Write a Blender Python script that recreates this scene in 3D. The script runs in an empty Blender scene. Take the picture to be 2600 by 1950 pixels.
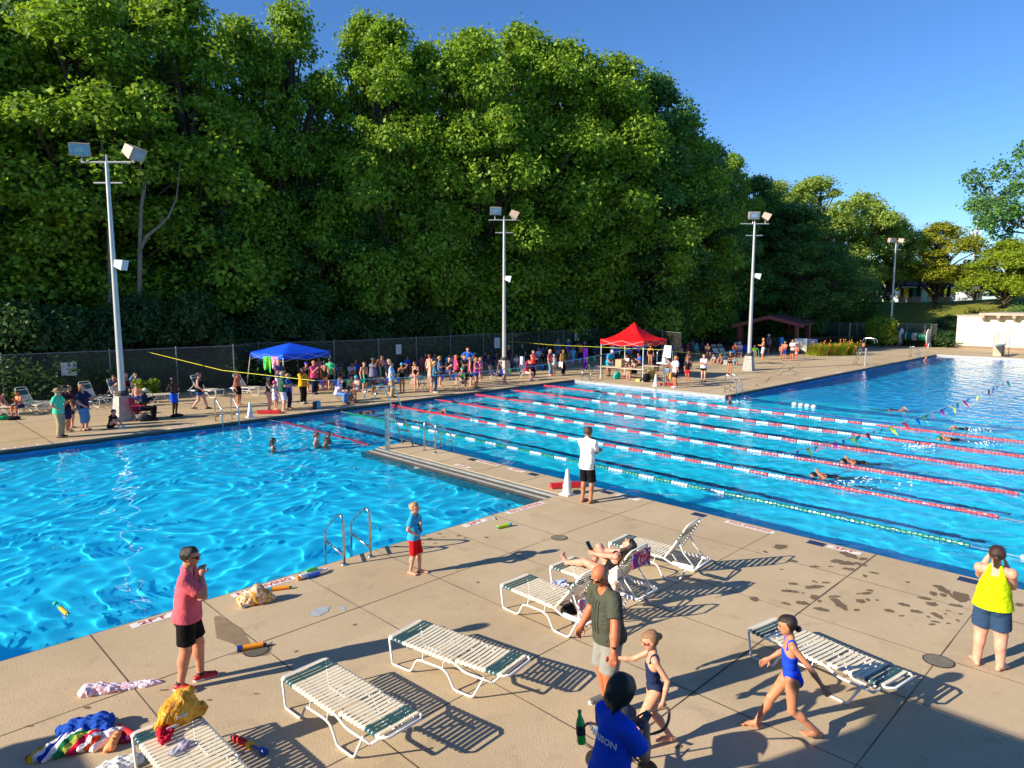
import bpy, bmesh, math, random
import numpy as np
from mathutils import Vector, Matrix
C = bpy.context.scene
COL = C.collection
R = math.radians
PI = math.pi
# ---------------- camera (solved from the pool's edges and the lane lines) ----------------
CF, CP, CRO, CY, CH = 1762.866, 0.120934, 0.00095870, 0.7865536, 4.7952
_F = Vector((math.cos(CP)*math.cos(CY), math.cos(CP)*math.sin(CY), -math.sin(CP)))
_R = Vector((math.sin(CY), -math.cos(CY), 0)); _U = _R.cross(_F)
_R2 = _R*math.cos(CRO)+_U*math.sin(CRO); _U2 = -_R*math.sin(CRO)+_U*math.cos(CRO)
cd = bpy.data.cameras.new('camera'); cam = bpy.data.objects.new('camera', cd); COL.objects.link(cam)
cam.matrix_world = Matrix(((_R2.x, _U2.x, -_F.x, 0), (_R2.y, _U2.y, -_F.y, 0), (_R2.z, _U2.z, -_F.z, CH), (0, 0, 0, 1)))
cd.sensor_width = 36; cd.lens = CF/2600*36; cd.clip_start = .1; cd.clip_end = 3000
C.camera = cam
# ---------------- sky and sun ----------------
SUN_AZ, SUN_EL = R(159.5), R(24.5)          # direction towards the sun, azimuth from +X
w = bpy.data.worlds.new('World'); C.world = w; w.use_nodes = True
nt = w.node_tree; bg = nt.nodes['Background']
sky = nt.nodes.new('ShaderNodeTexSky'); sky.sky_type = 'NISHITA'; sky.sun_disc = False
sky.sun_elevation = SUN_EL; sky.sun_rotation = PI/2-SUN_AZ
sky.air_density = 1.0; sky.dust_density = .05; sky.ozone_density = 2.2
hs_ = nt.nodes.new('ShaderNodeHueSaturation'); hs_.inputs['Saturation'].default_value = 1.1; nt.links.new(sky.outputs[0], hs_.inputs['Color'])
mx_ = nt.nodes.new('ShaderNodeMix'); mx_.data_type = 'RGBA'; mx_.blend_type = 'MULTIPLY'; mx_.inputs[0].default_value = 1; mx_.inputs[7].default_value = (.58, .83, 1.18, 1)
nt.links.new(hs_.outputs[0], mx_.inputs[6]); nt.links.new(mx_.outputs[2], bg.inputs[0]); bg.inputs[1].default_value = .085
sl = bpy.data.lights.new('sun', 'SUN'); sun = bpy.data.objects.new('sun', sl); COL.objects.link(sun)
sl.energy = 5.0; sl.angle = R(.5); sl.color = (1, .89, .72)
sdir = Vector((math.cos(SUN_AZ)*math.cos(SUN_EL), math.sin(SUN_AZ)*math.cos(SUN_EL), math.sin(SUN_EL)))
sun.rotation_euler = sdir.to_track_quat('Z', 'Y').to_euler()
C.view_settings.view_transform = 'Standard'; C.view_settings.look = 'None'
C.view_settings.exposure = .85; C.view_settings.gamma = 1
# ---------------- pixel -> place (the photograph's crops) ----------------
CR = dict(a=(0,800,.31646),b=(550,820,.22604),c=(950,820,.22604),d=(1400,780,.22604),e=(1850,640,.33906),i=(1650,800,.18083),
  j=(1150,850,.15823),k=(650,850,.13562),l=(950,880,.13562),m=(0,850,.18083),n=(0,1350,.36157),o=(600,1250,.27125),
  p=(1200,1280,.31646),q=(1400,1550,.27125),r=(1800,1250,.36166),s=(850,950,.36166),t=(1800,950,.36166),
  u=(2050,350,.25919),v=(0,300,.24108),w=(0,0,.5877),x=(1200,0,.5877),D=(0,0,1.17541))
def ray(c, x, y):
    ox, oy, s = CR[c]
    return _F*CF+_R2*(ox+s*x-1300)-_U2*(oy+s*y-975)
def G(c, x, y, z=0.0):                     # where the photo's point stands on the level z
    d = ray(c, x, y); t = (z-CH)/d.z
    return Vector((d.x*t, d.y*t, z))
def AT(c, x, y, X=None, Y=None, dist=None): # where the sight line meets a vertical plane / a ground distance
    d = ray(c, x, y)
    t = X/d.x if X is not None else (Y/d.y if Y is not None else dist/math.hypot(d.x, d.y))
    return Vector((d.x*t, d.y*t, CH+d.z*t))
# ---------------- naming helpers ----------------
def link(o, parent=None):
    COL.objects.link(o)
    if parent is not None: o.parent = parent
    return o
def tag(o, label=None, cat=None, group=None, kind=None):
    if label: o['label'] = label
    if cat: o['category'] = cat
    if group: o['group'] = group
    if kind: o['kind'] = kind
    return o
def empty(name, loc=(0,0,0), rz=0.0):
    o = bpy.data.objects.new(name, None); o.location = loc; o.rotation_euler = (0,0,rz); o.empty_display_size = .2
    return link(o)
def copy_tree(o, parent=None):
    c = link(o.copy(), parent)
    for ch in [k for k in CHILD.get(o.name, [])]:
        k = copy_tree(ch, c); CHILD.setdefault(c.name, []).append(k)
    return c
CHILD = {}
def meshobj(name, verts, faces, mat, parent=None, smooth=False, sharp=None):
    me = bpy.data.meshes.new(name); me.from_pydata([tuple(v) for v in verts], [], [tuple(f) for f in faces])
    mats = mat if isinstance(mat, (list, tuple)) else [mat]
    for m in mats: me.materials.append(m)
    if smooth: me.shade_smooth() if sharp is None else (me.shade_smooth(), me.set_sharp_from_angle(angle=R(sharp)))
    o = link(bpy.data.objects.new(name, me), parent)
    if parent is not None: CHILD.setdefault(parent.name, []).append(o)
    return o
def npmesh(name, V, Q, mat, parent=None, smooth=True):   # numpy verts / quads (or tris) -> object
    me = bpy.data.meshes.new(name); n = len(V); k = Q.shape[1]; m = len(Q)
    me.vertices.add(n); me.vertices.foreach_set('co', np.ascontiguousarray(V, dtype=np.float32).ravel())
    me.loops.add(m*k); me.loops.foreach_set('vertex_index', np.ascontiguousarray(Q, dtype=np.int32).ravel())
    me.polygons.add(m); me.polygons.foreach_set('loop_start', np.arange(0, m*k, k, dtype=np.int32))
    try: me.polygons.foreach_set('loop_total', np.full(m, k, dtype=np.int32))
    except Exception: pass
    if mat is not None: me.materials.append(mat)
    me.update(calc_edges=True)
    if smooth: me.shade_smooth()
    o = link(bpy.data.objects.new(name, me), parent)
    if parent is not None: CHILD.setdefault(parent.name, []).append(o)
    return o
class MB:                                  # collects simple shapes into ONE mesh
    def __init__(s): s.v = []; s.f = []; s.mi = []; s.m = 0
    def add(s, vs, fs):
        b = len(s.v); s.v += [Vector(v) for v in vs]; s.f += [tuple(i+b for i in f) for f in fs]; s.mi += [s.m]*len(fs); return s
    def box(s, x0, x1, y0, y1, z0, z1, M=None):
        vs = [Vector(p) for p in ((x0,y0,z0),(x1,y0,z0),(x1,y1,z0),(x0,y1,z0),(x0,y0,z1),(x1,y0,z1),(x1,y1,z1),(x0,y1,z1))]
        if M is not None: vs = [M @ v for v in vs]
        return s.add(vs, ((0,3,2,1),(4,5,6,7),(0,1,5,4),(1,2,6,5),(2,3,7,6),(3,0,4,7)))
    def bar(s, a, b, w, h=None, up=(0,0,1)):   # rectangular bar from a to b
        a = Vector(a); b = Vector(b); d = (b-a); L = d.length; d.normalize(); up = Vector(up)
        if abs(d.dot(up)) > .98: up = Vector((1,0,0))
        x = d.cross(up).normalized(); z = x.cross(d); h = w if h is None else h
        M = Matrix((( x.x,d.x,z.x,a.x),(x.y,d.y,z.y,a.y),(x.z,d.z,z.z,a.z),(0,0,0,1)))
        return s.box(-w/2, w/2, 0, L, -h/2, h/2, M)
    def tube(s, pts, r, n=8, closed=False, cap=True):
        P = [Vector(q) for q in pts]; m = len(P); rr = r if isinstance(r, (list, tuple)) else [r]*m
        vs = []; fs = []; up = None
        for i in range(m):
            if closed: t = P[(i+1) % m]-P[i-1]
            else: t = P[min(i+1, m-1)]-P[max(i-1, 0)]
            t.normalize()
            if up is None:
                up = Vector((0,0,1)) if abs(t.z) < .9 else Vector((1,0,0))
            x = t.cross(up); 
            if x.length < 1e-4: x = t.cross(Vector((0,1,0)))
            x.normalize(); y = x.cross(t).normalized(); up = y
            for k in range(n):
                a = 2*PI*k/n; vs.append(P[i]+x*math.cos(a)*rr[i]+y*math.sin(a)*rr[i])
        e = m if closed else m-1
        for i in range(e):
            j = (i+1) % m
            for k in range(n): fs.append((i*n+k, i*n+(k+1) % n, j*n+(k+1) % n, j*n+k))
        if cap and not closed: fs.append(tuple(range(n))[::-1]); fs.append(tuple((m-1)*n+k for k in range(n)))
        return s.add(vs, fs)
    def lathe(s, prof, c=(0,0,0), n=16):   # (radius, z) profile
        vs = []; fs = []; c = Vector(c)
        for r_, z in prof:
            for k in range(n): a = 2*PI*k/n; vs.append(c+Vector((r_*math.cos(a), r_*math.sin(a), z)))
        for i in range(len(prof)-1):
            for k in range(n): fs.append((i*n+k, i*n+(k+1) % n, (i+1)*n+(k+1) % n, (i+1)*n+k))
        fs.append(tuple(range(n))[::-1]); fs.append(tuple((len(prof)-1)*n+k for k in range(n)))
        return s.add(vs, fs)
    def ell(s, c, r, M=None, n=10, m=6):
        vs = []; fs = []; c = Vector(c)
        for i in range(m+1):
            th = PI*i/m
            for k in range(n):
                a = 2*PI*k/n; v = Vector((r[0]*math.sin(th)*math.cos(a), r[1]*math.sin(th)*math.sin(a), r[2]*math.cos(th)))
                if M is not None: v = M @ v
                vs.append(c+v)
        for i in range(m):
            for k in range(n): fs.append((i*n+k, (i+1)*n+k, (i+1)*n+(k+1) % n, i*n+(k+1) % n))
        return s.add(vs, fs)
    def build(s, name, mat, parent=None, smooth=False, sharp=None):
        o = meshobj(name, s.v, s.f, mat, parent, smooth, sharp)
        if any(s.mi): o.data.polygons.foreach_set('material_index', s.mi)
        return o
def rnd_path(pts, r=.08, k=4):             # a polyline with rounded corners
    P = [Vector(q) for q in pts]; out = [P[0]]
    for i in range(1, len(P)-1):
        a = (P[i-1]-P[i]); b = (P[i+1]-P[i]); l = min(r, a.length*.45, b.length*.45); a.normalize(); b.normalize()
        s_, e_ = P[i]+a*l, P[i]+b*l
        for t in range(k+1):
            u = t/k; out.append(s_*(1-u)**2+P[i]*2*u*(1-u)+e_*u*u)
    out.append(P[-1]); return out
# ---------------- materials ----------------
MATS = {}
def hexc(h):
    c = [int(h[i:i+2], 16)/255 for i in (0, 2, 4)]
    return [x/12.92 if x <= .04045 else ((x+.055)/1.055)**2.4 for x in c]
class NT:
    def __init__(s, name):
        s.m = bpy.data.materials.new(name); s.m.use_nodes = True; s.t = s.m.node_tree; s.b = s.t.nodes['Principled BSDF']; s.out = s.t.nodes['Material Output']
    def n(s, ty, **kw):
        q = s.t.nodes.new('ShaderNode'+ty)
        for k, v in kw.items():
            if k.startswith('i'): q.inputs[int(k[1:])].default_value = v
            else: setattr(q, k, v)
        return q
    def l(s, a, b): s.t.links.new(a, b)
    def obj(s): return s.n('TexCoord').outputs['Object']
    def geo(s): return s.n('NewGeometry').outputs['Position']
    def math(s, op, a, b=None, c=None):
        q = s.n('Math', operation=op)
        for i, v in enumerate((a, b, c)):
            if v is None: continue
            if hasattr(v, 'is_output') or hasattr(v, 'links'): s.l(v, q.inputs[i])
            else: q.inputs[i].default_value = v
        return q.outputs[0]
    def noise(s, vec, scale, detail=3, rough=.5, dist=0.0):
        q = s.n('TexNoise'); q.inputs['Scale'].default_value = scale; q.inputs['Detail'].default_value = detail
        q.inputs['Roughness'].default_value = rough; q.inputs['Distortion'].default_value = dist
        if vec is not None: s.l(vec, q.inputs['Vector'])
        return q.outputs['Fac']
    def ramp(s, fac, stops):
        q = s.n('ValToRGB'); e = q.color_ramp.elements
        while len(e) < len(stops): e.new(.5)
        for i, (p_, c_) in enumerate(stops):
            e[i].position = p_; e[i].color = (*(c_ if hasattr(c_, '__len__') else (c_,)*3), 1) if not hasattr(c_, '__len__') or len(c_) == 3 else c_
        s.l(fac, q.inputs[0]); return q.outputs[0]
    def mix(s, fac, a, b, blend='MIX'):
        q = s.n('Mix', data_type='RGBA', blend_type=blend)
        for sock, v in ((q.inputs[0], fac), (q.inputs[6], a), (q.inputs[7], b)):
            if hasattr(v, 'links'): s.l(v, sock)
            elif hasattr(v, '__len__'): sock.default_value = (*v[:3], 1)
            else: sock.default_value = v
        return q.outputs[2]
    def bump(s, h, strength=.3, dist=.01):
        q = s.n('Bump'); q.inputs['Strength'].default_value = strength; q.inputs['Distance'].default_value = dist
        s.l(h, q.inputs['Height']); s.l(q.outputs[0], s.b.inputs['Normal']); return q
    def set(s, rough=None, metal=None, col=None, spec=None):
        if rough is not None: s.b.inputs['Roughness'].default_value = rough
        if metal is not None: s.b.inputs['Metallic'].default_value = metal
        if spec is not None: s.b.inputs['Specular IOR Level'].default_value = spec
        if col is not None:
            if hasattr(col, 'links'): s.l(col, s.b.inputs['Base Color'])
            else: s.b.inputs['Base Color'].default_value = (*col[:3], 1)
        return s
def paint(name, col, rough=.45, metal=0.0, var=.12, sc=9.0, spec=.5, bump=0.0, bsc=60):
    """coloured material whose shade wanders a little (wear, dirt)"""
    if name in MATS: return MATS[name]
    if isinstance(col, str): col = hexc(col)
    N = NT(name); ob = N.obj()
    f = N.noise(ob, sc, 4, .6)
    lo = [c*(1-var) for c in col]; hi = [min(1, c*(1+var)) for c in col]
    N.set(rough, metal, N.ramp(f, [(.3, lo), (.7, hi)]), spec)
    if bump: N.bump(N.noise(ob, bsc, 3), bump, .004)
    MATS[name] = N.m; return N.m
def cloth(hexs, rough=.85):                 # fabric of one colour with folds and weave
    nm = 'cloth_'+hexs
    if nm in MATS: return MATS[nm]
    N = NT(nm); ob = N.obj(); col = hexc(hexs)
    f = N.noise(ob, 7, 3, .6)
    N.set(rough, 0, N.ramp(f, [(.25, [c*.86 for c in col]), (.75, [min(1, c*1.1) for c in col])]), .2)
    N.bump(N.noise(ob, 11, 3, .55, 1.2), .55, .03)
    MATS[nm] = N.m; return N.m
# ---------------- people: one smooth body surface grown from a posed skeleton ----------------
def V3(*a): return np.array(a, dtype=float)
def nrm(v): return v/(np.linalg.norm(v)+1e-9)
def Rz(a): c, s = math.cos(a), math.sin(a); return np.array([[c,-s,0],[s,c,0],[0,0,1.]])
def Ry(a): c, s = math.cos(a), math.sin(a); return np.array([[c,0,s],[0,1,0],[-s,0,c]])
def Rx(a): c, s = math.cos(a), math.sin(a); return np.array([[1,0,0],[0,c,-s],[0,s,c]])
def cone(a, b, ra, rb): return ('c', np.array(a, float), np.array(b, float), ra, rb)
def elli(c, r, M=None): return ('e', np.array(c, float), np.array(r, float), np.eye(3) if M is None else M)
def tubee(M, c, z0, z1, r0, r1): return ('t', np.array(c, float), M, z0, z1, np.array(r0, float), np.array(r1, float))
def bounds(pr):
    if pr[0] == 't':
        c, M, z0, z1, r0, r1 = pr[1:]; r = max(r0.max(), r1.max()); a, b = c+M[:, 2]*z0, c+M[:, 2]*z1
        return np.minimum(a, b)-r, np.maximum(a, b)+r
    if pr[0] == 'c':
        r = max(pr[3], pr[4]); return np.minimum(pr[1], pr[2])-r, np.maximum(pr[1], pr[2])+r
    e = np.abs(pr[3]) @ pr[2]; return pr[1]-e, pr[1]+e
def dist(pr, P):
    if pr[0] == 't':
        c, M, z0, z1, r0, r1 = pr[1:]; q = (P-c) @ M; t = np.clip((q[..., 2]-z0)/(z1-z0), 0, 1)[..., None]; r = r0*(1-t)+r1*t
        d = (np.sqrt((q[..., 0]/r[..., 0])**2+(q[..., 1]/r[..., 1])**2)-1)*r.min(-1)
        return np.maximum(d, np.maximum(z0-q[..., 2], q[..., 2]-z1))
    if pr[0] == 'c':
        a, b = pr[1], pr[2]; ba = b-a; pa = P-a; h = np.clip((pa @ ba)/(ba @ ba+1e-12), 0, 1)
        return np.sqrt((((pa-h[..., None]*ba))**2).sum(-1))-(pr[3]+(pr[4]-pr[3])*h)
    q = (P-pr[1]) @ pr[3]; k0 = np.sqrt(((q/pr[2])**2).sum(-1)); k1 = np.sqrt(((q/pr[2]**2)**2).sum(-1))
    return k0*(k0-1)/(k1+1e-9)
def surface(prims, vox, off=0.0, k=.02, cuts=(), sub=(), wob=0.0, subpad=0.0):
    """smooth union of prims, grown by off, cut by half spaces and by other prims -> quad mesh (surface nets)"""
    lo = np.min([bounds(p)[0] for p in prims], 0)-off-2.5*vox; hi = np.max([bounds(p)[1] for p in prims], 0)+off+2.5*vox
    n = np.ceil((hi-lo)/vox).astype(int)+1
    ax = [lo[i]+vox*np.arange(n[i]) for i in range(3)]
    F = np.full(n, 1.0); pad = off+k+2.5*vox
    def sl(p, pd):
        a, b = bounds(p); i0 = np.clip(((a-pd-lo)/vox).astype(int), 0, n-1); i1 = np.clip(((b+pd-lo)/vox).astype(int)+2, 1, n)
        g = np.stack(np.meshgrid(*[ax[j][i0[j]:i1[j]] for j in range(3)], indexing='ij'), -1)
        return tuple(slice(i0[j], i1[j]) for j in range(3)), g
    for p in prims:
        s, g = sl(p, pad)
        if 0 in g.shape: continue
        d = dist(p, g); f = F[s]; kk = k
        h = np.clip(.5+.5*(d-f)/kk, 0, 1); m = d*(1-h)+f*h-kk*h*(1-h)
        F[s] = np.where(f > .9, d, m)
    F -= off
    if wob:
        X, Y, Z = np.meshgrid(*ax, indexing='ij')
        F += wob*(np.sin(31*Z+9*X+2*np.sin(17*Y))*np.sin(23*Y+11*X+1.3)+.6*np.sin(47*X+19*Z+3*np.sin(13*Z)))
    if cuts:
        g = np.stack(np.meshgrid(*ax, indexing='ij'), -1)
        for c in cuts:
            if callable(c): F = np.maximum(F, c(g))
            else: F = np.maximum(F, (g-np.array(c[0])) @ nrm(np.array(c[1], float)))
    for p in sub:
        s, g = sl(p, subpad+2*vox)
        if 0 in g.shape: continue
        F[s] = np.maximum(F[s], -(dist(p, g)-subpad))
    F[0] = F[-1] = 1; F[:, 0] = F[:, -1] = 1; F[:, :, 0] = F[:, :, -1] = 1
    ins = F < 0
    c = [ins[i:n[0]-1+i, j:n[1]-1+j, l:n[2]-1+l] for i in (0,1) for j in (0,1) for l in (0,1)]
    cnt = sum(x.astype(np.int8) for x in c); act = (cnt > 0) & (cnt < 8)
    if not act.any(): return None
    idx = np.full(act.shape, -1, np.int64); idx[act] = np.arange(act.sum()); cell = np.argwhere(act)
    acc = np.zeros((len(cell), 3)); w_ = np.zeros(len(cell))
    cr = [(0,0,0),(0,0,1),(0,1,0),(0,1,1),(1,0,0),(1,0,1),(1,1,0),(1,1,1)]
    val = {q: F[cell[:,0]+q[0], cell[:,1]+q[1], cell[:,2]+q[2]] for q in cr}
    for a in cr:
        for d_ in range(3):
            if a[d_]: continue
            b = list(a); b[d_] = 1; b = tuple(b); fa, fb = val[a], val[b]; x = (fa < 0) != (fb < 0)
            t = np.where(x, fa/(fa-fb+1e-12), 0); p = np.tile(np.array(a, float), (len(cell), 1)); p[:, d_] += t
            acc += p*x[:, None]; w_ += x
    V = lo+vox*(cell+acc/w_[:, None]); Q = []
    for d_ in range(3):
        u, v = (d_+1) % 3, (d_+2) % 3
        s0 = [slice(1, n[q]-1) for q in range(3)]; s0[d_] = slice(0, n[d_]-1); s1 = list(s0); s1[d_] = slice(1, n[d_])
        A, B = ins[tuple(s0)], ins[tuple(s1)]; e = np.argwhere(A != B); base = np.array([1,1,1]); base[d_] = 0; e0 = e+base
        fl = A[A != B]
        def cid(du, dv):
            q = e0.copy(); q[:, u] -= du; q[:, v] -= dv; return idx[q[:,0], q[:,1], q[:,2]]
        q = np.stack([cid(1,1), cid(0,1), cid(0,0), cid(1,0)], 1)
        q[~fl] = q[~fl][:, ::-1]; Q.append(q)
    return V, np.concatenate(Q)
def ik(a, t, l1, l2, pole):
    d = t-a; L = min(np.linalg.norm(d), (l1+l2)*.9985); L = max(L, abs(l1-l2)+.01); d = nrm(d)
    x = (l1*l1-l2*l2+L*L)/(2*L); h = math.sqrt(max(l1*l1-x*x, 0)); p = np.array(pole, float); p = nrm(p-d*(p @ d))
    return a+d*x+p*h, a+d*L
POSES = {  # all lengths in body heights; x forward, y left, z up. L/R wrist, FL/FR ankle, pel pelvis, lean degrees
 'stand': dict(),
 'contra': dict(FL=(.04,.07,.04), FR=(-.03,-.06,.04)),
 'hips': dict(L=(.05,.115,.60), R=(.05,-.115,.60), eL=(-.2,1,0), eR=(-.2,-1,0)),
 'fold': dict(L=(.12,-.055,.685), R=(.125,.055,.665), eL=(.1,1,-.8), eR=(.1,-1,-.8), hL=(0,-1,.1), hR=(0,1,.1)),
 'hold': dict(L=(.17,.05,.66), R=(.17,-.05,.66), eL=(-.4,.6,-1), eR=(-.4,-.6,-1)),
 'phone': dict(L=(.15,.03,.66), R=(.14,-.02,.76), eL=(-.3,.6,-1), eR=(-.3,-.6,-1), head=(-10, 0)),
 'walk': dict(FL=(.17,.045,.04), FR=(-.17,-.045,.065), L=(-.08,.15,.51), R=(.12,-.15,.53), pel=(0,0,.50)),
 'chin': dict(L=(.10,-.05,.68), R=(.105,-.03,.80), eL=(.1,1,-.8), eR=(.2,-.6,-1), hL=(0,-1,.1), hR=(0,.7,.8), curl=.9),
 'photo': dict(L=(.16,.05,.90), R=(.16,-.05,.90), eL=(.2,.7,-1), eR=(.2,-.7,-1), hL=(.3,-.3,1), hR=(.3,.3,1)),
 'reach': dict(L=(.05,.13,.50), R=(.26,-.12,.70), eR=(0,-.3,-1)),
 'point': dict(R=(.10,-.10,.56), L=(.20,.22,.72), eL=(0,.2,-1)),
 'armup': dict(L=(.02,.14,.5), R=(-.01,-.06,.96), eR=(0,-1,.3)),
 'sit': dict(pel=(0,0,.29), FL=(.24,.07,.04), FR=(.25,-.07,.04), L=(.16,.08,.36), R=(.16,-.08,.36), lean=6),
 'sithold': dict(pel=(0,0,.29), FL=(.22,.07,.04), FR=(.25,-.07,.04), L=(.18,.03,.48), R=(.18,-.03,.48), lean=10, head=(-18,0)),
 'sitchin': dict(pel=(0,0,.29), FL=(.25,.03,.04), FR=(.22,-.04,.04), L=(.17,-.02,.38), R=(.17,-.02,.60), lean=14, hR=(0,.2,1)),
 'ground': dict(pel=(0,0,.06), FL=(.30,.06,.04), FR=(.28,-.06,.04), L=(.22,.05,.27), R=(.22,-.05,.25), lean=14),
 'ledge': dict(pel=(0,0,.27), FL=(.26,.05,.06), FR=(.14,-.05,.04), L=(.12,.10,.33), R=(.13,-.1,.33), lean=20, head=(-25,0)),
 'bend': dict(lean=62, pel=(-.03,0,.50), L=(.30,.06,.42), R=(.30,-.06,.42), FL=(.03,.08,.04), FR=(-.02,-.08,.04)),
 'lean': dict(lean=24, L=(.16,.06,.50), R=(.16,-.06,.52), head=(-20,0)),
}
FINE = {}
def skinmat(h):
    nm = 'skin_'+h
    if nm in MATS: return MATS[nm]
    N = NT(nm); c = hexc(h); f = N.noise(N.obj(), 6, 3, .6)
    N.set(.5, 0, N.ramp(f, [(.3, [c[0]*.88, c[1]*.78, c[2]*.76]), (.7, [c[0]*.97, c[1]*.98, c[2]])]), .35)
    N.b.inputs['Subsurface Weight'].default_value = .12; N.b.inputs['Subsurface Scale'].default_value = .02
    N.b.inputs['Subsurface Radius'].default_value = (1, .35, .2)
    MATS[nm] = N.m; return N.m
def hairmat(h):
    nm = 'hair_'+h
    if nm in MATS: return MATS[nm]
    N = NT(nm); c = hexc(h); ob = N.obj(); mp = N.n('Mapping'); mp.inputs['Scale'].default_value = (90, 90, 7); N.l(ob, mp.inputs[0])
    f = N.noise(mp.outputs[0], 1, 4, .7)
    N.set(.45, 0, N.ramp(f, [(.3, [x*.5 for x in c]), (.7, [min(1, x*1.5) for x in c])]), .5); N.bump(f, .8, .012)
    MATS[nm] = N.m; return N.m
PRINT = {}
def person(loc, yaw, H, label, pose='stand', fat=.3, fem=False, skin='d9a184', hair=('short', '4a3324'), top=None, bot=None, suit=None,
           shoes=None, glasses=None, hat=None, vox=.02, fine=False, child=None, group=None, tw=0, cat='person', over=None, mats=None, lift=0, extra=None):
    """loc = ground point; yaw = facing azimuth; garments are (kind, colour)"""
    P = dict(L=(.015,.135,.50), R=(.015,-.135,.50), eL=(-1,.4,0), eR=(-1,-.4,0), FL=(0,.052,.04), FR=(0,-.052,.04), pel=(0,0,.525), lean=0, head=(0,0),
             kL=(1,.1,.2), kR=(1,-.1,.2), tL=8, tR=-8, hL=None, hR=None, twist=0, curl=.5, side=0, nL=None, nR=None, tilt=0)
    P.update(POSES[pose] if isinstance(pose, str) else pose)
    if over: P.update(over)
    if child is None: child = max(0, min(1, (1.62-H)/.5))
    root = empty('person', loc, yaw); tag(root, label, cat, group)
    hs = (.0665+.016*child)*H; w = 1+fat*.22; bw = (.098-.008*fem-.008*child)*H*(1+fat*.1)
    M = Rz(R(P['twist'])) @ Rx(R(P['side'])) @ Ry(R(P['lean'])); MP = Rz(R(P['twist']*.3)) @ Ry(R(P['lean']*.6))
    pel = np.array(P['pel'])*H; tl = (.285-.02*child)*H
    def T(x, y, z): return pel+M @ (V3(x, y, z)*H)
    pr = {}
    hw = (1.0+.08*fem+fat*.18)
    pr['torso'] = [elli(pel+MP @ (V3(-.006,0,.015)*H), V3(.062+.02*fat,.083*hw,.062)*H, MP), elli(T(.004,0,.10), V3(.053+.04*fat, .074+.03*fat-.008*fem, .08)*H, M),
                   elli(T(.0,0,.185), V3(.058+.016*fat,.082+.014*fat-.006*fem,.085)*H, M), elli(T(-.008,0,.245), V3(.045,.088-.008*fem-.01*child,.045)*H, M)]
    for s in (1, -1):
        pr['torso'].append(elli(pel+MP @ (V3(-.035,s*.04,-.02)*H), V3(.045,.044,.05)*H*(1+.15*fat), MP))
        if fem and not child: pr['torso'].append(elli(T(.05+.012*fat,s*.042,.18), V3(.032,.036,.034)*H*(1+.25*fat), M))
    sh = {1: T(-.005, bw/H, (tl/H)-.012), -1: T(-.005, -bw/H, (tl/H)-.012)}
    pr['torso'].append(cone(sh[1]*.85+sh[-1]*.15, sh[1]*.15+sh[-1]*.85, .03*H*w, .03*H*w))
    for s in (1, -1): pr['torso'].append(cone(T(-.012,0,tl/H+.03), sh[s]*.8+sh[-s]*.2, .024*H, .024*H))
    nb = T(-.008, 0, tl/H+.0); hc = T(.012+.0004*P['lean'], 0, tl/H+.115+.012*child*.5)
    Mh = M @ Rz(R(P['head'][1])) @ Ry(R(-P['head'][0])) @ Rx(R(P['tilt']))
    Mh = Ry(R(-.55*P['lean'])) @ Mh if P['lean'] > 30 else Mh
    pr['neck'] = [cone(nb, hc+Mh @ V3(-.25,0,-.35)*hs, (.031+.006*fat-.004*fem)*H, (.027+.004*fat-.004*fem)*H)]
    def h_(x, y, z): return hc+Mh @ (V3(x, y, z)*hs)
    pr['head'] = [elli(h_(-.12,0,.22), V3(.9,.76,.78)*hs, Mh), elli(h_(.10,0,-.22), V3(.66,.61,.76)*hs, Mh), cone(h_(.70,0,.10), h_(.86,0,-.16), .07*hs, .12*hs),
                  elli(h_(.42,0,-.72), V3(.26,.3,.2)*hs, Mh)]
    for s in (1, -1): pr['head'].append(elli(h_(-.06, s*.72, -.06), V3(.15,.08,.24)*hs, Mh)); pr['head'].append(elli(h_(.52, s*.3, -.02), V3(.12,.14,.08)*hs, Mh))
    J = {}
    for s, nmx in ((1, 'L'), (-1, 'R')):
        S = sh[s]; el, wr = ik(S, np.array(P[nmx])*H, .165*H, .145*H, P['e'+nmx]); lw = 1+.3*fat-.08*fem-.12*child; J['S'+nmx], J['E'+nmx], J['W'+nmx] = S, el, wr
        pr['ua'+nmx] = [elli(S*.97+el*.03, V3(.031,.031,.031)*H*lw), cone(S, el, .0285*H*lw, .0235*H*lw)]
        pr['la'+nmx] = [cone(el, el*.6+wr*.4, .0245*H*lw, .0255*H*lw), cone(el*.6+wr*.4, wr, .0255*H*lw, .0155*H*lw)]
        d = nrm(np.array(P['h'+nmx], float)) if P['h'+nmx] is not None else nrm(wr-el)
        n_ = np.array(P['n'+nmx], float) if P['n'+nmx] is not None else V3(.15, -s, 0); n_ = nrm(n_-d*(n_ @ d)); sd = np.cross(d, n_)
        if s < 0: sd = -sd
        if sd[0] < 0 and P['n'+nmx] is None: pass
        hl = .1*H; pc = wr+d*hl*.27; Mm = np.stack([d, sd, n_], 1); J['H'+nmx] = pc; fr = max(.0052*H, .0062)
        hand = [elli(pc, V3(.30,.24,.12)*hl*.95, Mm), cone(wr, pc, .0145*H, .013*H)]
        for i, (o, ln) in enumerate(((.19,.44),(.065,.5),(-.065,.46),(-.18,.36))):
            a = wr+d*hl*.5+sd*o*hl; cu = P['curl']; d1 = nrm(d+n_*cu*.7+sd*o*.35); d2 = nrm(d+n_*cu*2.0); b = a+d1*ln*.5*hl
            hand += [cone(a-d*.12*hl, b, fr*1.1, fr), cone(b, b+d2*ln*.5*hl, fr, fr*.82)]
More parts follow.
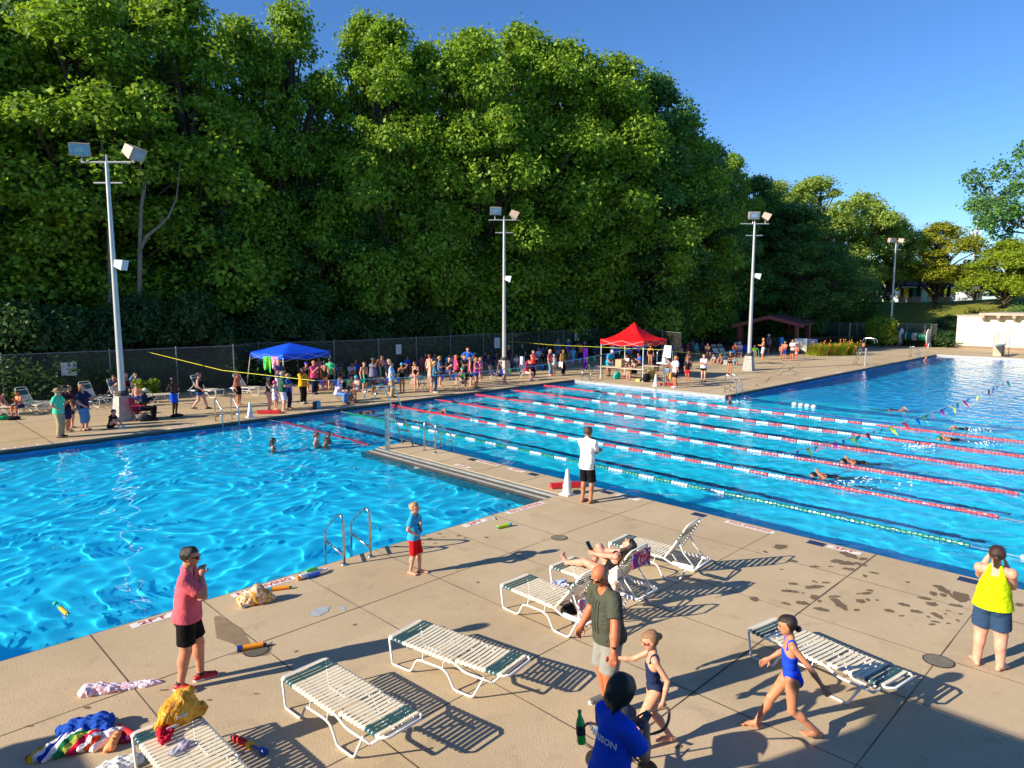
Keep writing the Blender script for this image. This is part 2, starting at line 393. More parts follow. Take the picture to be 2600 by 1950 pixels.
        a = wr+d*hl*.12+sd*.16*hl; b = a+nrm(d*.7+sd*.8+n_*.35)*hl*.27; hand += [cone(a, b, fr*1.25, fr*1.15), cone(b, b+nrm(d+sd*.15+n_*.5)*hl*.24, fr*1.15, fr*.9)]
        pr['hd'+nmx] = hand
        hp = pel+MP @ (V3(0, s*.046, -.005)*H); an = np.array(P['F'+nmx])*H
        kn, an = ik(hp, an, .245*H, .24*H, P['k'+nmx]); lw = 1+.28*fat+.03*fem-.1*child; J['P'+nmx], J['K'+nmx], J['A'+nmx] = hp, kn, an
        pr['th'+nmx] = [cone(hp, kn, .053*H*lw, .034*H*lw), elli(hp*.72+kn*.28, V3(.05,.046,.05)*H*lw)]
        cf = kn*.72+an*.28; bk = nrm(np.cross(nrm(an-kn), V3(0,1,0))); bk = bk if bk[0] < 0 else -bk
        if abs(nrm(an-kn)[0]) > .9: bk = V3(0,0,-1)
        pr['sn'+nmx] = [cone(kn, an, .0335*H*lw, .0205*H*lw), elli(cf+bk*.011*H, V3(.031,.03,.06)*H*lw, np.stack([nrm(np.cross(V3(0,1,0), kn-an)), V3(0,1,0), nrm(kn-an)], 1)), elli(kn, V3(.033,.033,.033)*H*lw)]
        ty = R(P['t'+nmx]); fd = V3(math.cos(ty), math.sin(ty), 0)
        if 'f'+nmx in P: fd = nrm(np.array(P['f'+nmx], float))
        up = nrm(np.cross(fd, np.cross(V3(0,0,1), fd)) if abs(fd[2]) < .9 else V3(-1,0,0)); so = an-up*.02*H; sdv = np.cross(up, fd)
        ft = [cone(so-fd*.028*H, so+fd*.06*H, .0195*H, .0165*H), cone(so+fd*.02*H+sdv*s*.006*H, so+fd*.095*H+sdv*s*.012*H-up*.004*H, .019*H, .0115*H), cone(an, so+fd*.06*H, .02*H, .014*H),
              cone(so+fd*.03*H-sdv*s*.004*H, so+fd*.1*H-sdv*s*.012*H-up*.003*H, .017*H, .012*H)]
        if fine and not shoes:
            for q in range(5):
                o = (-.028+.014*q)*s; a = so+fd*(.088-.004*abs(q))*H+sdv*o*H-up*.006*H; ft.append(cone(a, a+fd*(.03-.003*q)*H, (.0085-.0008*q)*H, (.0075-.0007*q)*H))
        pr['ft'+nmx] = ft
    hands_fine = [p for s in 'LR' for p in pr['hd'+s]]
    allp = [p for kk in pr for p in pr[kk]]
    r = surface(allp, vox, 0, .016*H/1.7 if not fine else .013*H/1.7)
    body = npmesh('body', r[0], r[1], skinmat(skin), root)
    def part(nm, res, mat, lab=None):
        if res is None: return None
        o = npmesh(nm, res[0], res[1], mat, root)
        if lab: o['label'] = lab
        return o
    ex = max(0, vox*.35-.004)
    def cutplane(p, n): return (p, n)
    tz = M @ V3(0,0,1)
    if top:
        kind, colr = top[0], top[1]; m = mats['top'] if mats and 'top' in mats else cloth(colr)
        hem = {'crop': .07}.get(kind, -.035) if len(top) < 3 else top[2]
        pp = list(pr['torso']); off = (.013 if kind not in ('tank', 'tight') else .008)*H/1.7*1.2+ex; sub = []; cuts = [cutplane(T(0,0,hem), -tz)]
        ry = (.091*hw+.013*fat)*H; rx = (.070+.036*fat)*H
        if kind != 'tight' and kind != 'crop': pp.append(tubee(M, T(0,0,0), hem*H-.02, .16*H, (rx, ry), (.06*H+.02*fat*H, .08*H+.01*fat*H)))
        if kind in ('tee', 'polo', 'crop', 'long'):
            for s in 'LR':
                S, E_ = J['S'+s], J['E'+s]; t = .72 if kind != 'long' else 1.0; lw = 1+.3*fat
                pp.append(cone(S, S+(E_-S)*t, .0305*H*lw, .034*H*lw if kind != 'long' else .027*H*lw))
                if kind == 'long': pp.append(cone(E_, E_+(J['W'+s]-E_)*.92, .027*H*lw, .02*H*lw))
            # the sleeve ends: cut with a plane only close to the arm
            def sleeve(g, J=J, t=.72, H=H):
                o = np.full(g.shape[:3], -1.0)
                for s in 'LR':
                    S, E_ = J['S'+s], J['E'+s]; d = nrm(E_-S); q = S+(E_-S)*t; v = g-q; al = v @ d
                    near = np.sqrt(np.maximum((v**2).sum(-1)-al**2, 0)) < .062*H
                    o = np.where(near & (al > 0) & (al < .16*H), np.maximum(o, al), o)
                return o
            if kind != 'long': cuts.append(sleeve)
        else:
            def straps(g, H=H):
                q = (g-pel) @ M; y, z = np.abs(q[..., 1]), q[..., 2]; wd = .086*H-(z-.20*H)*.35
                o = np.where(z > .19*H, np.maximum(y-wd, 0.028*H-y if kind == 'tank' else -1), -1)
                return np.where(z > .245*H, o, np.where(z > .19*H, y-wd, -1))
            cuts.append(straps)
        sub = [elli(T(.015,0,tl/H+.03), V3(.042,.042,.05)*H, M)]
        part('tank_top' if kind in ('tank', 'tight') else 'shirt', surface(pp, vox, off, .03, cuts, sub, wob=.0022 if H > 1 else .001), m, None)
        if kind == 'polo':
            part('collar', surface([cone(T(-.01,.02,tl/H+.015), T(-.01,-.02,tl/H+.015), .033*H, .033*H)], vox, .012, .01, [cutplane(T(0,0,tl/H+.03), tz), cutplane(T(0,0,tl/H-.012), -tz)]), m)
    def lower(nm, t, rad0, rad1, colr, m, shin=0, wz=.055, k=.02):
        pp = [q for q in pr['torso'][:2]]+[q for q in pr['torso'] if q[0] == 'e' and q is not None][4:5]
        pp = [pr['torso'][0], pr['torso'][1]]+[q for q in pr['torso'][4:] if q[0] == 'e' and (q[1]-pel) @ tz < .02*H]
        cuts = [cutplane(pel+MP @ V3(0,0,wz*H), MP @ V3(0,0,1))]; lw = 1+.28*fat+.03*fem
        for s in 'LR':
            hp, kn, an = J['P'+s], J['K'+s], J['A'+s]
            if shin == 0: pp.append(cone(hp, hp+(kn-hp)*t, rad0*H*lw, rad1*H*lw))
            else: pp += [cone(hp, kn, rad0*H*lw, rad1*H*lw), cone(kn, kn+(an-kn)*shin, rad1*H*lw, (rad1-.006)*H*lw)]
        def hem(g):
            o = np.full(g.shape[:3], -1.0)
            for s in 'LR':
                a, b = (J['P'+s], J['K'+s]) if shin == 0 else (J['K'+s], J['A'+s]); tt = t if shin == 0 else shin
                d = nrm(b-a); q = a+(b-a)*tt; v = g-q; al = v @ d; rr_ = np.sqrt(np.maximum((v**2).sum(-1)-al**2, 0))
                o = np.where((rr_ < .085*H) & (al > 0) & (al < .14*H), np.maximum(o, al), o)
            return o
        cuts.append(hem)
        part(nm, surface(pp, vox, .006*H/1.7+ex, k, cuts, wob=.002 if nm in ('shorts', 'trousers') else 0), m)
    if bot:
        kind, colr = bot[0], bot[1]; m = mats['bot'] if mats and 'bot' in mats else cloth(colr)
        if kind == 'shorts': lower('shorts', .78, .052, .05, colr, m)
        elif kind == 'long_shorts': lower('shorts', .97, .052, .05, colr, m)
        elif kind == 'short_shorts': lower('shorts', .48, .053, .052, colr, m)
        elif kind == 'tight': lower('shorts', .8, .054, .044, colr, m)
        elif kind == 'pants': lower('trousers', 1, .052, .041, colr, m, .93)
        elif kind == 'leggings': lower('leggings', 1, .053, .034, colr, m, .93)
        elif kind == 'capri': lower('trousers', 1, .052, .042, colr, m, .45)
        elif kind == 'brief': part('swim_briefs', surface([pr['torso'][0]]+[q for q in pr['torso'][4:] if q[0] == 'e' and (q[1]-pel) @ tz < .02*H]+[cone(J['P'+s], J['P'+s]*.85+J['K'+s]*.15, .052*H*(1+.25*fat), .05*H*(1+.25*fat)) for s in 'LR'],
                           vox, .005+ex, .02, [cutplane(pel+MP @ V3(0,0,.035*H), MP @ V3(0,0,1))]), m)
        elif kind == 'skirt':
            part('skirt', surface([cone(pel, pel*1+V3(0,0,-.16*H), .085*H*w, .105*H*w)], vox, .006, .02, [cutplane(pel+V3(0,0,.03*H), (0,0,1)), cutplane(pel+V3(0,0,-.2*H), (0,0,-1))], wob=.004), m)
    if suit:
        m = mats['suit'] if mats and 'suit' in mats else cloth(suit[1])
        def neck(g):
            q = (g-pel) @ M; y, z, x = np.abs(q[..., 1]), q[..., 2], q[..., 0]
            strap = np.abs(y-.05*H)-.0085*H-ex*.6
            body_ = y-(.078*H-np.maximum(z-.17*H, 0)*.9); lim = np.where(x > 0, .225*H, (.13 if suit[0] == 'open' else .19)*H)
            return np.where(z > lim, strap, np.where(z > .17*H, body_, -1))
        leg = [cone(J['P'+s]+(J['K'+s]-J['P'+s])*.13+V3(0, (1 if s == 'L' else -1)*.035*H, 0), J['K'+s], .058*H*(1+.28*fat), .05*H*(1+.28*fat)) for s in 'LR']
        part('swimsuit', surface(pr['torso']+[cone(pel, pel-V3(0,0,.045*H) if P['pel'][2] > .4 else pel, .03*H, .028*H)], vox, .0045+ex, .016, [neck], leg), m)
        if suit[0] == 'bikini': pass
    if shoes:
        for s in 'LR':
            part('shoe', surface(pr['ft'+s], vox*.8, .007+ex*.6, .02, [cutplane(J['A'+s]+V3(0,0,.012*H), (0,0,1))] if P['F'+s][2] < .2 else []), paint('shoe_'+shoes, shoes, .5, 0, .1, 30))
            if fine:
                so = J['A'+s]; ty = R(P['t'+s]); fd = V3(math.cos(ty), math.sin(ty), 0)
                part('shoe_sole', surface([cone(so-fd*.028*H-V3(0,0,.036*H), so+fd*.1*H-V3(0,0,.036*H), .024*H, .021*H)], vox*.7, .001, .02, [cutplane((0,0,so[2]-.021*H), (0,0,1)), cutplane((0,0,.0), (0,0,-1))]), paint('sole_white', (.75,.74,.72), .6))
                part('sock', surface([cone(so, so+V3(0,0,.04*H), .0215*H, .022*H)], vox*.7, .006, .01, [cutplane(so+V3(0,0,.028*H), (0,0,1))]), paint('sock_black', (.02,.02,.02), .9))
    # head wear and hair
    fz = Mh @ V3(1,0,0); uz = Mh @ V3(0,0,1); skull = elli(h_(-.14,0,.24), V3(.95,.82,.84)*hs, Mh)
    hk = hair[0] if hair else None
    if hk and hk != 'cap':
        m = hairmat(hair[1]); pp = [skull]; 
        front = cutplane(h_(.42,0,.5), fz+uz*-.75); cuts = []
        def face(g, hk=hk):
            q = ((g-hc) @ Mh)/hs; x, y, z = q[..., 0], q[..., 1], q[..., 2]
            low = -.35 if hk == 'short' else -9
            f1 = np.minimum(x-(-.02+np.maximum(z+.1, 0)*.9), .62-z)      # keep the face free below the hairline
            f1 = np.where(z < .62, x-(-.05+.35*np.maximum(z-.1, 0)), -1)
            if hk in ('short', 'bun', 'pony', 'fringe'): f2 = np.where(x < -.2, (-.55-z), (-.12-z)*1.0)
            else: f2 = np.where(x < .05, -9.0-z, -.6-z)
            if hk == 'balding': return np.maximum(np.maximum(f1, (-.5-z)), (z-.25))*hs
            return np.maximum(f1, f2)*hs
        if hk in ('long', 'pony', 'bun', 'fringe'):
            if hk == 'long':
                pp += [cone(h_(-.45,0,.1), h_(-.62,0,-1.35), .62*hs, .5*hs), cone(h_(-.1,.62,.1), h_(-.3,.66,-1.0), .22*hs, .26*hs), cone(h_(-.1,-.62,.1), h_(-.3,-.66,-1.0), .22*hs, .26*hs)]
            elif hk == 'pony':
                pp += [cone(h_(-.95,0,.15), h_(-1.25,0,-.15), .2*hs, .26*hs), cone(h_(-1.25,0,-.15), h_(-1.15,.05,-1.15), .28*hs, .14*hs)]
            elif hk == 'bun': pp += [elli(h_(-1.05,0,.0 if len(hair) < 3 else hair[2]), V3(.3,.36,.32)*hs, Mh)]
        lp = {'short': 0.02, 'balding': .0}.get(hk, .05)*hs
        def face2(g):
            q = ((g-hc) @ Mh)/hs; v = face(g); return np.where(q[..., 0] < -.75, -1.0, v) if hk in ('pony', 'bun', 'long') else v
        part('hair', surface(pp, vox*.8 if fine else vox, lp+ex*.8, .02, [face2], wob=.0055 if fine else 0), m)
    if hk == 'cap':
        part('swim_cap', surface([skull], vox, .003+ex, .01, [cutplane(h_(.25,0,.18), -uz+fz*.35)]), paint('latex_'+hair[1], hair[1], .3, 0, .06, 8))
    if hat:
        m = paint('hat_'+hat[1], hat[1], .85, 0, .15, 20)
        hh = part('hat', surface([skull], vox, .012+ex, .01, [cutplane(h_(0,0,.30), -uz)]), m)
        b = MB()
        if hat[0] == 'brim': b.lathe([(.55*hs,.02*hs),(1.55*hs,-.12*hs),(1.58*hs,-.16*hs),(.55*hs,-.04*hs)], (0,0,0), 20)
        else: b.add([(.4*hs*math.cos(a)*0+ (.55*hs+1.0*hs*math.cos(a)*1.0), .62*hs*math.sin(a), -.05*hs-.12*hs*math.cos(a)) for a in [R(-90+18*i) for i in range(11)]]+[((.55*hs+1.0*hs*math.cos(a)*1.0), .62*hs*math.sin(a), .03*hs-.12*hs*math.cos(a)) for a in [R(-90+18*i) for i in range(11)]], [tuple(range(11))[::-1], tuple(range(11, 22))]+[(i, i+1, i+12, i+11) for i in range(10)])
        Mx = Matrix([list(Mh[i])+[h_(0,0,.36)[i]] for i in range(3)]+[[0,0,0,1]]); b.v = [Mx @ v for v in b.v]; b.build('hat_brim', m, root, True, 40)
    if glasses:
        b = MB(); Mx = Matrix([list(Mh[i])+[hc[i]] for i in range(3)]+[[0,0,0,1]])
        for s in (1, -1):
            b.box(.70*hs, .80*hs, min(s*.1, s*.5)*hs, max(s*.1, s*.5)*hs, -.06*hs, .2*hs, Mx); b.box(-.05*hs, .75*hs, s*.68*hs-.02*hs, s*.68*hs+.02*hs, .1*hs, .17*hs, Mx)
            b.box(.66*hs, .74*hs, min(s*.48, s*.7)*hs, max(s*.48, s*.7)*hs, .1*hs, .17*hs, Mx)
        b.box(.74*hs, .79*hs, -.12*hs, .12*hs, .1*hs, .16*hs, Mx); b.build('sunglasses', paint('lens_'+glasses, glasses, .15), root)
    if fine:
        Mx = Matrix([list(r_) for r_ in Mh])
        if not glasses:
            for s in (1, -1):
                b = MB(); b.ell(h_(.70, s*.28, .07), (.07*hs, .14*hs, .06*hs), Mx); b.build('eye', paint('eye_dark', (.05,.03,.02), .2), root, True)
        for s in (1, -1):
            b = MB(); b.ell(h_(.715, s*.29, .24), (.06*hs, .2*hs, .035*hs), Mx); b.build('eyebrow', hairmat(hair[1] if hair and hk != 'cap' else '4a3324'), root, True)
        b = MB(); b.ell(h_(.72, 0, -.45), (.07*hs, .2*hs, .055*hs), Mx); b.build('mouth', paint('lips', (.45,.13,.11), .4), root, True)
    if lift: root.location.z += lift
    root['_'] = 0; del root['_']
    return root, dict(H=H, J=J, hs=hs, h_=h_, Mh=Mh, M=M, T=T, pel=pel, pr=pr, tl=tl)
def FACE(loc, phi): return math.atan2(-loc[1], -loc[0])+R(phi)
# ---------------- ground, decks, pools ----------------
rs = np.random.RandomState(11); rnd = random.Random(4)
WZ = -.14
X0, XP0, XP1, XF, XE = -14.0, 12.28, 13.86, 32.2, 70.2      # shallow pool | dividing walk | lane pool | deep pool end
YN, YPT, YM, YF = 11.0, 18.9, 17.0, 26.95                   # near edge, tip of the dividing walk, deep pool's left edge, far edge
def grass_mat():
    N = NT('grass'); g = N.geo(); f = N.noise(g, .09, 5, .65); f2 = N.noise(g, 1.6, 4, .7)
    c = N.mix(f2, N.ramp(f, [(.3, (.055,.085,.012)), (.7, (.12,.145,.025))]), (.20,.19,.05)); N.t.nodes[-1].inputs[0].default_value
    c = N.mix(N.math('MULTIPLY', f2, .55), N.ramp(f, [(.3, (.09,.125,.014)), (.7, (.19,.21,.03))]), (.32,.29,.06))
    N.set(.9, 0, c, .1); N.bump(N.noise(g, 9, 4, .7), .7, .12); return N.m
GRASS = grass_mat()
def sstep(t): t = np.clip(t, 0, 1); return t*t*(3-2*t)
def hill(X, Y):
    t = (X+.25*Y-96)/34.0
    z = 4.5*sstep(t)*sstep((Y+40)/30+.2)
    z = z+.9*sstep((Y-46+.22*(X-10))/18)*(1-sstep((X-55)/20))
    return z-.07+2.0*sstep((36-Y)/36)*sstep((X-104)/24)
def terrain():
    xs = np.concatenate([np.arange(-600,-40,40), np.arange(-40,-16,4), np.arange(-16,88,2.0), np.arange(88,180,3.0), np.arange(180,1500,60)])
    ys = np.concatenate([np.arange(-900,-40,40), np.arange(-40,40,2.0), np.arange(40,90,3.0), np.arange(90,1400,60)])
    X, Y = np.meshgrid(xs, ys, indexing='ij'); Z = hill(X, Y)
    pit = (X > -15) & (X < 85.5) & (Y > -28) & (Y < 28)
    Z = np.where(pit, -5.0, Z); V = np.stack([X, Y, Z], -1).reshape(-1, 3); ny = len(ys)
    i = np.arange((len(xs)-1)*(ny-1)); a = (i//(ny-1))*ny+i % (ny-1)
    o = npmesh('ground', V, np.stack([a, a+ny, a+ny+1, a+1], 1), GRASS); tag(o, kind='structure'); return o
terrain()
def deck_mat():
    N = NT('deck_concrete'); g = N.geo(); sp = N.n('SeparateXYZ'); N.l(g, sp.inputs[0]); x, y = sp.outputs[0], sp.outputs[1]
    f = N.noise(g, .35, 5, .62); f2 = N.noise(g, 5.5, 5, .7); f3 = N.noise(g, 70, 2, .6)
    c = N.ramp(f, [(.28, (.46,.345,.20)), (.5, (.57,.435,.265)), (.72, (.63,.49,.315))])
    c = N.mix(N.math('MULTIPLY', f2, .5), c, (.41,.315,.20))
    # exposed aggregate: pale and dark grains
    vo = N.n('TexVoronoi'); vo.inputs['Scale'].default_value = 55; N.l(g, vo.inputs[0])
    gr = N.ramp(vo.outputs['Distance'], [(.10, 1), (.22, 0)]); hv = N.n('SeparateColor'); N.l(vo.outputs['Color'], hv.inputs[0])
    pale = N.math('MULTIPLY', gr, N.math('GREATER_THAN', hv.outputs[0], .72))
    c = N.mix(N.math('MULTIPLY', pale, .7), c, (.62,.54,.42)); c = N.mix(N.math('MULTIPLY', N.math('GREATER_THAN', f3, .62), .35), c, (.16,.12,.08))
    sx, sy = N.math('FLOOR', N.math('ADD', N.math('MULTIPLY', x, .602), .55)), N.math('FLOOR', N.math('MULTIPLY', N.math('SUBTRACT', y, .35), .51)); cx_ = N.n('CombineXYZ'); N.l(sx, cx_.inputs[0]); N.l(sy, cx_.inputs[1]); wn = N.n('TexWhiteNoise'); N.l(cx_.outputs[0], wn.inputs[0])
    c = N.mix(N.math('MULTIPLY', wn.outputs[0], .22), c, (.33,.25,.15)); st = N.ramp(N.noise(g, 1.7, 6, .75, .5), [(.55, 0), (.74, 1)]); c = N.mix(N.math('MULTIPLY', st, .38), c, (.22,.16,.10)); hair = N.ramp(N.noise(g, 3.1, 8, .8, 2.0), [(.492, 0), (.5, 1), (.508, 0)]); c = N.mix(N.math('MULTIPLY', hair, .25), c, (.2,.15,.09))
    # damp run-off by the far edges
    wet = N.ramp(N.noise(g, .9, 4, .65, .8), [(.60, 0), (.66, 1)])
    near = N.math('LESS_THAN', N.math('ABSOLUTE', N.math('SUBTRACT', y, 27.9)), .75)
    c = N.mix(N.math('MULTIPLY', N.math('MULTIPLY', wet, near), .55), c, (.17,.105,.05))
    far_ = N.math('GREATER_THAN', y, 27.3); tint = N.ramp(N.noise(g, .5, 3, .6), [(.35, 0), (.65, 1)])
    c = N.mix(N.math('MULTIPLY', N.math('MULTIPLY', far_, tint), .45), c, (.40,.27,.12))
    N.set(.82, 0, c, .25); N.bump(N.math('ADD', N.math('MULTIPLY', f3, .5), vo.outputs['Distance']), .35, .006); return N.m
DECK = deck_mat()
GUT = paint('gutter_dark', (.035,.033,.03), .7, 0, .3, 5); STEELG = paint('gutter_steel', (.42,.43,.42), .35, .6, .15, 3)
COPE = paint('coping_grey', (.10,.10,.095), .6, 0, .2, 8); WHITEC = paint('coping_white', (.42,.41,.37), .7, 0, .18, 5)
JOINT = paint('joint_dark', (.085,.062,.038), .9, 0, .4, 6)
def deckrect(name, x0, x1, y0, y1, z=0.0, mat=None):
    mb = MB(); mb.box(x0, x1, y0, y1, z-.22, z); o = mb.build(name, mat or DECK); tag(o, kind='structure'); return o
deckrect('deck_near', X0-2, XP1, -20, YN); deckrect('dividing_walk', XP0+.42, XP1, YN, YPT)
deckrect('deck_far', X0-2, XF, YF, 43.2); deckrect('deck_right', XF, 85, YM, 43.2); deckrect('deck_end', XE, 85, -20, YM)
# saw cuts and construction joints (thin strips of dirt lying on the slabs)
mb = MB()
def strip(x0, y0, x1, y1, w_=.022, z=.003):
    w_ *= .62 if min(y0, y1) < 20 else 1
    d = Vector((x1-x0, y1-y0, 0)); n = Vector((-d.y, d.x, 0)).normalized()*w_/2; a, b = Vector((x0, y0, z)), Vector((x1, y1, z))
    m_ = max(2, int(d.length/.5)); P = [a.lerp(b, i/m_) for i in range(m_+1)]; j = [n*(.55+.9*rnd.random()) for _ in P]
    mb.add([p-q for p, q in zip(P, j)]+[p+q for p, q in zip(P, j)], [(i, i+1, m_+2+i, m_+1+i) for i in range(m_)])
for yy, ww in ((9.05,.02),(6.05,.022),(4.1,.03),(2.2,.02),(.4,.02),(-1.5,.02)): strip(X0, yy, 12.3 if yy > 9 else XP1, yy, ww)
for xx, ww in ((-2.5,.02),(-.8,.02),(.8,.02),(2.4,.022),(4.0,.02),(5.65,.018),(7.25,.02),(8.97,.02),(10.35,.02),(12.35,.022)):
    for (a, b) in ((YN,9.05),(9.05,6.05),(6.05,4.1),(4.1,2.2),(2.2,.4),(.4,-4)): strip(xx, a, xx, b, ww if b > 4 else ww*1.15)
strip(12.35, 9.05, XP1, 9.05, .02)
for yy in (11.05,12.56,14.2,15.85,17.36): strip(XP0+.45, yy, XP1, yy, .02)
for yy in (28.4,32.3,36.5): strip(X0, yy, XF if yy < 30 else 84, yy, .03)
for xx in (-4,.6,5.25,9.9,14.4,19,23.6,28.3): strip(xx, YF, xx, 43, .03)
for yy in (18.6,22.2,26): strip(XF, yy, 84, yy, .03)
for xx in (32.3,36.8,41.4,46,51,56,61,66,71,76): strip(xx, YM, xx, 43, .03)
jt = mb.build('deck_joints', JOINT); tag(jt, kind='structure')
# crack wandering over the right deck
mb = MB()
for (ax, ay, bx, by) in ((36.5,17.6,52,21.5),(40,21.2,47,20),(44,18.3,49,21)):
    pts = [Vector((ax+(bx-ax)*t/14+rnd.uniform(-.25,.25), ay+(by-ay)*t/14+rnd.uniform(-.25,.25), .0035)) for t in range(15)]
    for a, b in zip(pts, pts[1:]):
        d = (b-a); n = Vector((-d.y, d.x, 0)).normalized()*.03; mb.add([a-n*.6, b-n, b+n, a+n*.6], [(0,1,2,3)])
tag(mb.build('deck_cracks', JOINT), kind='structure')
# pool shells -----------------------------------------------------------------
def pool_mat(name, col, tile=False):
    N = NT(name); g = N.geo(); f = N.noise(g, .5, 4, .6)
    N.set(.7, 0, N.ramp(f, [(.3, [c*.93 for c in col]), (.7, [min(1, c*1.05) for c in col])]), .2); return N.m
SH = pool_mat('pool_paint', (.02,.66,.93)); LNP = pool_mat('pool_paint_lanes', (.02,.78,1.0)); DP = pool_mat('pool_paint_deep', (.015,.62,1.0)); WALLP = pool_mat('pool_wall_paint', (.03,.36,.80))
recv = []
def shell(name, V, F, m):
    o = meshobj(name, V, F, m); tag(o, kind='structure'); o.cycles.is_caustics_receiver = True; recv.append(o); return o
ZS, ZL, ZD = -.80, -.92, -2.2
shell('pool_floor_shallow', [(X0-1,YN-.2,ZS),(XP1,YN-.2,ZS),(XP1,YF+.2,ZS),(X0-1,YF+.2,ZS)], [(0,1,2,3)], SH)
shell('pool_floor_lanes', [(XP1,-26,ZL),(XF+3,-26,ZL),(XF+3,YF+.2,ZL),(XP1,YF+.2,ZL),(XP1,-26,ZS),(XP1,YF+.2,ZS)], [(0,1,2,3),(4,0,3,5)], LNP)
shell('pool_floor_deep', [(XF+3,-26,ZL),(XF+16,-26,ZD),(XE+.2,-26,ZD),(XE+.2,YM+.2,ZD),(XF+16,YM+.2,ZD),(XF+3,YM+.2,ZL)], [(0,1,4,5),(1,2,3,4)], DP)
def poolwall(ax, ay, bx, by, zb, nx, ny, dark=True):
    """wall under the deck lip; (nx, ny) points from the water into the deck"""
    e = .10
    V = [(ax,ay,zb),(bx,by,zb),(bx,by,-.12),(ax,ay,-.12)]
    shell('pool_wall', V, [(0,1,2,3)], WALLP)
    mb = MB(); mb.m = 0
    x0, x1 = sorted((ax, bx)); y0, y1 = sorted((ay, by))
    if abs(ax-bx) > abs(ay-by):
        s = ny; a, b = sorted((ay-s*.035, ay+s*.0-s*.003)); mb.box(x0, x1, a, b, -.075, -.008)
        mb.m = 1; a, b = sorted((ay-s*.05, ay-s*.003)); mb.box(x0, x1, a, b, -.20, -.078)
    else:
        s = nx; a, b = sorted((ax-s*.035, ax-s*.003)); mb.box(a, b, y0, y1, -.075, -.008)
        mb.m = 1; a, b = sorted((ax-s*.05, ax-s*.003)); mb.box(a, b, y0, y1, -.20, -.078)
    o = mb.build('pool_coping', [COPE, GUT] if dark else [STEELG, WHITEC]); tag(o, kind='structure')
poolwall(X0, YF, XF, YF, ZL-.05, 0, 1); poolwall(XF, YM, XF, YF, ZL-.05, 1, 0, False); poolwall(XF, YM, XE, YM, ZD, 0, 1); poolwall(XE, -26, XE, YM, ZD, 1, 0, False)
poolwall(X0, YN, XP0, YN, ZS, 0, -1); poolwall(XP1, -26, XP1, YN, ZL, -1, 0); poolwall(XP1, YN, XP1, YPT, ZL, -1, 0); poolwall(XP0+.42, YPT, XP1, YPT, ZL, 0, -1); poolwall(X0, YN, X0, YF, ZS, -1, 0)
# the long steel gutter and steps on the shallow side of the dividing walk
mb = MB()
mb.box(XP0+.28, XP0+.417, YN+.02, YPT, -.25, -.012); mb.m = 1; mb.box(XP0+.20, XP0+.278, YN+.02, YPT+.05, -.25, -.07); mb.m = 2
mb.box(XP0+.03, XP0+.197, YN+.02, YPT+.12, -.25, -.10); mb.m = 1; mb.box(XP0, XP0+.028, YN+.02, YPT+.12, -.9, -.085); mb.m = 2; mb.box(XP0-.08, XP0-.003, YN+.02, YPT+.3, -.9, -.155)
tag(mb.build('steel_gutter', [STEELG, GUT, WHITEC]), kind='structure')
# lane marks on the bottom
mb = MB()
for k in range(6): x = 16.05+2.665*(k-.5)+.0; mb.box(x-.12, x+.12, 3.0 if k else 3, YF-1.5, ZL+.004, ZL+.01); mb.box(x-.5, x+.5, YF-1.7, YF-1.45, ZL+.004, ZL+.0105)
o = mb.build('lane_marks', paint('tile_navy', (.01,.03,.12), .4)); tag(o, kind='structure'); o.cycles.is_caustics_receiver = True
# water ------------------------------------------------------------------------
def wave(X, Y, fine=1.0):
    Z = np.zeros_like(X); r = np.random.RandomState(5)
    U = X+.16*np.sin(.9*X+1.3*Y)+.08*np.sin(2.3*Y-1.1*X); W = Y+.16*np.sin(1.1*X-.8*Y+2)+.08*np.sin(2.0*X+1.7*Y)
    for i in range(46):
        lam = math.exp(r.uniform(math.log(.32), math.log(1.25))); a = r.uniform(0, 2*PI); k = 2*PI/lam; ph = r.uniform(0, 2*PI)
        env = .65+.35*np.sin(.35*X*math.cos(ph)+.4*Y*math.sin(ph)+i)
        Z += .0009*(lam/.5)**1.0*env*np.sin(k*(math.cos(a)*U+math.sin(a)*W)+ph)
    return Z*fine
def water_mat(name, bumpy, sc=(3,3,3), tint=(.86,.97,1)):
    N = NT(name); N.b.inputs['Base Color'].default_value = (*tint, 1); N.b.inputs['Roughness'].default_value = .0; N.b.inputs['IOR'].default_value = 1.33; N.b.inputs['Transmission Weight'].default_value = 1
    if bumpy:
        mp = N.n('Mapping'); mp.inputs['Scale'].default_value = sc; mp.inputs['Rotation'].default_value = (0,0,R(40)); N.l(N.geo(), mp.inputs[0])
        f = N.noise(mp.outputs[0], 1.0, 3, .55, .6); N.bump(f, bumpy, .10)
    return N.m
def water(name, x0, x1, y0, y1, d, m, amp):
    nx = int((x1-x0)/d)+1; ny = int((y1-y0)/d)+1
    X, Y = np.meshgrid(np.linspace(x0, x1, nx), np.linspace(y0, y1, ny), indexing='ij')
    V = np.stack([X, Y, WZ+wave(X, Y, amp)], -1).reshape(-1, 3); i = np.arange((nx-1)*(ny-1)); a = (i//(ny-1))*ny+i % (ny-1)
    o = npmesh(name, V, np.stack([a, a+ny, a+ny+1, a+1], 1), m); tag(o, kind='structure'); o.cycles.is_caustics_caster = True; return o
sl.cycles.is_caustics_light = True
WSH = water_mat('water_clear', 0); WLN = water_mat('water_lanes', .18, (2.2,4.5,3)); WDP = water_mat('water_deep', .55, (1.2,2.6,2), (.75,.93,1))
water('water_shallow', X0, XP1, YN, YF, .045, WSH, 1.8)
water('water_lanes', XP1, XF, -8, YF, .065, WLN, 1.1)
water('water_deep', XF, XE, -25, YM, .16, WDP, 1.3)
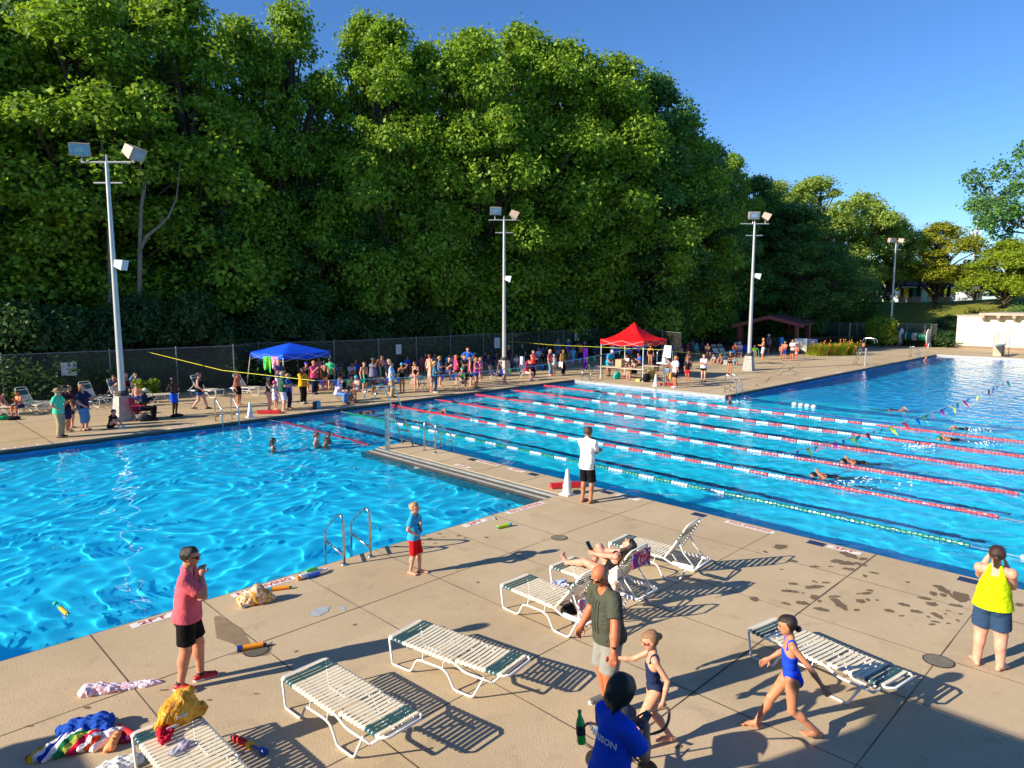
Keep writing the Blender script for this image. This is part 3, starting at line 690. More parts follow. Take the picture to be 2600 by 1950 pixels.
# painted warnings, depth marks and tiles ---------------------------------------
SIGNW = paint('deck_paint_white', (.72,.69,.64), .8, 0, .15, 7); SIGNR = paint('deck_paint_red', (.45,.035,.03), .8, 0, .3, 18); NAVY = paint('tile_dark_blue', (.02,.03,.08), .5)
def text_obj(name, s, size, mat, parent, loc, rz=0, rx=0, ext=.0015, sx=1.0):
    cu = bpy.data.curves.new(name, 'FONT'); cu.body = s; cu.size = size; cu.extrude = ext; cu.align_x = 'CENTER'; cu.align_y = 'CENTER'; cu.offset = size*.018
    cu.resolution_u = 2; o = bpy.data.objects.new(name, cu); COL.objects.link(o)
    bpy.context.view_layer.update(); me = bpy.data.meshes.new_from_object(o.evaluated_get(bpy.context.evaluated_depsgraph_get())); bpy.data.objects.remove(o)
    me.materials.clear(); me.materials.append(mat); q = link(bpy.data.objects.new(name, me), parent); q.location = loc; q.rotation_euler = (rx, 0, rz); q.scale = (sx, 1, 1); return q
def marker(cx, cy, wd, dp, rz, txt, label, flip=False, z=.004):
    r = empty('deck_marking', (cx, cy, 0), rz); tag(r, label, 'marking', 'depth and warning markings painted on the deck edge')
    mb = MB(); mb.box(-wd/2, wd/2, -dp/2, dp/2, z-.002, z); mb.build('white_panel', SIGNW, r)
    text_obj('lettering', txt, dp*.95, SIGNR, r, (0, 0, z+.002), PI if flip else 0, sx=min(1.6, wd*.86/(len(txt)*dp*.55)))
    return r
def mk(c, x0, y0, x1, y1, dp, txt, label, axis='x', flip=False):
    a, b = G(c, x0, y0), G(c, x1, y1); m_ = (a+b)/2; wd = (b-a).length
    if axis == 'x': marker(m_.x, YN-.06-dp/2, wd, dp, 0, txt, label, flip)
    else: marker(XP1-.10-dp/2, m_.y, wd, dp, -PI/2, txt, label, flip)
mk('n', 945,695,1250,600, .17, '2FT', 'white 2FT depth marking by the man in pink, leftmost on the near pool edge')
mk('o', 0,1000,580,815, .17, 'NO DIVING', 'white NO DIVING marking under the crumpled yellow bag')
mk('s', 925,1075,1090,1030, .17, '2FT', 'white 2FT depth marking right of the boy in blue')
mk('s', 1225,980,1475,905, .17, 'NO DIVING', 'white NO DIVING marking where the dividing walk meets the near edge')
mk('t', 820,1215,1065,1265, .17, '3FT', 'white 3FT depth marking on the lane pool edge near the wet patches', 'y')
mk('t', 105,1040,465,1110, .17, 'NO DIVING', 'white NO DIVING marking on the lane pool edge beyond the upright lounger', 'y')
mk('s', 1975,850,2135,885, .17, '3FT', 'worn white marking beside the feet of the man in the white shirt', 'y')
mk('s', 1210,665,1335,685, .17, '3FT', 'white 3FT marking on the dividing walk, lane pool side', 'y')
mk('s', 1000,605,1160,640, .16, 'NO DIVING', 'faded NO DIVING marking on the dividing walk beside a dark tile', 'y')
a = G('s', 835, 660); marker(XP0+.62, a.y, .62, .17, -PI/2, '2FT', 'white depth marking on the dividing walk next to the steel gutter', True)
for c, x0, x1, y, lab in (('a',560,720,1000,'faded white marking on the far deck below the man in mint'),('a',1310,1560,895,'faded white marking on the far deck near the ladder'),('a',5,330,1060,'faded NO DIVING marking at the far left of the far deck'),('k',700,1450,1380,'faded white marking by the far edge beside the woman on the folding chair'),('l',640,820,955,'faded white marking by the far edge left of the teal leggings'),('l',1480,1700,855,'faded white marking by the far edge before the seated girl in green cap')):
    g0 = G(c, x0, y); g1 = G(c, x1, y-8); marker((g0.x+g1.x)/2, YF+.22, abs(g1.x-g0.x), .18, 0, 'NO DIVING', lab)
for c, x, y, lab in (('e',825,900,'plain white marking on the right deck edge nearer the tall chair'),('e',585,945,'plain white marking on the right deck edge nearer the corner ladder')):
    g0 = G(c, x, y); r = empty('deck_marking', (g0.x, YM+.2, 0)); tag(r, lab, 'marking', 'depth and warning markings painted on the deck edge'); mb = MB(); mb.box(-.5,.5,-.09,.09,.002,.004); mb.build('white_panel', SIGNW, r)
for c, x, y, lab in (('t',745,1193,'dark blue tile set in the deck left of the 3FT marking'),('r',1815,632,'dark blue tile in the deck beside the woman in yellow'),('s',1915,830,'dark tile in the deck behind the man in the white shirt'),('s',1400,703,'dark tile in the dividing walk right of the 3FT marking'),('s',968,600,'dark tile in the dividing walk beside the ladder'),('p',1812,88,'dark tile in the deck behind the upright lounger')):
    g0 = G(c, x, y); mb = MB(); mb.box(-.11,.11,-.16,.16,.002,.005); o = mb.build('edge_tile', NAVY); o.location = (XP1-.2, g0.y, 0); tag(o, lab, 'tile', 'dark lane tiles set in the deck edge')
# drains
def drain(c, x, y, lab, rad=.17):
    g0 = G(c, x, y); r = empty('floor_drain', (g0.x, g0.y, 0)); tag(r, lab, 'drain', 'round drain grates in the deck')
    mb = MB(); mb.lathe([(rad,.002),(rad,.006),(rad*.9,.006)], n=24); mb.build('recess', paint('drain_dark', (.03,.027,.022), .8), r)
    mb = MB(); 
    for i in range(-6, 7):
        t = i/7*rad*.92; L = math.sqrt(max(rad*rad*.82-t*t, 0)); mb.box(t-.006, t+.006, -L, L, .007, .011)
    mb.build('grate', paint('drain_metal', (.22,.2,.16), .55, .5), r)
drain('p', 695, 270, 'round drain grate on the open deck between the boy and the loungers'); drain('r', 1612, 1185, 'round drain grate at the foot of the woman in yellow', .19); drain('o', 190, 1485, 'round drain grate in a damp patch under the orange water squirter')
# wet patches: dark splashes of their own shape
WET = paint('wet_concrete', (.17,.12,.065), .75, 0, .2, 6); WET.node_tree.nodes['Principled BSDF'].inputs['Alpha'].default_value = .78
def blob(mb, cx, cy, rx, ry, a, n=14, z=.0045):
    vs = []; ph = rnd.random()*6
    for i in range(n):
        t = 2*PI*i/n; k = 1+.28*math.sin(2*t+ph)+.16*math.sin(5*t+ph*2)+rnd.uniform(-.08,.08); u, v = rx*k*math.cos(t), ry*k*math.sin(t)
        vs.append((cx+u*math.cos(a)-v*math.sin(a), cy+u*math.sin(a)+v*math.cos(a), z))
    mb.add(vs, [tuple(range(n))])
mb = MB()
for x, y, wx, wy in ((500,383,70,15),(395,418,20,7),(590,483,28,13),(980,440,55,22),(938,493,72,20),(1060,505,40,14),(1080,468,40,10),(985,540,40,12),(740,522,32,10),(1160,566,32,8),(1095,588,18,10),(855,522,18,5),
   (590,643,30,12),(740,628,22,7),(820,635,28,8),(740,665,70,14),(540,693,30,12),(595,698,30,13),(660,708,14,5),(740,738,38,16),(775,765,16,10),(655,778,40,18),(540,782,32,10),(318,750,45,14),(790,823,55,14),(915,785,45,38),(880,733,40,10),(1035,827,24,9),
   (1065,765,45,12),(1115,755,20,8),(1180,758,14,6),(1105,710,40,10),(1130,690,35,6),(1050,713,18,6),(1640,683,50,26),(1575,712,28,16),(1645,722,32,10),(1765,735,75,34),(1515,745,50,10),(1565,785,55,11),(1732,795,42,12),(1370,790,40,12),(1265,832,45,10),(1455,838,36,16),(1600,866,36,18),(1540,875,16,6),(1350,868,20,6),(1680,922,14,6),(1590,910,28,8),(1565,928,28,7),(1745,900,16,7),(1680,832,16,5),(1395,632,20,5),(1765,855,12,6),(510,542,12,5),(2180,790,34,12),(1660,855,10,4)):
    g0, g1, g2 = G('r', x, y), G('r', x+wx, y), G('r', x, y+wy); blob(mb, g0.x, g0.y, max(.03, (g1-g0).length*.92), max(.02, (g2-g0).length*.9), math.atan2((g1-g0).y, (g1-g0).x))
for x, y, wx, wy in ((1810,434,24,8),(1750,410,20,6),(1900,388,22,6),(1660,500,20,5),(1500,505,20,4),(2080,408,26,5),(1940,420,12,4),(1860,480,16,4),(2140,430,16,4),(1745,480,12,4),(1700,455,10,4)):
    g0, g1, g2 = G('o', x, y), G('o', x+wx, y), G('o', x, y+wy); blob(mb, g0.x, g0.y, (g1-g0).length, (g2-g0).length, -.7)
for c, x, y, wx, wy in (('n',610,1237,30,7),('n',640,1293,28,7),('n',205,1367,22,7),('n',1155,1113,26,6),('n',1470,1183,22,5),('n',1800,1140,18,5),('q',1190,1278,50,14),('p',1500,1890,30,10),('p',110,268,20,5),('p',40,628,18,5),('o',1110,1240,20,8),('o',560,1490,20,8)):
    g0, g1, g2 = G(c, x, y), G(c, x+wx, y), G(c, x, y+wy); blob(mb, g0.x, g0.y, (g1-g0).length, (g2-g0).length, -.7)
o = mb.build('wet_patches', WET); tag(o, kind='structure')
DAMP = paint('damp_concrete', (.28,.20,.115), .8, 0, .2, 5); DAMP.node_tree.nodes['Principled BSDF'].inputs['Alpha'].default_value = .75
mb = MB(); v = [G('n', *q)+Vector((0,0,.0036)) for q in ((1500,600),(1540,590),(1700,680),(1760,790),(1830,820),(1912,770),(1905,830),(1880,870),(1740,880),(1690,855),(1600,870),(1690,835),(1640,790),(1520,750))]
mb.add(v, [tuple(range(len(v)))]); tag(mb.build('damp_patch', DAMP), kind='structure')
mb = MB(); blob(mb, *G('o', 785, 1115)[:2], .17, .12, -.3, 18, .0048); blob(mb, *G('o', 995, 1085)[:2], .035, .10, -.3, 10, .0048); tag(mb.build('paint_spill', paint('paint_spill', (.36,.40,.43), .7, 0, .15, 12)), kind='structure')
# ---------------- trees ----------------
def leaf_mat(name, dark, light, tr=.35):
    N = NT(name); oi = N.n('NewGeometry'); r = oi.outputs['Random Per Island']; f = N.noise(N.obj(), .55, 2, .6)
    c = N.ramp(r, [(0, dark), (.55, [(a+b)/2 for a, b in zip(dark, light)]), (1, light)])
    c = N.mix(N.ramp(f, [(.35, 0), (.7, .55)]), c, light)
    N.set(.55, 0, c, .3); t = N.n('BsdfTranslucent'); N.l(N.mix(.5, c, [min(1, x*y) for x, y in zip(light, (1.7,1.6,.9))]), t.inputs[0])
    m = N.n('MixShader'); m.inputs[0].default_value = tr; N.l(N.b.outputs[0], m.inputs[1]); N.l(t.outputs[0], m.inputs[2]); N.l(m.outputs[0], N.out.inputs[0]); return N.m
LF = dict(maple=leaf_mat('leaves_maple', (.035,.10,.02), (.30,.46,.03), .34), shade_tinted=leaf_mat('leaves_shade_tinted', (.022,.075,.026), (.14,.29,.05), .28), silver=leaf_mat('leaves_silver', (.12,.22,.03), (.36,.46,.08)),  # second leaf colour is darkened and blued to stand for shade low down
          lime=leaf_mat('leaves_lime', (.11,.19,.012), (.33,.42,.03)), gold=leaf_mat('leaves_gold', (.11,.16,.01), (.38,.38,.025)), shrub=leaf_mat('leaves_shrub', (.02,.06,.02), (.08,.16,.04)), dry=leaf_mat('leaves_dry', (.10,.13,.025), (.28,.30,.06)))
BARK = paint('bark', (.085,.065,.048), .9, 0, .35, 6, .1, .6, 9); DEADW = paint('dead_wood', (.24,.20,.165), .9, 0, .3, 5, .1, .5, 12)
def leaves_np(rs, cen, rad, n, size, flat=.75, droop=.35, up=.55, hollow=.55):
    """n leaf quads on the shell of each clump; cen (k,3), rad (k,)"""
    k = len(cen); tot = (np.maximum(20, n*(rad/rad.mean())**1.6)).astype(int); ci = np.repeat(np.arange(k), tot); m = len(ci)
    d = rs.normal(size=(m, 3)); d[:, 2] += .25; d /= np.linalg.norm(d, axis=1)[:, None]
    rr = rad[ci]*(hollow+(1.08-hollow)*rs.rand(m)**.6)*np.where(rs.rand(m) < .14, 1+.55*rs.rand(m), 1)
    # lobed clumps: sprays stick out
    ph = rs.rand(k)[ci]*6; lob = 1+.22*np.sin(3.1*np.arctan2(d[:,1], d[:,0])+ph)+.12*np.sin(7*d[:,2]*2+ph)
    p = cen[ci]+d*(rr*lob)[:, None]*np.array([1, 1, flat]); p[:, 2] -= droop*rr*(d[:,0]**2+d[:,1]**2)*rs.rand(m)
    nrm_ = d*.55+np.array([0, 0, up])+rs.normal(size=(m, 3))*.55; nrm_ /= np.linalg.norm(nrm_, axis=1)[:, None]
    a = d+rs.normal(size=(m, 3))*.5-np.array([0,0,.5]); a -= nrm_*(a*nrm_).sum(1)[:, None]; a /= np.linalg.norm(a, axis=1)[:, None]; b = np.cross(nrm_, a)
    s = (size*(.6+.8*rs.rand(m)))[:, None]
    V = np.stack([p-a*s*.5, p+b*s*.42-nrm_*s*.08, p+a*s*.62, p-b*s*.42-nrm_*s*.08], 1).reshape(-1, 3)
    return V, np.arange(m*4).reshape(-1, 4)
def crown_points(rs, H, Rc, z0, k, shape=1.0):
    pts = []; 
    while len(pts) < k:
        t = rs.rand()**.85; z = z0+(H-z0)*t; prof = (math.sin(PI*min(1, (t*.80+.20))**shape))**.75
        a = rs.rand()*2*PI; q = (.35+.65*math.sqrt(rs.rand())) * (1+.18*math.sin(2*a+3*t)+.12*math.sin(5*a))
        r = Rc*prof*q; pts.append((r*math.cos(a), r*math.sin(a), z-.6))
    return np.array(pts)
PROTO = {}
def tree_proto(key, seed, H, Rc, z0, k, n, size, crad, mat, shape=1.0, flat=.58, vis=True):
    rs_ = np.random.RandomState(seed); cen = crown_points(rs_, H, Rc, z0, k, shape); rad = crad*(.5+1.05*rs_.rand(k)**1.5)*(1.2-.35*cen[:, 2]/H)
    V, Q = leaves_np(rs_, cen, rad, n, size, flat); me = npmesh('crown', V, Q, mat, smooth=False)
    COL.objects.unlink(me); mb = MB(); r_ = random.Random(seed); tr = []; 
    for i in range(9):
        t = i/8; tr.append(Vector((math.sin(i*1.1+seed)*.22*t, math.cos(i*.9+seed)*.22*t, H*.86*t-.6)))
    mb.tube(tr, [max(.04, .34*(1-t/8)**.8*(H/22)) for t in range(9)], 8)
    sel = list(range(k)); r_.shuffle(sel)
    for j in sel[:int(k*.75)]:
        c = Vector(cen[j]); t = max(.12, min(.8, (c.z/H)-.14-.12*r_.random())); base = tr[0].lerp(tr[-1], t); i_ = int(t*8); base = tr[i_].lerp(tr[min(8, i_+1)], t*8-i_)
        L = (c-base).length; mid = base.lerp(c, .45)+Vector((r_.uniform(-.3,.3), r_.uniform(-.3,.3), L*.10)); r0 = .03+.012*L
        mb.tube([base, base.lerp(mid, .5)+Vector((0,0,L*.02)), mid, mid.lerp(c, .55)+Vector((0,0,.1)), c], [r0*1.5, r0*1.2, r0*.9, r0*.6, r0*.25], 5)
    tk = mb.build('trunk', BARK, None, True); COL.objects.unlink(tk); PROTO[key] = (me, tk, H, Rc)
tree_proto('A', 1, 22, 5.2, 2.5, 135, 360, .215, 1.15, LF['maple'])
tree_proto('B', 2, 22, 5.6, 1.8, 150, 330, .215, 1.1, LF['shade_tinted'])
tree_proto('C', 3, 22, 4.6, 3.5, 115, 350, .22, 1.1, LF['maple'], .85)
tree_proto('D', 4, 12, 4.2, 2.6, 80, 300, .24, 1.05, LF['gold'])
tree_proto('E', 6, 12, 4.2, 4.4, 90, 260, .20, .85, LF['gold'])
tree_proto('S', 5, 4.2, 2.6, .2, 46, 260, .15, .75, LF['shrub'])
def tree(key, x, y, H, Rc, label, mat=None, group=None, rz=None, name='broadleaf_tree', cat='tree', z=None):
    me, tk, H0, R0 = PROTO[key]; z = float(hill(np.float64(x), np.float64(y))) if z is None else z
    root = empty(name, (x, y, z), rnd.random()*6.28 if rz is None else rz); s = (Rc/R0, Rc/R0, H/H0); tag(root, label, cat, group)
    for pr_, mt in ((me, mat), (tk, None)):
        o = pr_.copy(); link(o, root); o.scale = s
        if mt is not None: o.material_slots[0].link = 'OBJECT'; o.material_slots[0].material = LF[mt]
    return root
def TR(key, x, ty, dist, Rc, label, mat=None, group='tall trees behind the pool fence', **k):
    g = AT('D', x, 700, dist=dist); z = float(hill(np.float64(g.x), np.float64(g.y))); top = AT('D', x, ty, dist=dist).z
    return tree(key, g.x, g.y, max(2, top-z), Rc, label, mat, group, z=z, **k)
TREES = [ # key, x, top y, distance, radius, label
 ('A',-70,-60,50,5.6,'tall dense tree cut off by the left edge of the picture'), ('B',90,-70,54,5.4,'tall dark leafy tree behind the far left of the fence'), ('A',215,-45,49,5.2,'tall tree directly behind the first light pole'),
 ('B',330,-55,56,5.2,'tall tree right of the first light pole, its top out of the picture'), ('C',425,-25,50,4.6,'tall bright-topped tree left of the blue canopy'), ('A',545,28,53,4.4,'tall tree whose top is left of the first gap of sky'),
 ('C',642,0,52,3.6,'slender tree with a pointed top reaching the upper edge, above the blue canopy'), ('B',610,300,60,5,'dark tree standing between and behind the two above the blue canopy'),
 ('C',802,22,54,3.5,'tree with two rounded tips right of the blue canopy'), ('C',850,32,52,3.9,'tall tree standing just right of the narrow sky gap'), ('A',930,78,55,4.3,'tree filling the dip left of the highest broad crown'),
 ('A',1025,48,56,5.0,'broad bright tree above the second light pole, left half of the great crown'), ('A',1130,42,60,5.6,'broad tall tree just right of the second light pole'), ('A',1225,78,62,5.4,'broad tree above the gap between light pole and red canopy'),
 ('A',1320,108,64,5.4,'broad bright tree directly above the red canopy'), ('B',1395,155,67,4.9,'dark tree on the falling right shoulder of the wood'), ('A',1455,225,70,4.6,'tree halfway down the falling right shoulder'),
 ('B',1510,305,75,4.6,'dark tree low on the right shoulder of the wood'), ('A',1568,325,80,3.4,'light-topped tree above the third light pole on its left'), ('B',1625,378,84,4.4,'dark tree behind the third light pole'),
 ('B',1700,440,82,5,'dark tree above the red roofed shelter'), ('B',1775,520,92,5,'dark low tree right of the shelter roof'),
 ('B',705,340,51,3.2,'low dark tree leaning out over the fence behind the blue canopy'), ('B',1010,330,57,3.6,'low dark tree behind the second light pole'), ('B',1190,400,60,3.8,'low dark tree left of the red canopy'),
 ('B',1385,430,66,4,'low dark tree right behind the red canopy'), ('B',1490,470,72,4,'low dark tree right of the red canopy'), ('B',1590,500,80,3.6,'low dark tree left of the red shelter'), ('B',480,300,51,3.6,'low dark tree left of the blue canopy'), ('B',100,330,50,4,'low dark tree at far left behind the tall grass'),
 ('B',860,390,55,3.4,'low dark tree between the blue canopy and the second pole')]
for t in TREES: TR(t[0], t[1], t[2], t[3], t[4]*(1.22 if t[1] not in (655, 775, 1568) else 1.12), t[5])
for t in ((('A'),1745,376,104,7.4,'feathery pale green tree rounding off the wood','silver'),('A',1665,385,98,5,'pale tree between the dark wood and the feathery tree','silver'),('E',1845,412,112,5.6,'feathery pale tree left of the fourth light pole','silver'),('E',1912,458,116,4.4,'pale feathery tree behind the fourth light pole','silver'),
          ('E',2018,476,118,5.0,'round golden green tree in front of the park pavilion','gold'),('E',2165,512,116,5.0,'round yellow green tree on the hill at right','lime'),('E',2268,505,112,6,'yellow green tree cut by the right edge','lime'),('E',2100,575,200,7,'bluish tree far off beyond the park','silver'),('D',2190,590,200,8,'far small tree beyond the houses','silver'),('D',1960,560,150,8,'tree behind the pavilion roof','lime'),('E',1780,540,122,6,'dark tree left of the park pavilion','shade_tinted')):
    TR(*t[:6], mat=t[6], group='trees on the park hill')
# tree at the right edge whose branches hang into the picture
g = AT('D', 2335, 700, dist=58); zt = AT('D', 2335, 290, dist=58).z; zb = AT('D', 2335, 520, dist=58).z
rs_ = np.random.RandomState(77); cen = []
for i in range(80):
    a = rs_.rand()*2*PI; q = math.sqrt(rs_.rand()); th = rs_.rand(); cen.append((6.6*q*math.cos(a), 6.6*q*math.sin(a), zb+(zt-zb)*(.12+.88*th*(1-.35*q*q))+.25*q))
cen = np.array(cen); V, Q = leaves_np(rs_, cen, .8*(.6+.7*rs_.rand(len(cen))), 330, .17); r = empty('overhanging_tree', (g.x, g.y, 0)); tag(r, 'large tree whose leafy branches reach in from the right edge against the sky', 'tree')
npmesh('crown', V, Q, LF['shade_tinted'], r, False); mb = MB(); mb.tube([(0,0,-.3),(.1,0,4),(0,.1,8),(0,0,zt-3)], [.4,.34,.26,.1], 8)
for c in cen[::2]: mb.tube([(0,0,zb-1.5+rs_.rand()*2), (c[0]*.4, c[1]*.4, zb+.4), tuple(c)], [.13,.09,.03], 5)
mb.build('trunk', BARK, r, True)
# off to the left: trees standing outside the picture that shade the wood from the low sun
for i, (x, y, h_) in enumerate(((-6,51,26),(-15,54,27),(-25,56,26),(-35,60,27),(-46,64,28),(-2,58,27),(-20,64,29))):
    tree('AB'[i % 2], x, y, h_, 5.4, 'tall tree of the same wood, outside the left edge of the picture', group='trees of the wood left of the picture')
# a second, taller rank closing the wood behind
for i, (x, d) in enumerate(((20,66),(160,68),(290,66),(400,68),(500,70),(700,68),(960,70),(1080,74),(1180,76),(1280,78),(1360,82),(1440,86))):
    ty = {20:120,160:200,290:260,400:300,500:400,700:450,960:330,1080:110,1180:130,1280:170,1360:230,1440:330}[x]
    TR('BA'[i % 2], x, ty, d, 7.0, 'tree deep in the wood, showing dark between the front crowns', group='trees deep in the wood')
# dead snags
def snag(x, yb, yt, dist, pts, label):
    g = AT('D', x, yb, dist=dist); r = empty('dead_tree', (g.x, g.y, 0)); tag(r, label, 'tree', 'bare dead trunks before the wood'); mb = MB(); 
    for q in pts:
        P = [AT('D', a, b, dist=dist)-Vector((g.x, g.y, 0)) for a, b in q[0]]; P[0].z -= .3 if q[2] else 0; n = len(P)
        for i in range(1, n): P[i] += Vector((rnd.uniform(-.08,.08),)*2+(0,))
        mb.tube(P, [q[1]*(1-.75*i/(n-1)) for i in range(n)], 7)
    mb.build('trunk', DEADW, r, True)
snag(300, 760, 340, 43.4, [([(298,790),(300,540),(304,460),(308,400),(300,345)], .15, 1), ([(304,460),(312,410),(318,355)], .07, 0), ([(300,545),(318,510),(345,490),(365,470),(382,430),(391,350)], .11, 0), ([(342,492),(352,465)], .04, 0)], 'bare forked dead trunk right of the first light pole')
snag(222, 800, 300, 44, [([(238,790),(240,560),(230,420),(222,340),(219,290)], .15, 1), ([(238,470),(200,435),(160,400),(140,390)], .10, 0)], 'thin bare dead trunk behind the first light pole')
# understorey along the fence
for i in range(30):
    t = i/29; x = -40+1640*t; g = G('D', x, 0+ (768-.045*x), 2.35); d = g.xy.length+2.6+rnd.random()*2.0; q = AT('D', x, 700, dist=d)
    tree('S', q.x, q.y, rnd.uniform(3.2, 5.8), rnd.uniform(2.4, 3.2), 'dark bushy undergrowth close behind the chain-link fence', group='undergrowth behind the fence', name='shrub', cat='shrub', z=-.1)
# ---------------- shrubs and ornamental plants ----------------
def bush(c, x, y, w_, h_, label, mat, name='shrub', leaf=.13, n=210, k=34, dist=None):
    g = G(c, x, y) if dist is None else AT(c, x, y, dist=dist); z = 0 if dist is None else float(hill(g.x, g.y)); rs_ = np.random.RandomState(int(x)); cen = np.stack([(rs_.rand(k)-.5)*w_*.75, (rs_.rand(k)-.5)*w_*.7, h_*(.15+.68*rs_.rand(k))], 1)
    cen[:, :2] *= (1.1-.5*cen[:, 2:3]/h_); V, Q = leaves_np(rs_, cen, h_*.17*(.7+.6*rs_.rand(k)), n, leaf); r = empty(name, (g.x, g.y, z)); tag(r, label, 'shrub'); npmesh('foliage', V, Q, LF[mat], r, False)
    mb = MB(); 
    for q in cen[::4]: mb.tube([(0,0,-.1), tuple(q*.5), tuple(q)], [.03,.02,.01], 5)
    mb.build('stems', BARK, r); return g
bush('D', 1906, 750, 3.6, 3.2, 'large leafy bush right of the tall chair at the deep pool', 'lime', leaf=.2)
bush('D', 2045, 742, 3.4, 2.9, 'clipped dark green bush at the left corner of the cream wall', 'shrub')
bush('D', 2048, 712, 3.6, 3.0, 'tall wild shrub above the corner of the cream wall', 'dry', dist=98, leaf=.22)
bush('D', 2125, 684, 7, 1.2, 'scrub growing over the hill behind the cream wall', 'dry', dist=112, leaf=.2, n=120)
bush('D', 2208, 655, 2.5, 4.6, 'dark leafy bush above the cream wall at right edge', 'shade_tinted', dist=96)
bush('m', 2060, 900, 1.5, 1.0, 'small leafy plant in front of the fence right of the first pole', 'lime')
bush('m', 330, 930, 3.2, 2.1, 'tangled half-dry shrub in front of the fence at far left', 'dry', leaf=.16)
bush('m', 620, 860, 2.4, 2.2, 'weedy green shrub beside the tall grass clump', 'shrub', leaf=.15)
bush('m', 60, 960, 3, 1.5, 'low weedy shrub at the left picture edge', 'dry')
bush('i', 860, 430, 2.6, 1.8, 'yellowish shrub behind the black railing left of the shelter', 'gold'); bush('i', 1080, 420, 2.8, 2.0, 'green shrub behind the black railing by the shelter', 'lime')
def grassclump(c, x, y, rad, h_, n, label, col='lime'):
    g = G(c, x, y); rs_ = np.random.RandomState(9); V = []; F = []
    for i in range(n):
        a = rs_.rand()*2*PI; L = h_*(.7+.5*rs_.rand()); out = rad*(.25+.75*rs_.rand()); bx, by = .25*rad*rs_.randn()*.6, .25*rad*rs_.randn()*.6; w_ = .012+.01*rs_.rand(); px, py = -math.sin(a)*w_, math.cos(a)*w_
        for s in range(5):
            t = s/4; r_ = out*t**1.6; z = L*(t*1.5-.62*t**2.6); k = (1-t*.85); V += [(bx+r_*math.cos(a)-px*k, by+r_*math.sin(a)-py*k, z), (bx+r_*math.cos(a)+px*k, by+r_*math.sin(a)+py*k, z)]
        b = i*10; F += [(b+2*s, b+2*s+1, b+2*s+3, b+2*s+2) for s in range(4)]
    r = npmesh('ornamental_grass', np.array(V), np.array(F), LF[col], None, False); r.location = g; tag(r, label, 'plant'); return r
grassclump('m', 960, 840, 1.6, 1.9, 900, 'big fountain of bright green grass before the fence')
# day lilies
for c, x, y, wd, lab in (('e', 660, 775, 3.6, 'left clump of yellow-green day lilies with orange flowers'), ('e', 800, 772, 3.8, 'middle clump of day lilies with orange flowers'), ('e', 890, 768, 3.0, 'right clump of day lilies beside the tall chair')):
    q = grassclump(c, x, y, wd*.55, 1.05, 620, lab, 'lime'); q.name = 'day_lily_clump'; q['group'] = 'day lily bed at the deep pool'
    mb = MB()
    for i in range(20): a = rnd.random()*6.28; r_ = wd*.5*math.sqrt(rnd.random()); zz = rnd.uniform(.75, 1.3); mb.ell((r_*math.cos(a), r_*math.sin(a), zz), (.06,.06,.05), n=6, m=4); mb.tube([(r_*math.cos(a)*.6, r_*math.sin(a)*.6, 0), (r_*math.cos(a), r_*math.sin(a), zz)], .008, 4)
    mb.build('flowers', paint('lily_orange', (.62,.22,.02), .6), q)
# ---------------- chain-link fence ----------------
GALV = paint('galvanised', (.26,.26,.24), .5, .4, .15, 6)
def mesh_mat():
    N = NT('chain_link'); g = N.geo(); sp = N.n('SeparateXYZ'); N.l(g, sp.inputs[0]); u = N.math('ADD', N.math('MULTIPLY', sp.outputs[0], .97), N.math('MULTIPLY', sp.outputs[1], -.3)); s = 1/.13
    def band(v): return N.math('LESS_THAN', N.math('ABSOLUTE', N.math('SUBTRACT', N.math('FRACT', N.math('MULTIPLY', v, s)), .5)), .058)
    m_ = N.math('MAXIMUM', band(N.math('ADD', u, sp.outputs[2])), band(N.math('SUBTRACT', u, sp.outputs[2])))
    N.set(.5, .3, (.16,.16,.145)); N.l(m_, N.b.inputs['Alpha']); return N.m
LINK = mesh_mat()
FT = [('D',-60,779),('a',0,325),('a',870,290),('a',1405,268),('a',1865,250),('b',460,170+60),('b',1310,210),('b',1810,190),('c',850,150),('c',1220,130),('c',1545,125),('c',1840,100),('c',2120,90),('d',650,240),('d',870,235),('d',1460,292)]
tops = [G(c, x, y, 2.3) for c, x, y in FT]
fr = empty('chain_link_fence', (tops[0].x, tops[0].y, 0)); tag(fr, 'long grey chain-link fence between the pool deck and the wood', 'fence'); off = fr.location
mb = MB(); mp = MB()
for a, b in zip(tops, tops[1:]):
    a0, b0 = Vector((a.x, a.y, 0))-off, Vector((b.x, b.y, 0))-off; mb.add([a0, b0, b0+Vector((0,0,2.3)), a0+Vector((0,0,2.3))], [(0,1,2,3)])
    mp.tube([a0+Vector((0,0,2.32)), b0+Vector((0,0,2.32))], .022, 6)
mb.build('chain_mesh', LINK, fr); mp.build('top_rail', GALV, fr)
pp = []
for a, b in zip(tops, tops[1:]):
    L = (b-a).length; n = max(1, round(L/3.1))
    for i in range(n): pp.append(a.lerp(b, i/n))
for p_ in pp:
    mb = MB(); mb.tube([(0,0,-.1),(0,0,2.42)], .032, 6); o = mb.build('post', GALV, fr); o.location = Vector((p_.x, p_.y, 0))-off+Vector((.02,-.04,0))
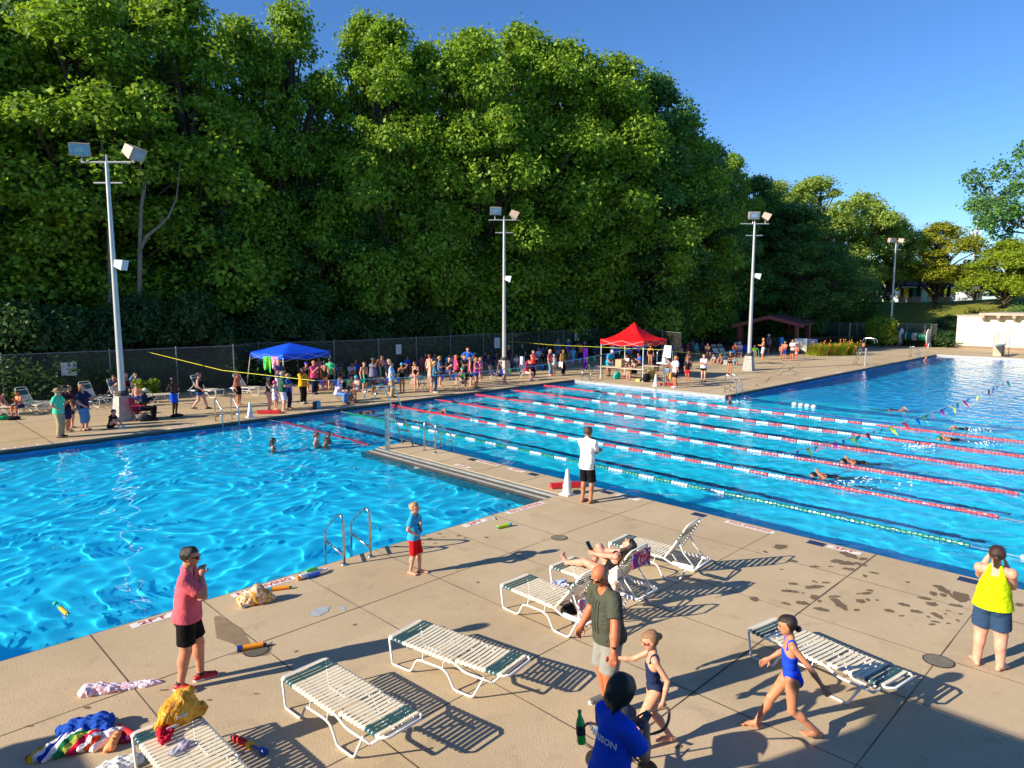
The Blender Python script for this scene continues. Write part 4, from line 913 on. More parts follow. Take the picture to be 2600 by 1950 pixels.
# signs on the fence
SG = paint('sign_white', (.62,.63,.62), .6, 0, .08, 4); SGT = paint('sign_text', (.05,.06,.08), .6)
def fsign(c, x, y, w_, h_, lab):
    # the fence panel the sight line meets
    d = ray(c, x, y); best = None
    for a, b in zip(tops, tops[1:]):
        e = b-a; den = d.x*e.y-d.y*e.x
        if abs(den) < 1e-9: continue
        t = (a.x*e.y-a.y*e.x)/den; s_ = ((d.x*t-a.x)*e.x+(d.y*t-a.y)*e.y)/(e.x**2+e.y**2)
        if t > 0 and -.02 <= s_ <= 1.02: best = (t, math.atan2(e.y, e.x)); break
    if not best: return
    t, az = best; p_ = Vector((d.x*t, d.y*t, CH+d.z*t)); r = empty('fence_sign', (p_.x+math.sin(az)*.08, p_.y-math.cos(az)*.08, p_.z), az); tag(r, lab, 'sign', 'white notices on the chain-link fence')
    mb = MB(); mb.box(-w_/2, w_/2, -.01, .01, -h_/2, h_/2); mb.build('sign_board', SG, r); mb = MB()
    for k in range(3): mb.box(-w_*.08, w_*.12, -.014, -.011, h_*(.2-.22*k), h_*(.26-.22*k)) if k != 1 else mb.box(-w_*.2, w_*.05, -.014, -.011, -.02, .02)
    mb.build('lettering', SGT, r)
fsign('m', 965, 480, .62, .62, 'white square sign on the fence behind the tall grass'); fsign('k', 80, 440, .55, .5, 'white sign on the fence at the left corner of the blue canopy'); fsign('l', 443, 50, .42, .62, 'white sign on the fence behind the boy in blue')
fsign('j', 705, 130, .42, .75, 'white sign on the fence left of the second light pole'); fsign('j', 1962, 48, .34, .7, 'white sign on the fence above the purple towel')
# ---------------- light poles ----------------
POLEM = paint('pole_pale_steel', (.50,.49,.47), .38, .45, .12, 1.5); CONCB = paint('pole_base_concrete', (.36,.35,.33), .85, 0, .2, 4); HEADM = paint('lamp_head_tan', (.46,.33,.26), .6, 0, .1, 4); LENS = paint('lamp_lens', (.25,.35,.42), .15, .2, .2, 12); HORN = paint('speaker_pale', (.62,.66,.68), .5)
def light_pole(c, x, y, ct, xt, yt, label, heads, spk, clip=True, base=True, bh=1.0, bw=.33, z0=0.0, g=None, spkz=None):
    g = G(c, x, y) if g is None else g; top = AT(ct, xt, yt, dist=g.xy.length).z-z0; r = empty('light_pole', (g.x, g.y, z0)); tag(r, label, 'light pole', 'tall floodlight poles around the pool')
    if base:
        mb = MB(); b0, b1 = bw, bw*.72; mb.add([(-b0,-b0,0),(b0,-b0,0),(b0,b0,0),(-b0,b0,0),(-b1,-b1,bh),(b1,-b1,bh),(b1,b1,bh),(-b1,b1,bh)], [(0,3,2,1),(4,5,6,7),(0,1,5,4),(1,2,6,5),(2,3,7,6),(3,0,4,7)])
        o = mb.build('concrete_base', CONCB, r); o.rotation_euler.z = R(8); mb = MB(); mb.lathe([(.24,bh),(.24,bh+.12),(.18,bh+.2)], n=12); mb.build('collar', GUT, r)
    mb = MB(); mb.lathe([(.14,bh if base else -.2),(.135,bh+.2),(.07,top)], n=12); mb.build('pole', POLEM, r, True, 40)
    vr = Vector((_R.x, _R.y, 0))
    mb = MB(); mb.tube([vr*-.95+Vector((0,0,top+.02)), vr*.95+Vector((0,0,top+.02))], .04, 6); mb.build('cross_arm', POLEM, r); mb = MB(); mb.tube([vr*-.55+Vector((0,0,top-.75)), vr*.55+Vector((0,0,top-.75))], .035, 6); mb.build('lower_arm', POLEM, r); mb = MB(); mb.tube([(0,0,top-.1),(0,0,top+.3)], .04, 6); mb.build('finial', POLEM, r)
    for (o_, az, tilt, hz) in heads:
        M = Matrix.Translation(vr*o_+Vector((0,0,top+hz))) @ Matrix.Rotation(az, 4, 'Z') @ Matrix.Rotation(tilt, 4, 'Y'); mb = MB()
        M = M @ Matrix.Scale(.86, 4); V = [(-.30,-.30,-.2),(.28,-.42,-.28),(.28,.42,-.28),(-.30,.30,-.2),(-.30,-.30,.2),(.28,-.42,.28),(.28,.42,.28),(-.30,.30,.2)]
        mb.add([M @ Vector(v) for v in V], [(0,3,2,1),(4,5,6,7),(0,1,5,4),(2,3,7,6),(3,0,4,7),(1,2,6,5)]); h = mb.build('lamp_head', HEADM, r)
        mb = MB(); mb.box(.284,.295,-.36,.36,-.22,.22, M); mb.build('lens', LENS, h); mb = MB()
        for q in range(6): mb.box(.297,.305,-.14+.055*q,-.12+.055*q,-.1,.08, M)
        mb.build('louvre', SG, h); mb = MB(); p0 = M @ Vector((-.1,0,-.2)); mb.tube([p0, Vector((vr.x*o_, vr.y*o_, top))], .035, 6); mb.build('bracket', POLEM, r)
    if spk:
        M = Matrix.Translation(Vector((0,0,spk[0]))+vr*spk[1]) @ Matrix.Rotation(spk[2], 4, 'Z') @ Matrix.Rotation(.25, 4, 'Y'); mb = MB(); V = [(-.15,-.14,-.13),(.2,-.2,-.2),(.2,.2,-.2),(-.15,.14,-.13),(-.15,-.14,.13),(.2,-.2,.2),(.2,.2,.2),(-.15,.14,.13)]
        mb.add([M @ Vector(v) for v in V], [(0,3,2,1),(4,5,6,7),(0,1,5,4),(2,3,7,6),(3,0,4,7),(1,2,6,5)]); mb.build('loudspeaker', HORN, r); mb = MB(); mb.tube([(0,0,spk[0]+.15), tuple(M @ Vector((-.1,0,0)))], .03, 6); mb.build('speaker_bracket', POLEM, r)
    return r
LP1 = light_pole('D', 268, 908, 'D', 236, 352, 'nearest floodlight pole with concrete foot, among the people at far left', [(-.95, R(-115), .35, .52), (1.05, R(-60), .55, .40)], (6.15, .25, R(-50)))
light_pole('D', 1089, 812, 'D', 1088, 476, 'second floodlight pole, standing behind the seated timekeepers', [(-.55, R(-125), .3, .6), (.6, R(-40), .5, .35)], (6.1, .22, R(-45)))
light_pole('D', 1617, 800, 'D', 1633, 484, 'third floodlight pole on a concrete foot in front of the red shelter', [(-.12, R(-135), .3, .6), (.75, R(-60), .5, .5)], (6.4, .3, R(-50)))
gp = AT('D', 1921, 745, dist=86); light_pole('D', 0, 0, 'D', 1931, 524, 'farthest floodlight pole, rising behind the big bush', [(-.5, R(-120), .3, .25), (.5, R(-70), .3, .2)], (5.6, .3, R(-40)), g=gp, base=False)
# ---------------- lane ropes and flags ----------------
LSEG = .53
FLR = paint('float_red', (.55,.03,.04), .35, 0, .15, 30); FLW = paint('float_white', (.62,.61,.58), .35, 0, .08, 30); FLG = paint('float_green', (.01,.20,.12), .35, 0, .15, 30); FLM = paint('float_maroon', (.22,.015,.05), .4, 0, .2, 20)
CABLE = paint('cable_grey', (.3,.3,.3), .5)
def floats(mb, ax, ay, bx, by, z, period=.105, rad=.05):
    d = Vector((bx-ax, by-ay, 0)); L = d.length; n = int(L/period); d.normalize(); pts = []; rr = []
    for i in range(n):
        for o, r_ in ((0, .03), (.012, rad), (.07, rad), (.082, .03)):
            s = i*period+o; pts.append(Vector((ax, ay, z+.006*math.sin(s*1.7)))+d*s+Vector((.02*math.sin(s*.6), 0, 0))); rr.append(r_)
    if len(pts) > 2: mb.tube(pts, rr, 8)
def lane(x, segs, label, xm=None):
    r = empty('lane_rope', (x, 0, 0)); tag(r, label, 'lane rope', 'lane ropes across the pool'); mb = MB()
    for y0, y1, k in segs: mb.m = 'rwg'.index(k); floats(mb, 0, y0, 0, y1, WZ+.012)
    mb.build('float_discs', [FLR, FLW, FLG], r, True, 45)
    mb = MB(); mb.tube([(0,YF,WZ+.03),(0,segs[0][0],WZ+.01),(0,segs[-1][1],WZ+.01),(0,-7,WZ+.01)], .008, 5); mb.build('cable', CABLE, r)
def segs(c, p0, p1, p2, solid, alt, tail, tailend=None):
    ya, yb, yc = G(c[0], *p0, WZ).y, G(c[1], *p1, WZ).y, G(c[2], *p2, WZ).y; s = [(ya, yb, solid)]; y = yb; k = 0
    while y-LSEG > yc: s.append((y, y-LSEG, 'w' if k % 2 == 0 else alt)); y -= LSEG; k += 1
    s.append((y, 3.0, tail)); return s
xs = [16.08, 18.74, 21.38, 24.04, 26.66, 29.39]
lane(xs[0], segs(('s','s','t'), (40,278), (400,352), (350,905), 'g','g','g')+[(2.2,-7,'w')], 'green and white lane rope, nearest of the six')
lane(xs[1], segs(('s','s','t'), (345,213), (910,330), (620,762), 'r','r','r')+[(2.4,-7,'g')], 'red and white lane rope next to the green one')
lane(xs[2], segs(('s','s','t'), (690,190), (1130,262), (800,635), 'r','r','r')+[(2.3,-7,'g')], 'third lane rope from the near side, red and white')
lane(xs[3], segs(('s','s','t'), (960,148), (1370,208), (915,527), 'r','r','r')+[(2.3,-7,'w')], 'fourth lane rope from the near side, red and white')
lane(xs[4], segs(('s','d','t'), (1235,120), (390,1062), (1260,475), 'r','r','r'), 'fifth lane rope from the near side, red and white')
lane(xs[5], segs(('s','d','t'), (1415,80), (550,982), (1330,392), 'r','r','r'), 'farthest lane rope, red and white, by the far deck corner')
a, b = G('D', 610, 912, WZ), G('D', 800, 962, WZ); r = empty('lane_rope', (0, 0, 0)); tag(r, 'dark maroon float rope in the shallow pool behind the bathers', 'lane rope'); mb = MB(); floats(mb, a.x, a.y, b.x, b.y, WZ+.005); mb.build('maroon_floats', FLM, r, True, 45); mb = MB(); mb.tube([(a.x-.3,YF,WZ+.05),(a.x,a.y,WZ)], .008, 4); mb.build('cable', CABLE, r)
r = empty('float_line', (0,0,0)); tag(r, 'thin line of four white floats in the deep pool', 'float line'); mb = MB()
for i in range(4):
    p_ = G('t', 600+45*i, 218+6*i, WZ); mb.ell((p_.x, p_.y, WZ+.05), (.13,.13,.10))
mb.build('white_floats', FLW, r, True); mb = MB(); p0, p1 = G('t', 300, 225, WZ), G('t', 1700, 400, WZ); mb.tube([p0+Vector((0,0,.02)), p1+Vector((0,0,.02))], .03, 5); mb.build('rope', paint('rope_navy', (.02,.05,.2), .6), r)
PEN = [paint('pennant_'+n, c, .5, 0, .08, 4) for n, c in (('magenta',(.55,.06,.40)),('blue',(.02,.16,.62)),('yellow',(.62,.66,.03)),('green',(.01,.38,.22)),('red',(.58,.02,.05)))]
YROPE = paint('rope_yellow', (.75,.68,.05), .5); WROPE = paint('rope_white', (.6,.6,.6), .5)
def flags(A_, B_, n, sag, label, wind=.06):
    r = empty('flag_line', (0,0,0)); tag(r, label, 'flag line'); P = []
    for i in range(41): t = i/40; q = A_.lerp(B_, t); q.z -= sag*4*t*(1-t); P.append(q)
    mb = MB(); mb.tube(P, .012, 5); mb.build('string', WROPE, r); d = (B_-A_).normalized()
    for i in range(n):
        t = (i+.5)/n; j = t*40; k = int(j); q = P[k].lerp(P[min(40,k+1)], j-k); w_ = .105; h_ = .29+rnd.uniform(-.03,.02); sw = rnd.uniform(-1,1)*wind; s2 = rnd.uniform(-1,1)*wind
        a_, b_ = q-d*w_, q+d*w_; n_ = Vector((-d.y, d.x, 0)); c_ = q+Vector((0,0,-h_))+n_*sw*2+d*s2; m1, m2 = a_.lerp(c_,.5)+n_*s2*.5, b_.lerp(c_,.5)-n_*s2*.3
        mb = MB(); mb.add([a_, b_, m2, m1, c_], [(0,1,2,3),(3,2,4)]); mb.build('pennant', PEN[i % 5], r)
    return r
flags(Vector((12.4,22.4,1.92)), Vector((33.9,22.6,2.30)), 38, .45, 'far line of coloured pennants hanging before the crowd')
flags(AT('t', 520, 558, dist=20.5), AT('t', 2110, 40, dist=36.5), 34, .28, 'near line of coloured pennants crossing the lanes at right', .16)
def rope(name, pts, label, mat, r_=.010, sag=0):
    mb = MB(); P = []
    for a, b in zip(pts, pts[1:]):
        for i in range(8): t = i/8; q = a.lerp(b, t); q.z -= sag*4*t*(1-t); P.append(q)
    P.append(pts[-1]); mb.tube(P, r_, 5); tag(mb.build(name, mat), label, 'rope')
rope('yellow_rope', [AT('D', 318, 760, Y=38), AT('D', 480, 800, Y=27), Vector((12.4,22.4,1.92))], 'yellow rope slanting down from the fence at left to the pennants', YROPE)
c0 = AT('d', 1230, 478, dist=math.hypot(33.2, 21.3)); c1 = AT('d', 1350, 492, dist=math.hypot(33.2, 20.9))
rope('yellow_rope', [AT('j', 700, 85, Y=36), AT('j', 1200, 130, Y=33), AT('d', 20, 425, Y=27.5), c0], 'yellow rope stretched from the fence to the white guard chair', YROPE)
e_ = G('i', 1885, 690, .05); rope('yellow_rope', [c1, AT('d', 2212, 585, dist=47), e_], 'yellow rope running from the white guard chair down to the deck at right', YROPE)
# ---------------- hand rails, ladders, guard stands ----------------
def chrome():
    N = NT('stainless'); f = N.noise(N.obj(), 14, 3, .6); N.set(None, 1, N.ramp(f, [(.3, (.50,.49,.47)), (.7, (.66,.65,.62))])); N.l(N.ramp(f, [(.3, .16), (.7, .32)]), N.b.inputs['Roughness']); return N.m
SS = chrome()
def handrail(p, q, f, label, h=.92, reach=.66, fine=True):
    """two rails standing at p and q on the deck, arching forward along f into the water"""
    m_ = (p+q)/2; az = math.atan2(f[1], f[0]); r = empty('pool_handrail', (m_.x, m_.y, 0), az); tag(r, label, 'handrail', 'steel ladders and hand rails at the pool edges'); w_ = (q-p).length/2
    for s in (1, -1):
        mb = MB(); P = rnd_path([(0,s*w_,-.02),(0,s*w_,h-.12),(.05,s*w_,h),(.18,s*w_,h*.97),(reach,s*w_,h*.56),(reach+.01,s*w_,-.75)], .13, 5); mb.tube(P, .0245, 10); o = mb.build('rail', SS, r, True)
        mb = MB(); mb.tube([(0,s*w_,.17),(reach,s*w_,.30)], .019, 8); mb.build('cross_bar', SS, o, True); mb = MB(); mb.lathe([(.06,.001),(.058,.02),(.03,.03)], (0,s*w_,0), 14); mb.build('flange', SS, o, True)
    for k in range(2): mb = MB(); mb.tube([(reach-.0,-w_,-.28-.28*k),(reach,w_,-.28-.28*k)], .02, 6); mb.build('step', SS, r)
V_ = Vector
handrail(V_((6.42,10.76,0)), V_((6.98,10.74,0)), (0,1), 'big steel hand rails at the near pool edge left of the boy')
handrail(V_((13.42,17.42,0)), V_((13.42,16.86,0)), (1,0), 'steel hand rails on the dividing walk by the tall guard stand')
handrail(V_((10.85,27.5,0)), V_((11.5,27.5,0)), (0,-1), 'steel hand rails on the far deck beside the white cone')
handrail(V_((32.85,25.65,0)), V_((32.85,26.3,0)), (-1,0), 'steel hand rails at the inner corner left of the red canopy')
handrail(V_((33.25,17.6,0)), V_((33.85,17.6,0)), (0,-1), 'steel hand rails at the outer deck corner')
handrail(V_((64.6,17.6,0)), V_((65.2,17.6,0)), (0,-1), 'steel hand rails at the far left edge of the deep pool')
SEATW = paint('guard_seat_white', (.72,.70,.66), .35, 0, .06, 5)
def guardstand(px, py, f, label, seat=False, lad=None, h=1.32, top=2.05):
    az = math.atan2(f[1], f[0]); r = empty('guard_stand', (px, py, 0), az); tag(r, label, 'guard stand', 'lifeguard stands by the pool'); w_ = .29
    mb = MB(); mb.box(-.05,.05,-.05,.05,0,h); mb.tube([(0,0,0),(0,0,.03)], .11, 10); mb.build('post', SS, r)
    if not seat: mb = MB(); mb.box(-.04,.04,-.09,-.055,.0,h-.04); mb.build('second_post', SS, r)
    for s in (1, -1):
        mb = MB(); L = lad
        if not seat: P = rnd_path([(-L,s*w_,0),(-L*.42,s*w_,h*1.08),(-L*.2,s*w_,top-.15),(-L*.1,s*w_,top),(.05,s*w_,top+.02),(.45,s*w_,top-.02),(.62,s*w_,top-.12),(.64,s*w_,top-.36)], .12, 4)
        else: P = rnd_path([(-L,s*w_,0),(-.35,s*w_,h),(-.33,s*w_,top-.1),(-.2,s*w_,top),(.1,s*w_,top),(.3,s*w_,top-.1),(.32,s*w_,h+.02)], .12, 4)
        mb.tube(P, .022, 8); mb.build('ladder_rail', SS, r, True)
    for k in range(4):
        t = (k+.6)/4.2; x = -lad+(lad*.58 if not seat else lad-.35)*t; mb = MB(); mb.box(x-.04, x+.04, -w_, w_, h*t*1.05-.015, h*t*1.05+.015); mb.build('rung', SS, r)
    if seat:
        mb = MB(); mb.box(-.35,.3,-.33,.33,h-.03,h+.03); mb.build('platform', SEATW, r); mb = MB()
        V = [(.3*(-1 if i else 1)*0+x, y, z) for i, (x, y, z) in enumerate(((.22,-.26,h+.34),(.24,.26,h+.34),(-.18,.26,h+.30),(-.18,-.26,h+.30),(-.30,-.22,h+.95),(-.30,.22,h+.95)))]
        mb.add(V, [(0,1,2,3),(3,2,5,4)]); mb.add([(x-.05, y, z-.035) for x, y, z in V], [(3,2,1,0),(4,5,2,3)]); mb.box(-.1,.1,-.1,.1,h+.03,h+.29); mb.build('seat', SEATW, r)
guardstand(12.72, 18.43, (-1,0), 'bare tall steel guard stand at the tip of the dividing walk', lad=.80)
guardstand(53.8, 17.5, (0,-1), 'bare steel guard stand on the right deck beyond the lilies', lad=.75)
guardstand(33.02, 21.15, (-1,0), 'lifeguard stand with a white seat beside the red canopy', seat=True, lad=.95)
mb = MB(); mb.ell((0,0,.0), (.12,.12,.15)); o = mb.build('hanging_lantern', paint('rust_orange', (.45,.14,.03), .6), None, True); o.location = AT('e', 1013, 697, dist=56.4); tag(o, 'small rust-orange container hanging on the far guard stand', 'container')
# ---------------- cones, rescue tubes ----------------
CONEW = paint('cone_white', (.70,.68,.64), .5, 0, .08, 6); TUBER = paint('rescue_red', (.55,.012,.02), .45, 0, .1, 6); BLACKM = paint('black_matte', (.015,.015,.017), .6)
def cone_(c, x, y, h_, label, rot=0):
    g = G(c, x, y); r = empty('marker_cone', g, rot); tag(r, label, 'cone', 'white marker cones by the guards'); mb = MB(); b, t = .125*h_/.62, .035*h_/.62
    mb.lathe([(b,.03),(b*.95,.06),(t,h_),(t*.7,h_+.01)], n=14); mb.build('cone_body', CONEW, r, True, 40); mb = MB(); mb.box(-b*1.1, b*1.1, -b*1.1, b*1.1, 0, .035); mb.build('foot', CONEW, r)
cone_('s', 1632, 845, .64, 'white cone at the heels of the man in the white shirt'); cone_('a', 2008, 823, .62, 'white cone right of the far hand rails'); cone_('d', 1170, 885, .66, 'white cone under the white guard chair')
def rescue(c, xa, ya, xb, yb, label, badge=None):
    a, b = G(c, xa, ya), G(c, xb, yb); m_ = (a+b)/2; L = (b-a).length/2; r = empty('rescue_tube', (m_.x, m_.y, 0), math.atan2((b-a).y, (b-a).x)); tag(r, label, 'rescue tube', 'red rescue tubes lying on the deck'); mb = MB()
    mb.ell((0,0,.08), (L,.10,.075), n=12, m=12); mb.box(-L*.86, L*.86, -.09, .09, .02, .13); mb.build('foam_body', TUBER, r, True, 50); mb = MB(); mb.tube([(L*.9,0,.08),(L+.08,.03,.03),(L+.12,.1,.02)], .02, 5); mb.build('strap', BLACKM, r)
    if badge: mb = MB(); mb.box(-.12,.12,-.085,.085,.1305,.1325); mb.box(-.12,.12,-.0935,-.0915,.05,.11); mb.build('white_patch', CONEW, r)
rescue('s', 1500, 805, 1740, 790, 'red rescue tube behind the white cone and the man in white', True); rescue('b', 440, 1020, 735, 1018, 'red rescue tube on the far deck right of the white cone'); rescue('d', 1200, 875, 1375, 880, 'red rescue tube under the white guard chair')
mb = MB(); mb.lathe([(.09,0),(.11,.03),(.1,.05)], n=12); o = mb.build('coiled_strap', paint('khaki_strap', (.28,.26,.10), .8)); o.location = G('s', 1690, 825); tag(o, 'small khaki bundle beside the white cone on the dividing walk', 'strap')
# ---------------- canopies ----------------
TUBEG = paint('tent_leg', (.55,.55,.54), .4, .5, .1, 5)
def canopy(F, az, s, eave, apex, mat, label, name, swoop=0.0, splay=.0, val=.26):
    r = empty(name, (F[0], F[1], 0), az); tag(r, label, 'canopy'); c = [(0,0),(s,0),(s,s),(0,s)]; n = 10; V = []; Fc = []
    def z_(u, v):
        e = max(abs(u-.5), abs(v-.5))*2; t = 1-e; zz = eave+(apex-eave)*((t**(1+swoop))*.55+.45*t if not swoop else t**(1+swoop)); return zz-.05*math.sin(PI*min(1, abs((u if abs(v-.5) > abs(u-.5) else v))))*e**6*1.0
    for i in range(2*n+1):
        for j in range(2*n+1): u, v = i/(2*n), j/(2*n); V.append((u*s, v*s, z_(u, v)))
    m_ = 2*n+1
    for i in range(2*n):
        for j in range(2*n): a = i*m_+j; Fc.append((a, a+m_, a+m_+1, a+1))
    o = meshobj('canopy_top', V, Fc, mat, r, True, 25)
    mb = MB()
    for k in range(4):
        a, b = c[k], c[(k+1) % 4]; P = []
        for i in range(2*n+1):
            t = i/(2*n); x, y = a[0]+(b[0]-a[0])*t, a[1]+(b[1]-a[1])*t; z = z_(x/s, y/s); P.append((x, y, z)); 
        lo = [(x, y, z-val-.03*math.sin(PI*i/(2*n))) for i, (x, y, z) in enumerate(P)]; mb.add(P+lo, [(i, i+1, m_+i+1, m_+i) for i in range(2*n)])
    mb.build('valance', mat, r)
    for x, y in c:
        ox, oy = (x/s-.5)*2*splay, (y/s-.5)*2*splay; mb = MB(); ix, iy = x+(.04 if x == 0 else -.04), y+(.04 if y == 0 else -.04); mb.bar((ix+ox, iy+oy, 0), (ix, iy, eave-.02), .04); q = mb.build('leg', TUBEG, r); mb = MB(); mb.box(ix+ox-.06, ix+ox+.06, iy+oy-.06, iy+oy+.06, 0, .02); mb.build('foot_plate', TUBEG, q)
    for k in range(4):
        a, b = c[k], c[(k+1) % 4]; mb = MB(); 
        def P2(t, z): return (a[0]+(b[0]-a[0])*t, a[1]+(b[1]-a[1])*t, z)
        for t0, t1, z0, z1 in ((.02,.5,eave-.05,eave-.4),(.5,.98,eave-.4,eave-.05),(.02,.5,eave-.4,eave-.05),(.5,.98,eave-.05,eave-.4)): mb.bar(P2(t0,z0), P2(t1,z1), .012)
        mb.build('truss', TUBEG, r)
    return r
BLUET = cloth('0d4fd8', .7); REDT = cloth('e80f16', .7)
canopy((16.9,33.7), R(8), 3.0, 1.98, 2.45, BLUET, 'bright blue pop-up canopy by the fence at left', 'pop_up_canopy', 0, .22)
canopy((34.05,23.25), R(6), 2.95, 2.42, 3.45, REDT, 'bright red pop-up canopy over the timing table', 'pop_up_canopy', .75, 0, .28)
def towel_hang(P0, P1, drop, mat, label, name='towel', wav=.05, cat='towel', cut=.35):
    n = 12; V = []; F = []
    for i in range(n+1):
        t = i/n; q = P0.lerp(P1, t); dr = drop*(1-cut*rnd.random()*.4-cut*.3*math.sin(3*t+1))
        for j in range(7): s = j/6; V.append((q.x+wav*math.sin(9*t+2*s)*s, q.y+wav*math.cos(8*t+s)*s, q.z-dr*s))
    F = [(i*7+j, (i+1)*7+j, (i+1)*7+j+1, i*7+j+1) for i in range(n) for j in range(6)]
    o = meshobj(name, V, F, mat, None, True); md = o.modifiers.new('thick', 'SOLIDIFY'); md.thickness = .012; tag(o, label, cat); return o
def tie_dye(name, cols, sc=2.2):
    N = NT(name); f = N.noise(N.obj(), sc, 2, .5, 1.5); st = [(.25+.5*i/(len(cols)-1), hexc(c)) for i, c in enumerate(cols)]; N.set(.85, 0, N.ramp(f, st), .1); return N.m
TD1 = tie_dye('towel_green_dye', ['20b0c0','1ca060','7ad020','20a070']); TD2 = tie_dye('towel_pink_dye', ['3090e0','e8e8f0','f0407a','e0e8ff','4060d0']); TD3 = tie_dye('towel_floral', ['f0f0f8','f0f0f8','3048a8','f4f0f4','7a68c0'], 5)
towel_hang(AT('k', 130, 400, dist=38.6), AT('k', 275, 405, dist=38.4), .85, TD1, 'green tie-dyed towel hanging from the blue canopy'); towel_hang(AT('k', 288, 405, dist=38.3), AT('k', 405, 410, dist=38.1), .75, TD2, 'blue and pink towel hanging from the blue canopy')
# ---------------- loungers ----------------
FRW = paint('lounger_frame_white', (.74,.73,.70), .35, 0, .05, 6); STC = paint('strap_cream', (.76,.68,.50), .45, 0, .08, 9); STG = paint('strap_green', (.025,.095,.10), .4, 0, .2, 9)
def straps(mb, segs_, w_, pitch=.0635, sw=.044):
    """straps wrapped across the rails along a list of ((x,z),(x,z)) positions"""
    for (x, z, ux, uz) in segs_:
        nx, nz = -uz, ux; a = sw/2; t = .020
        V = []; prof = [(-w_-.021,-.012),(-w_-.017,.012),(-w_+.012,.022),(-w_*.45,.019),(0,.017),(w_*.45,.019),(w_-.012,.022),(w_+.017,.012),(w_+.021,-.012)]
        for yy, hh in prof:
            for s in (-1, 1): V.append((x+ux*a*s+nx*hh, yy, z+uz*a*s+nz*hh))
        for yy, hh in prof:
            for s in (-1, 1): V.append((x+ux*a*s+nx*(hh-.004), yy, z+uz*a*s+nz*(hh-.004)))
        n = len(prof); F = [(2*i, 2*i+1, 2*i+3, 2*i+2) for i in range(n-1)]+[(2*n+2*i+2, 2*n+2*i+3, 2*n+2*i+1, 2*n+2*i) for i in range(n-1)]+[(2*i+1, 2*n+2*i+1, 2*n+2*i+3, 2*i+3) for i in range(n-1)]+[(2*i+2, 2*n+2*i+2, 2*n+2*i, 2*i) for i in range(n-1)]
        mb.add(V, F)
def lounger(loc, az, back, label, group='white strap loungers on the pool deck', lite=False, low=0.0):
    r = empty('sun_lounger', loc, az); tag(r, label, 'lounger', group); w_ = .30; zs = .37; H_ = 1.12; n8 = 5 if lite else 8
    c, s = math.cos(R(back)), math.sin(R(back)); bl = .78
    for q in (1, -1):
        y = q*(w_+.0); mb = MB()
        mb.tube(rnd_path([(.02,y,zs-.02),(.07,y,.03),(.10,y,.017),(.40,y,.017),(.50,y,.20),(.56,y,.225),(.92,y,.235),(1.02,y,.2),(1.12,y,.03),(1.16,y,.017),(1.42,y,.017),(1.60,y,zs-.03)], .05, 3), .0145, n8); mb.build('leg_frame', FRW, r, True)
        mb = MB(); mb.tube([(.60,y,.23),(.63,y,zs-.01)], .009, 5); mb.tube([(.94,y,.23),(.97,y,zs-.01)], .009, 5); mb.build('rail_strut', FRW, r)
    mb = MB(); mb.tube(rnd_path([(1.72,-w_,zs-.06),(1.3,-w_,zs-.07),(H_,-w_,zs),(0,-w_,zs),(0,w_,zs),(H_,w_,zs),(1.3,w_,zs-.07),(1.72,w_,zs-.06)], .06, 4)+[(1.72,-w_,zs-.06)], .0155, n8); mb.build('seat_frame', FRW, r, True)
    def bp(t): return (H_+.01+c*t-s*0+(.02*math.sin(PI*t/bl) if back < 8 else 0), zs+s*t+.0+(-.025*math.sin(PI*t/bl) if back >= 8 else .012))
    mb = MB(); wb = w_-.035; P = [(bp(t)[0], -wb, bp(t)[1]) for t in (0,.2,.4,.6,bl-.06)]+[(bp(bl)[0], -wb+.06, bp(bl)[1]), (bp(bl)[0], wb-.06, bp(bl)[1])]+[(bp(t)[0], wb, bp(t)[1]) for t in (bl-.06,.6,.4,.2,0)]
    mb.tube(P, .0155, n8); mb.build('back_frame', FRW, r, True)
    if back > 8:
        mid = bp(.42)
        for q in (1, -1): mb = MB(); mb.tube([(mid[0], q*.2, mid[1]), (mid[0]+.10, q*.22, (mid[1]+zs)/2-.02), (1.68, q*.24, zs-.05)], .0125, 6); mb.build('prop_bar', FRW, r, True)
        [MB().bar((1.3,q*(w_-.02),zs-.05), (1.68,q*(w_-.02),zs-.04), .02, .05).build('ratchet', FRW, r) for q in (1, -1)]
    seat = []; green = []; x = .045; i = 0
    while x < H_-.02:
        (green if i in (1,2,3) else seat).append((x, zs, 1, 0)); x += .0635; i += 1
    mb = MB(); straps(mb, seat, w_); mb.build('seat_straps', STC, r); mb = MB(); straps(mb, green, w_); mb.build('green_foot_straps', STG, r)
    bs = []; bg_ = []; t = .03; i = 0; nn = int((bl-.14)/.0635)
    while t < bl-.11: x, z = bp(t); x2, z2 = bp(t+.01); L = math.hypot(x2-x, z2-z); (bg_ if i in (nn-3, nn-2, nn-1) else bs).append((x, z, (x2-x)/L, (z2-z)/L)); t += .0635; i += 1
    mb = MB(); straps(mb, bs, wb); mb.build('back_straps', STC, r); mb = MB(); straps(mb, bg_, wb); mb.build('green_head_straps', STG, r)
    return r
def L_at(p0, p1, q0, back, label, **k):
    """p0 p1 the two foot corners, q0 a point along the left side, all seen in the photograph at seat height"""
    a, b, c = p0, p1, q0; m_ = (a+b)/2; d = Vector((c.x-a.x, c.y-a.y, 0)).normalized(); return lounger((m_.x, m_.y, 0), math.atan2(d.y, d.x), back, label, **k)
Z3 = .38
L1 = L_at(G('p',215,640,Z3), G('p',440,558,Z3), G('p',700,845,Z3), 52, 'lounger with raised back just left of the bald man, foot end toward the pool')
L2 = L_at(G('p',612,495,Z3), G('p',800,420,Z3), G('p',612,495,Z3)+Vector((.02,-1,0)), 56, 'lounger on which the dark-haired woman reclines')
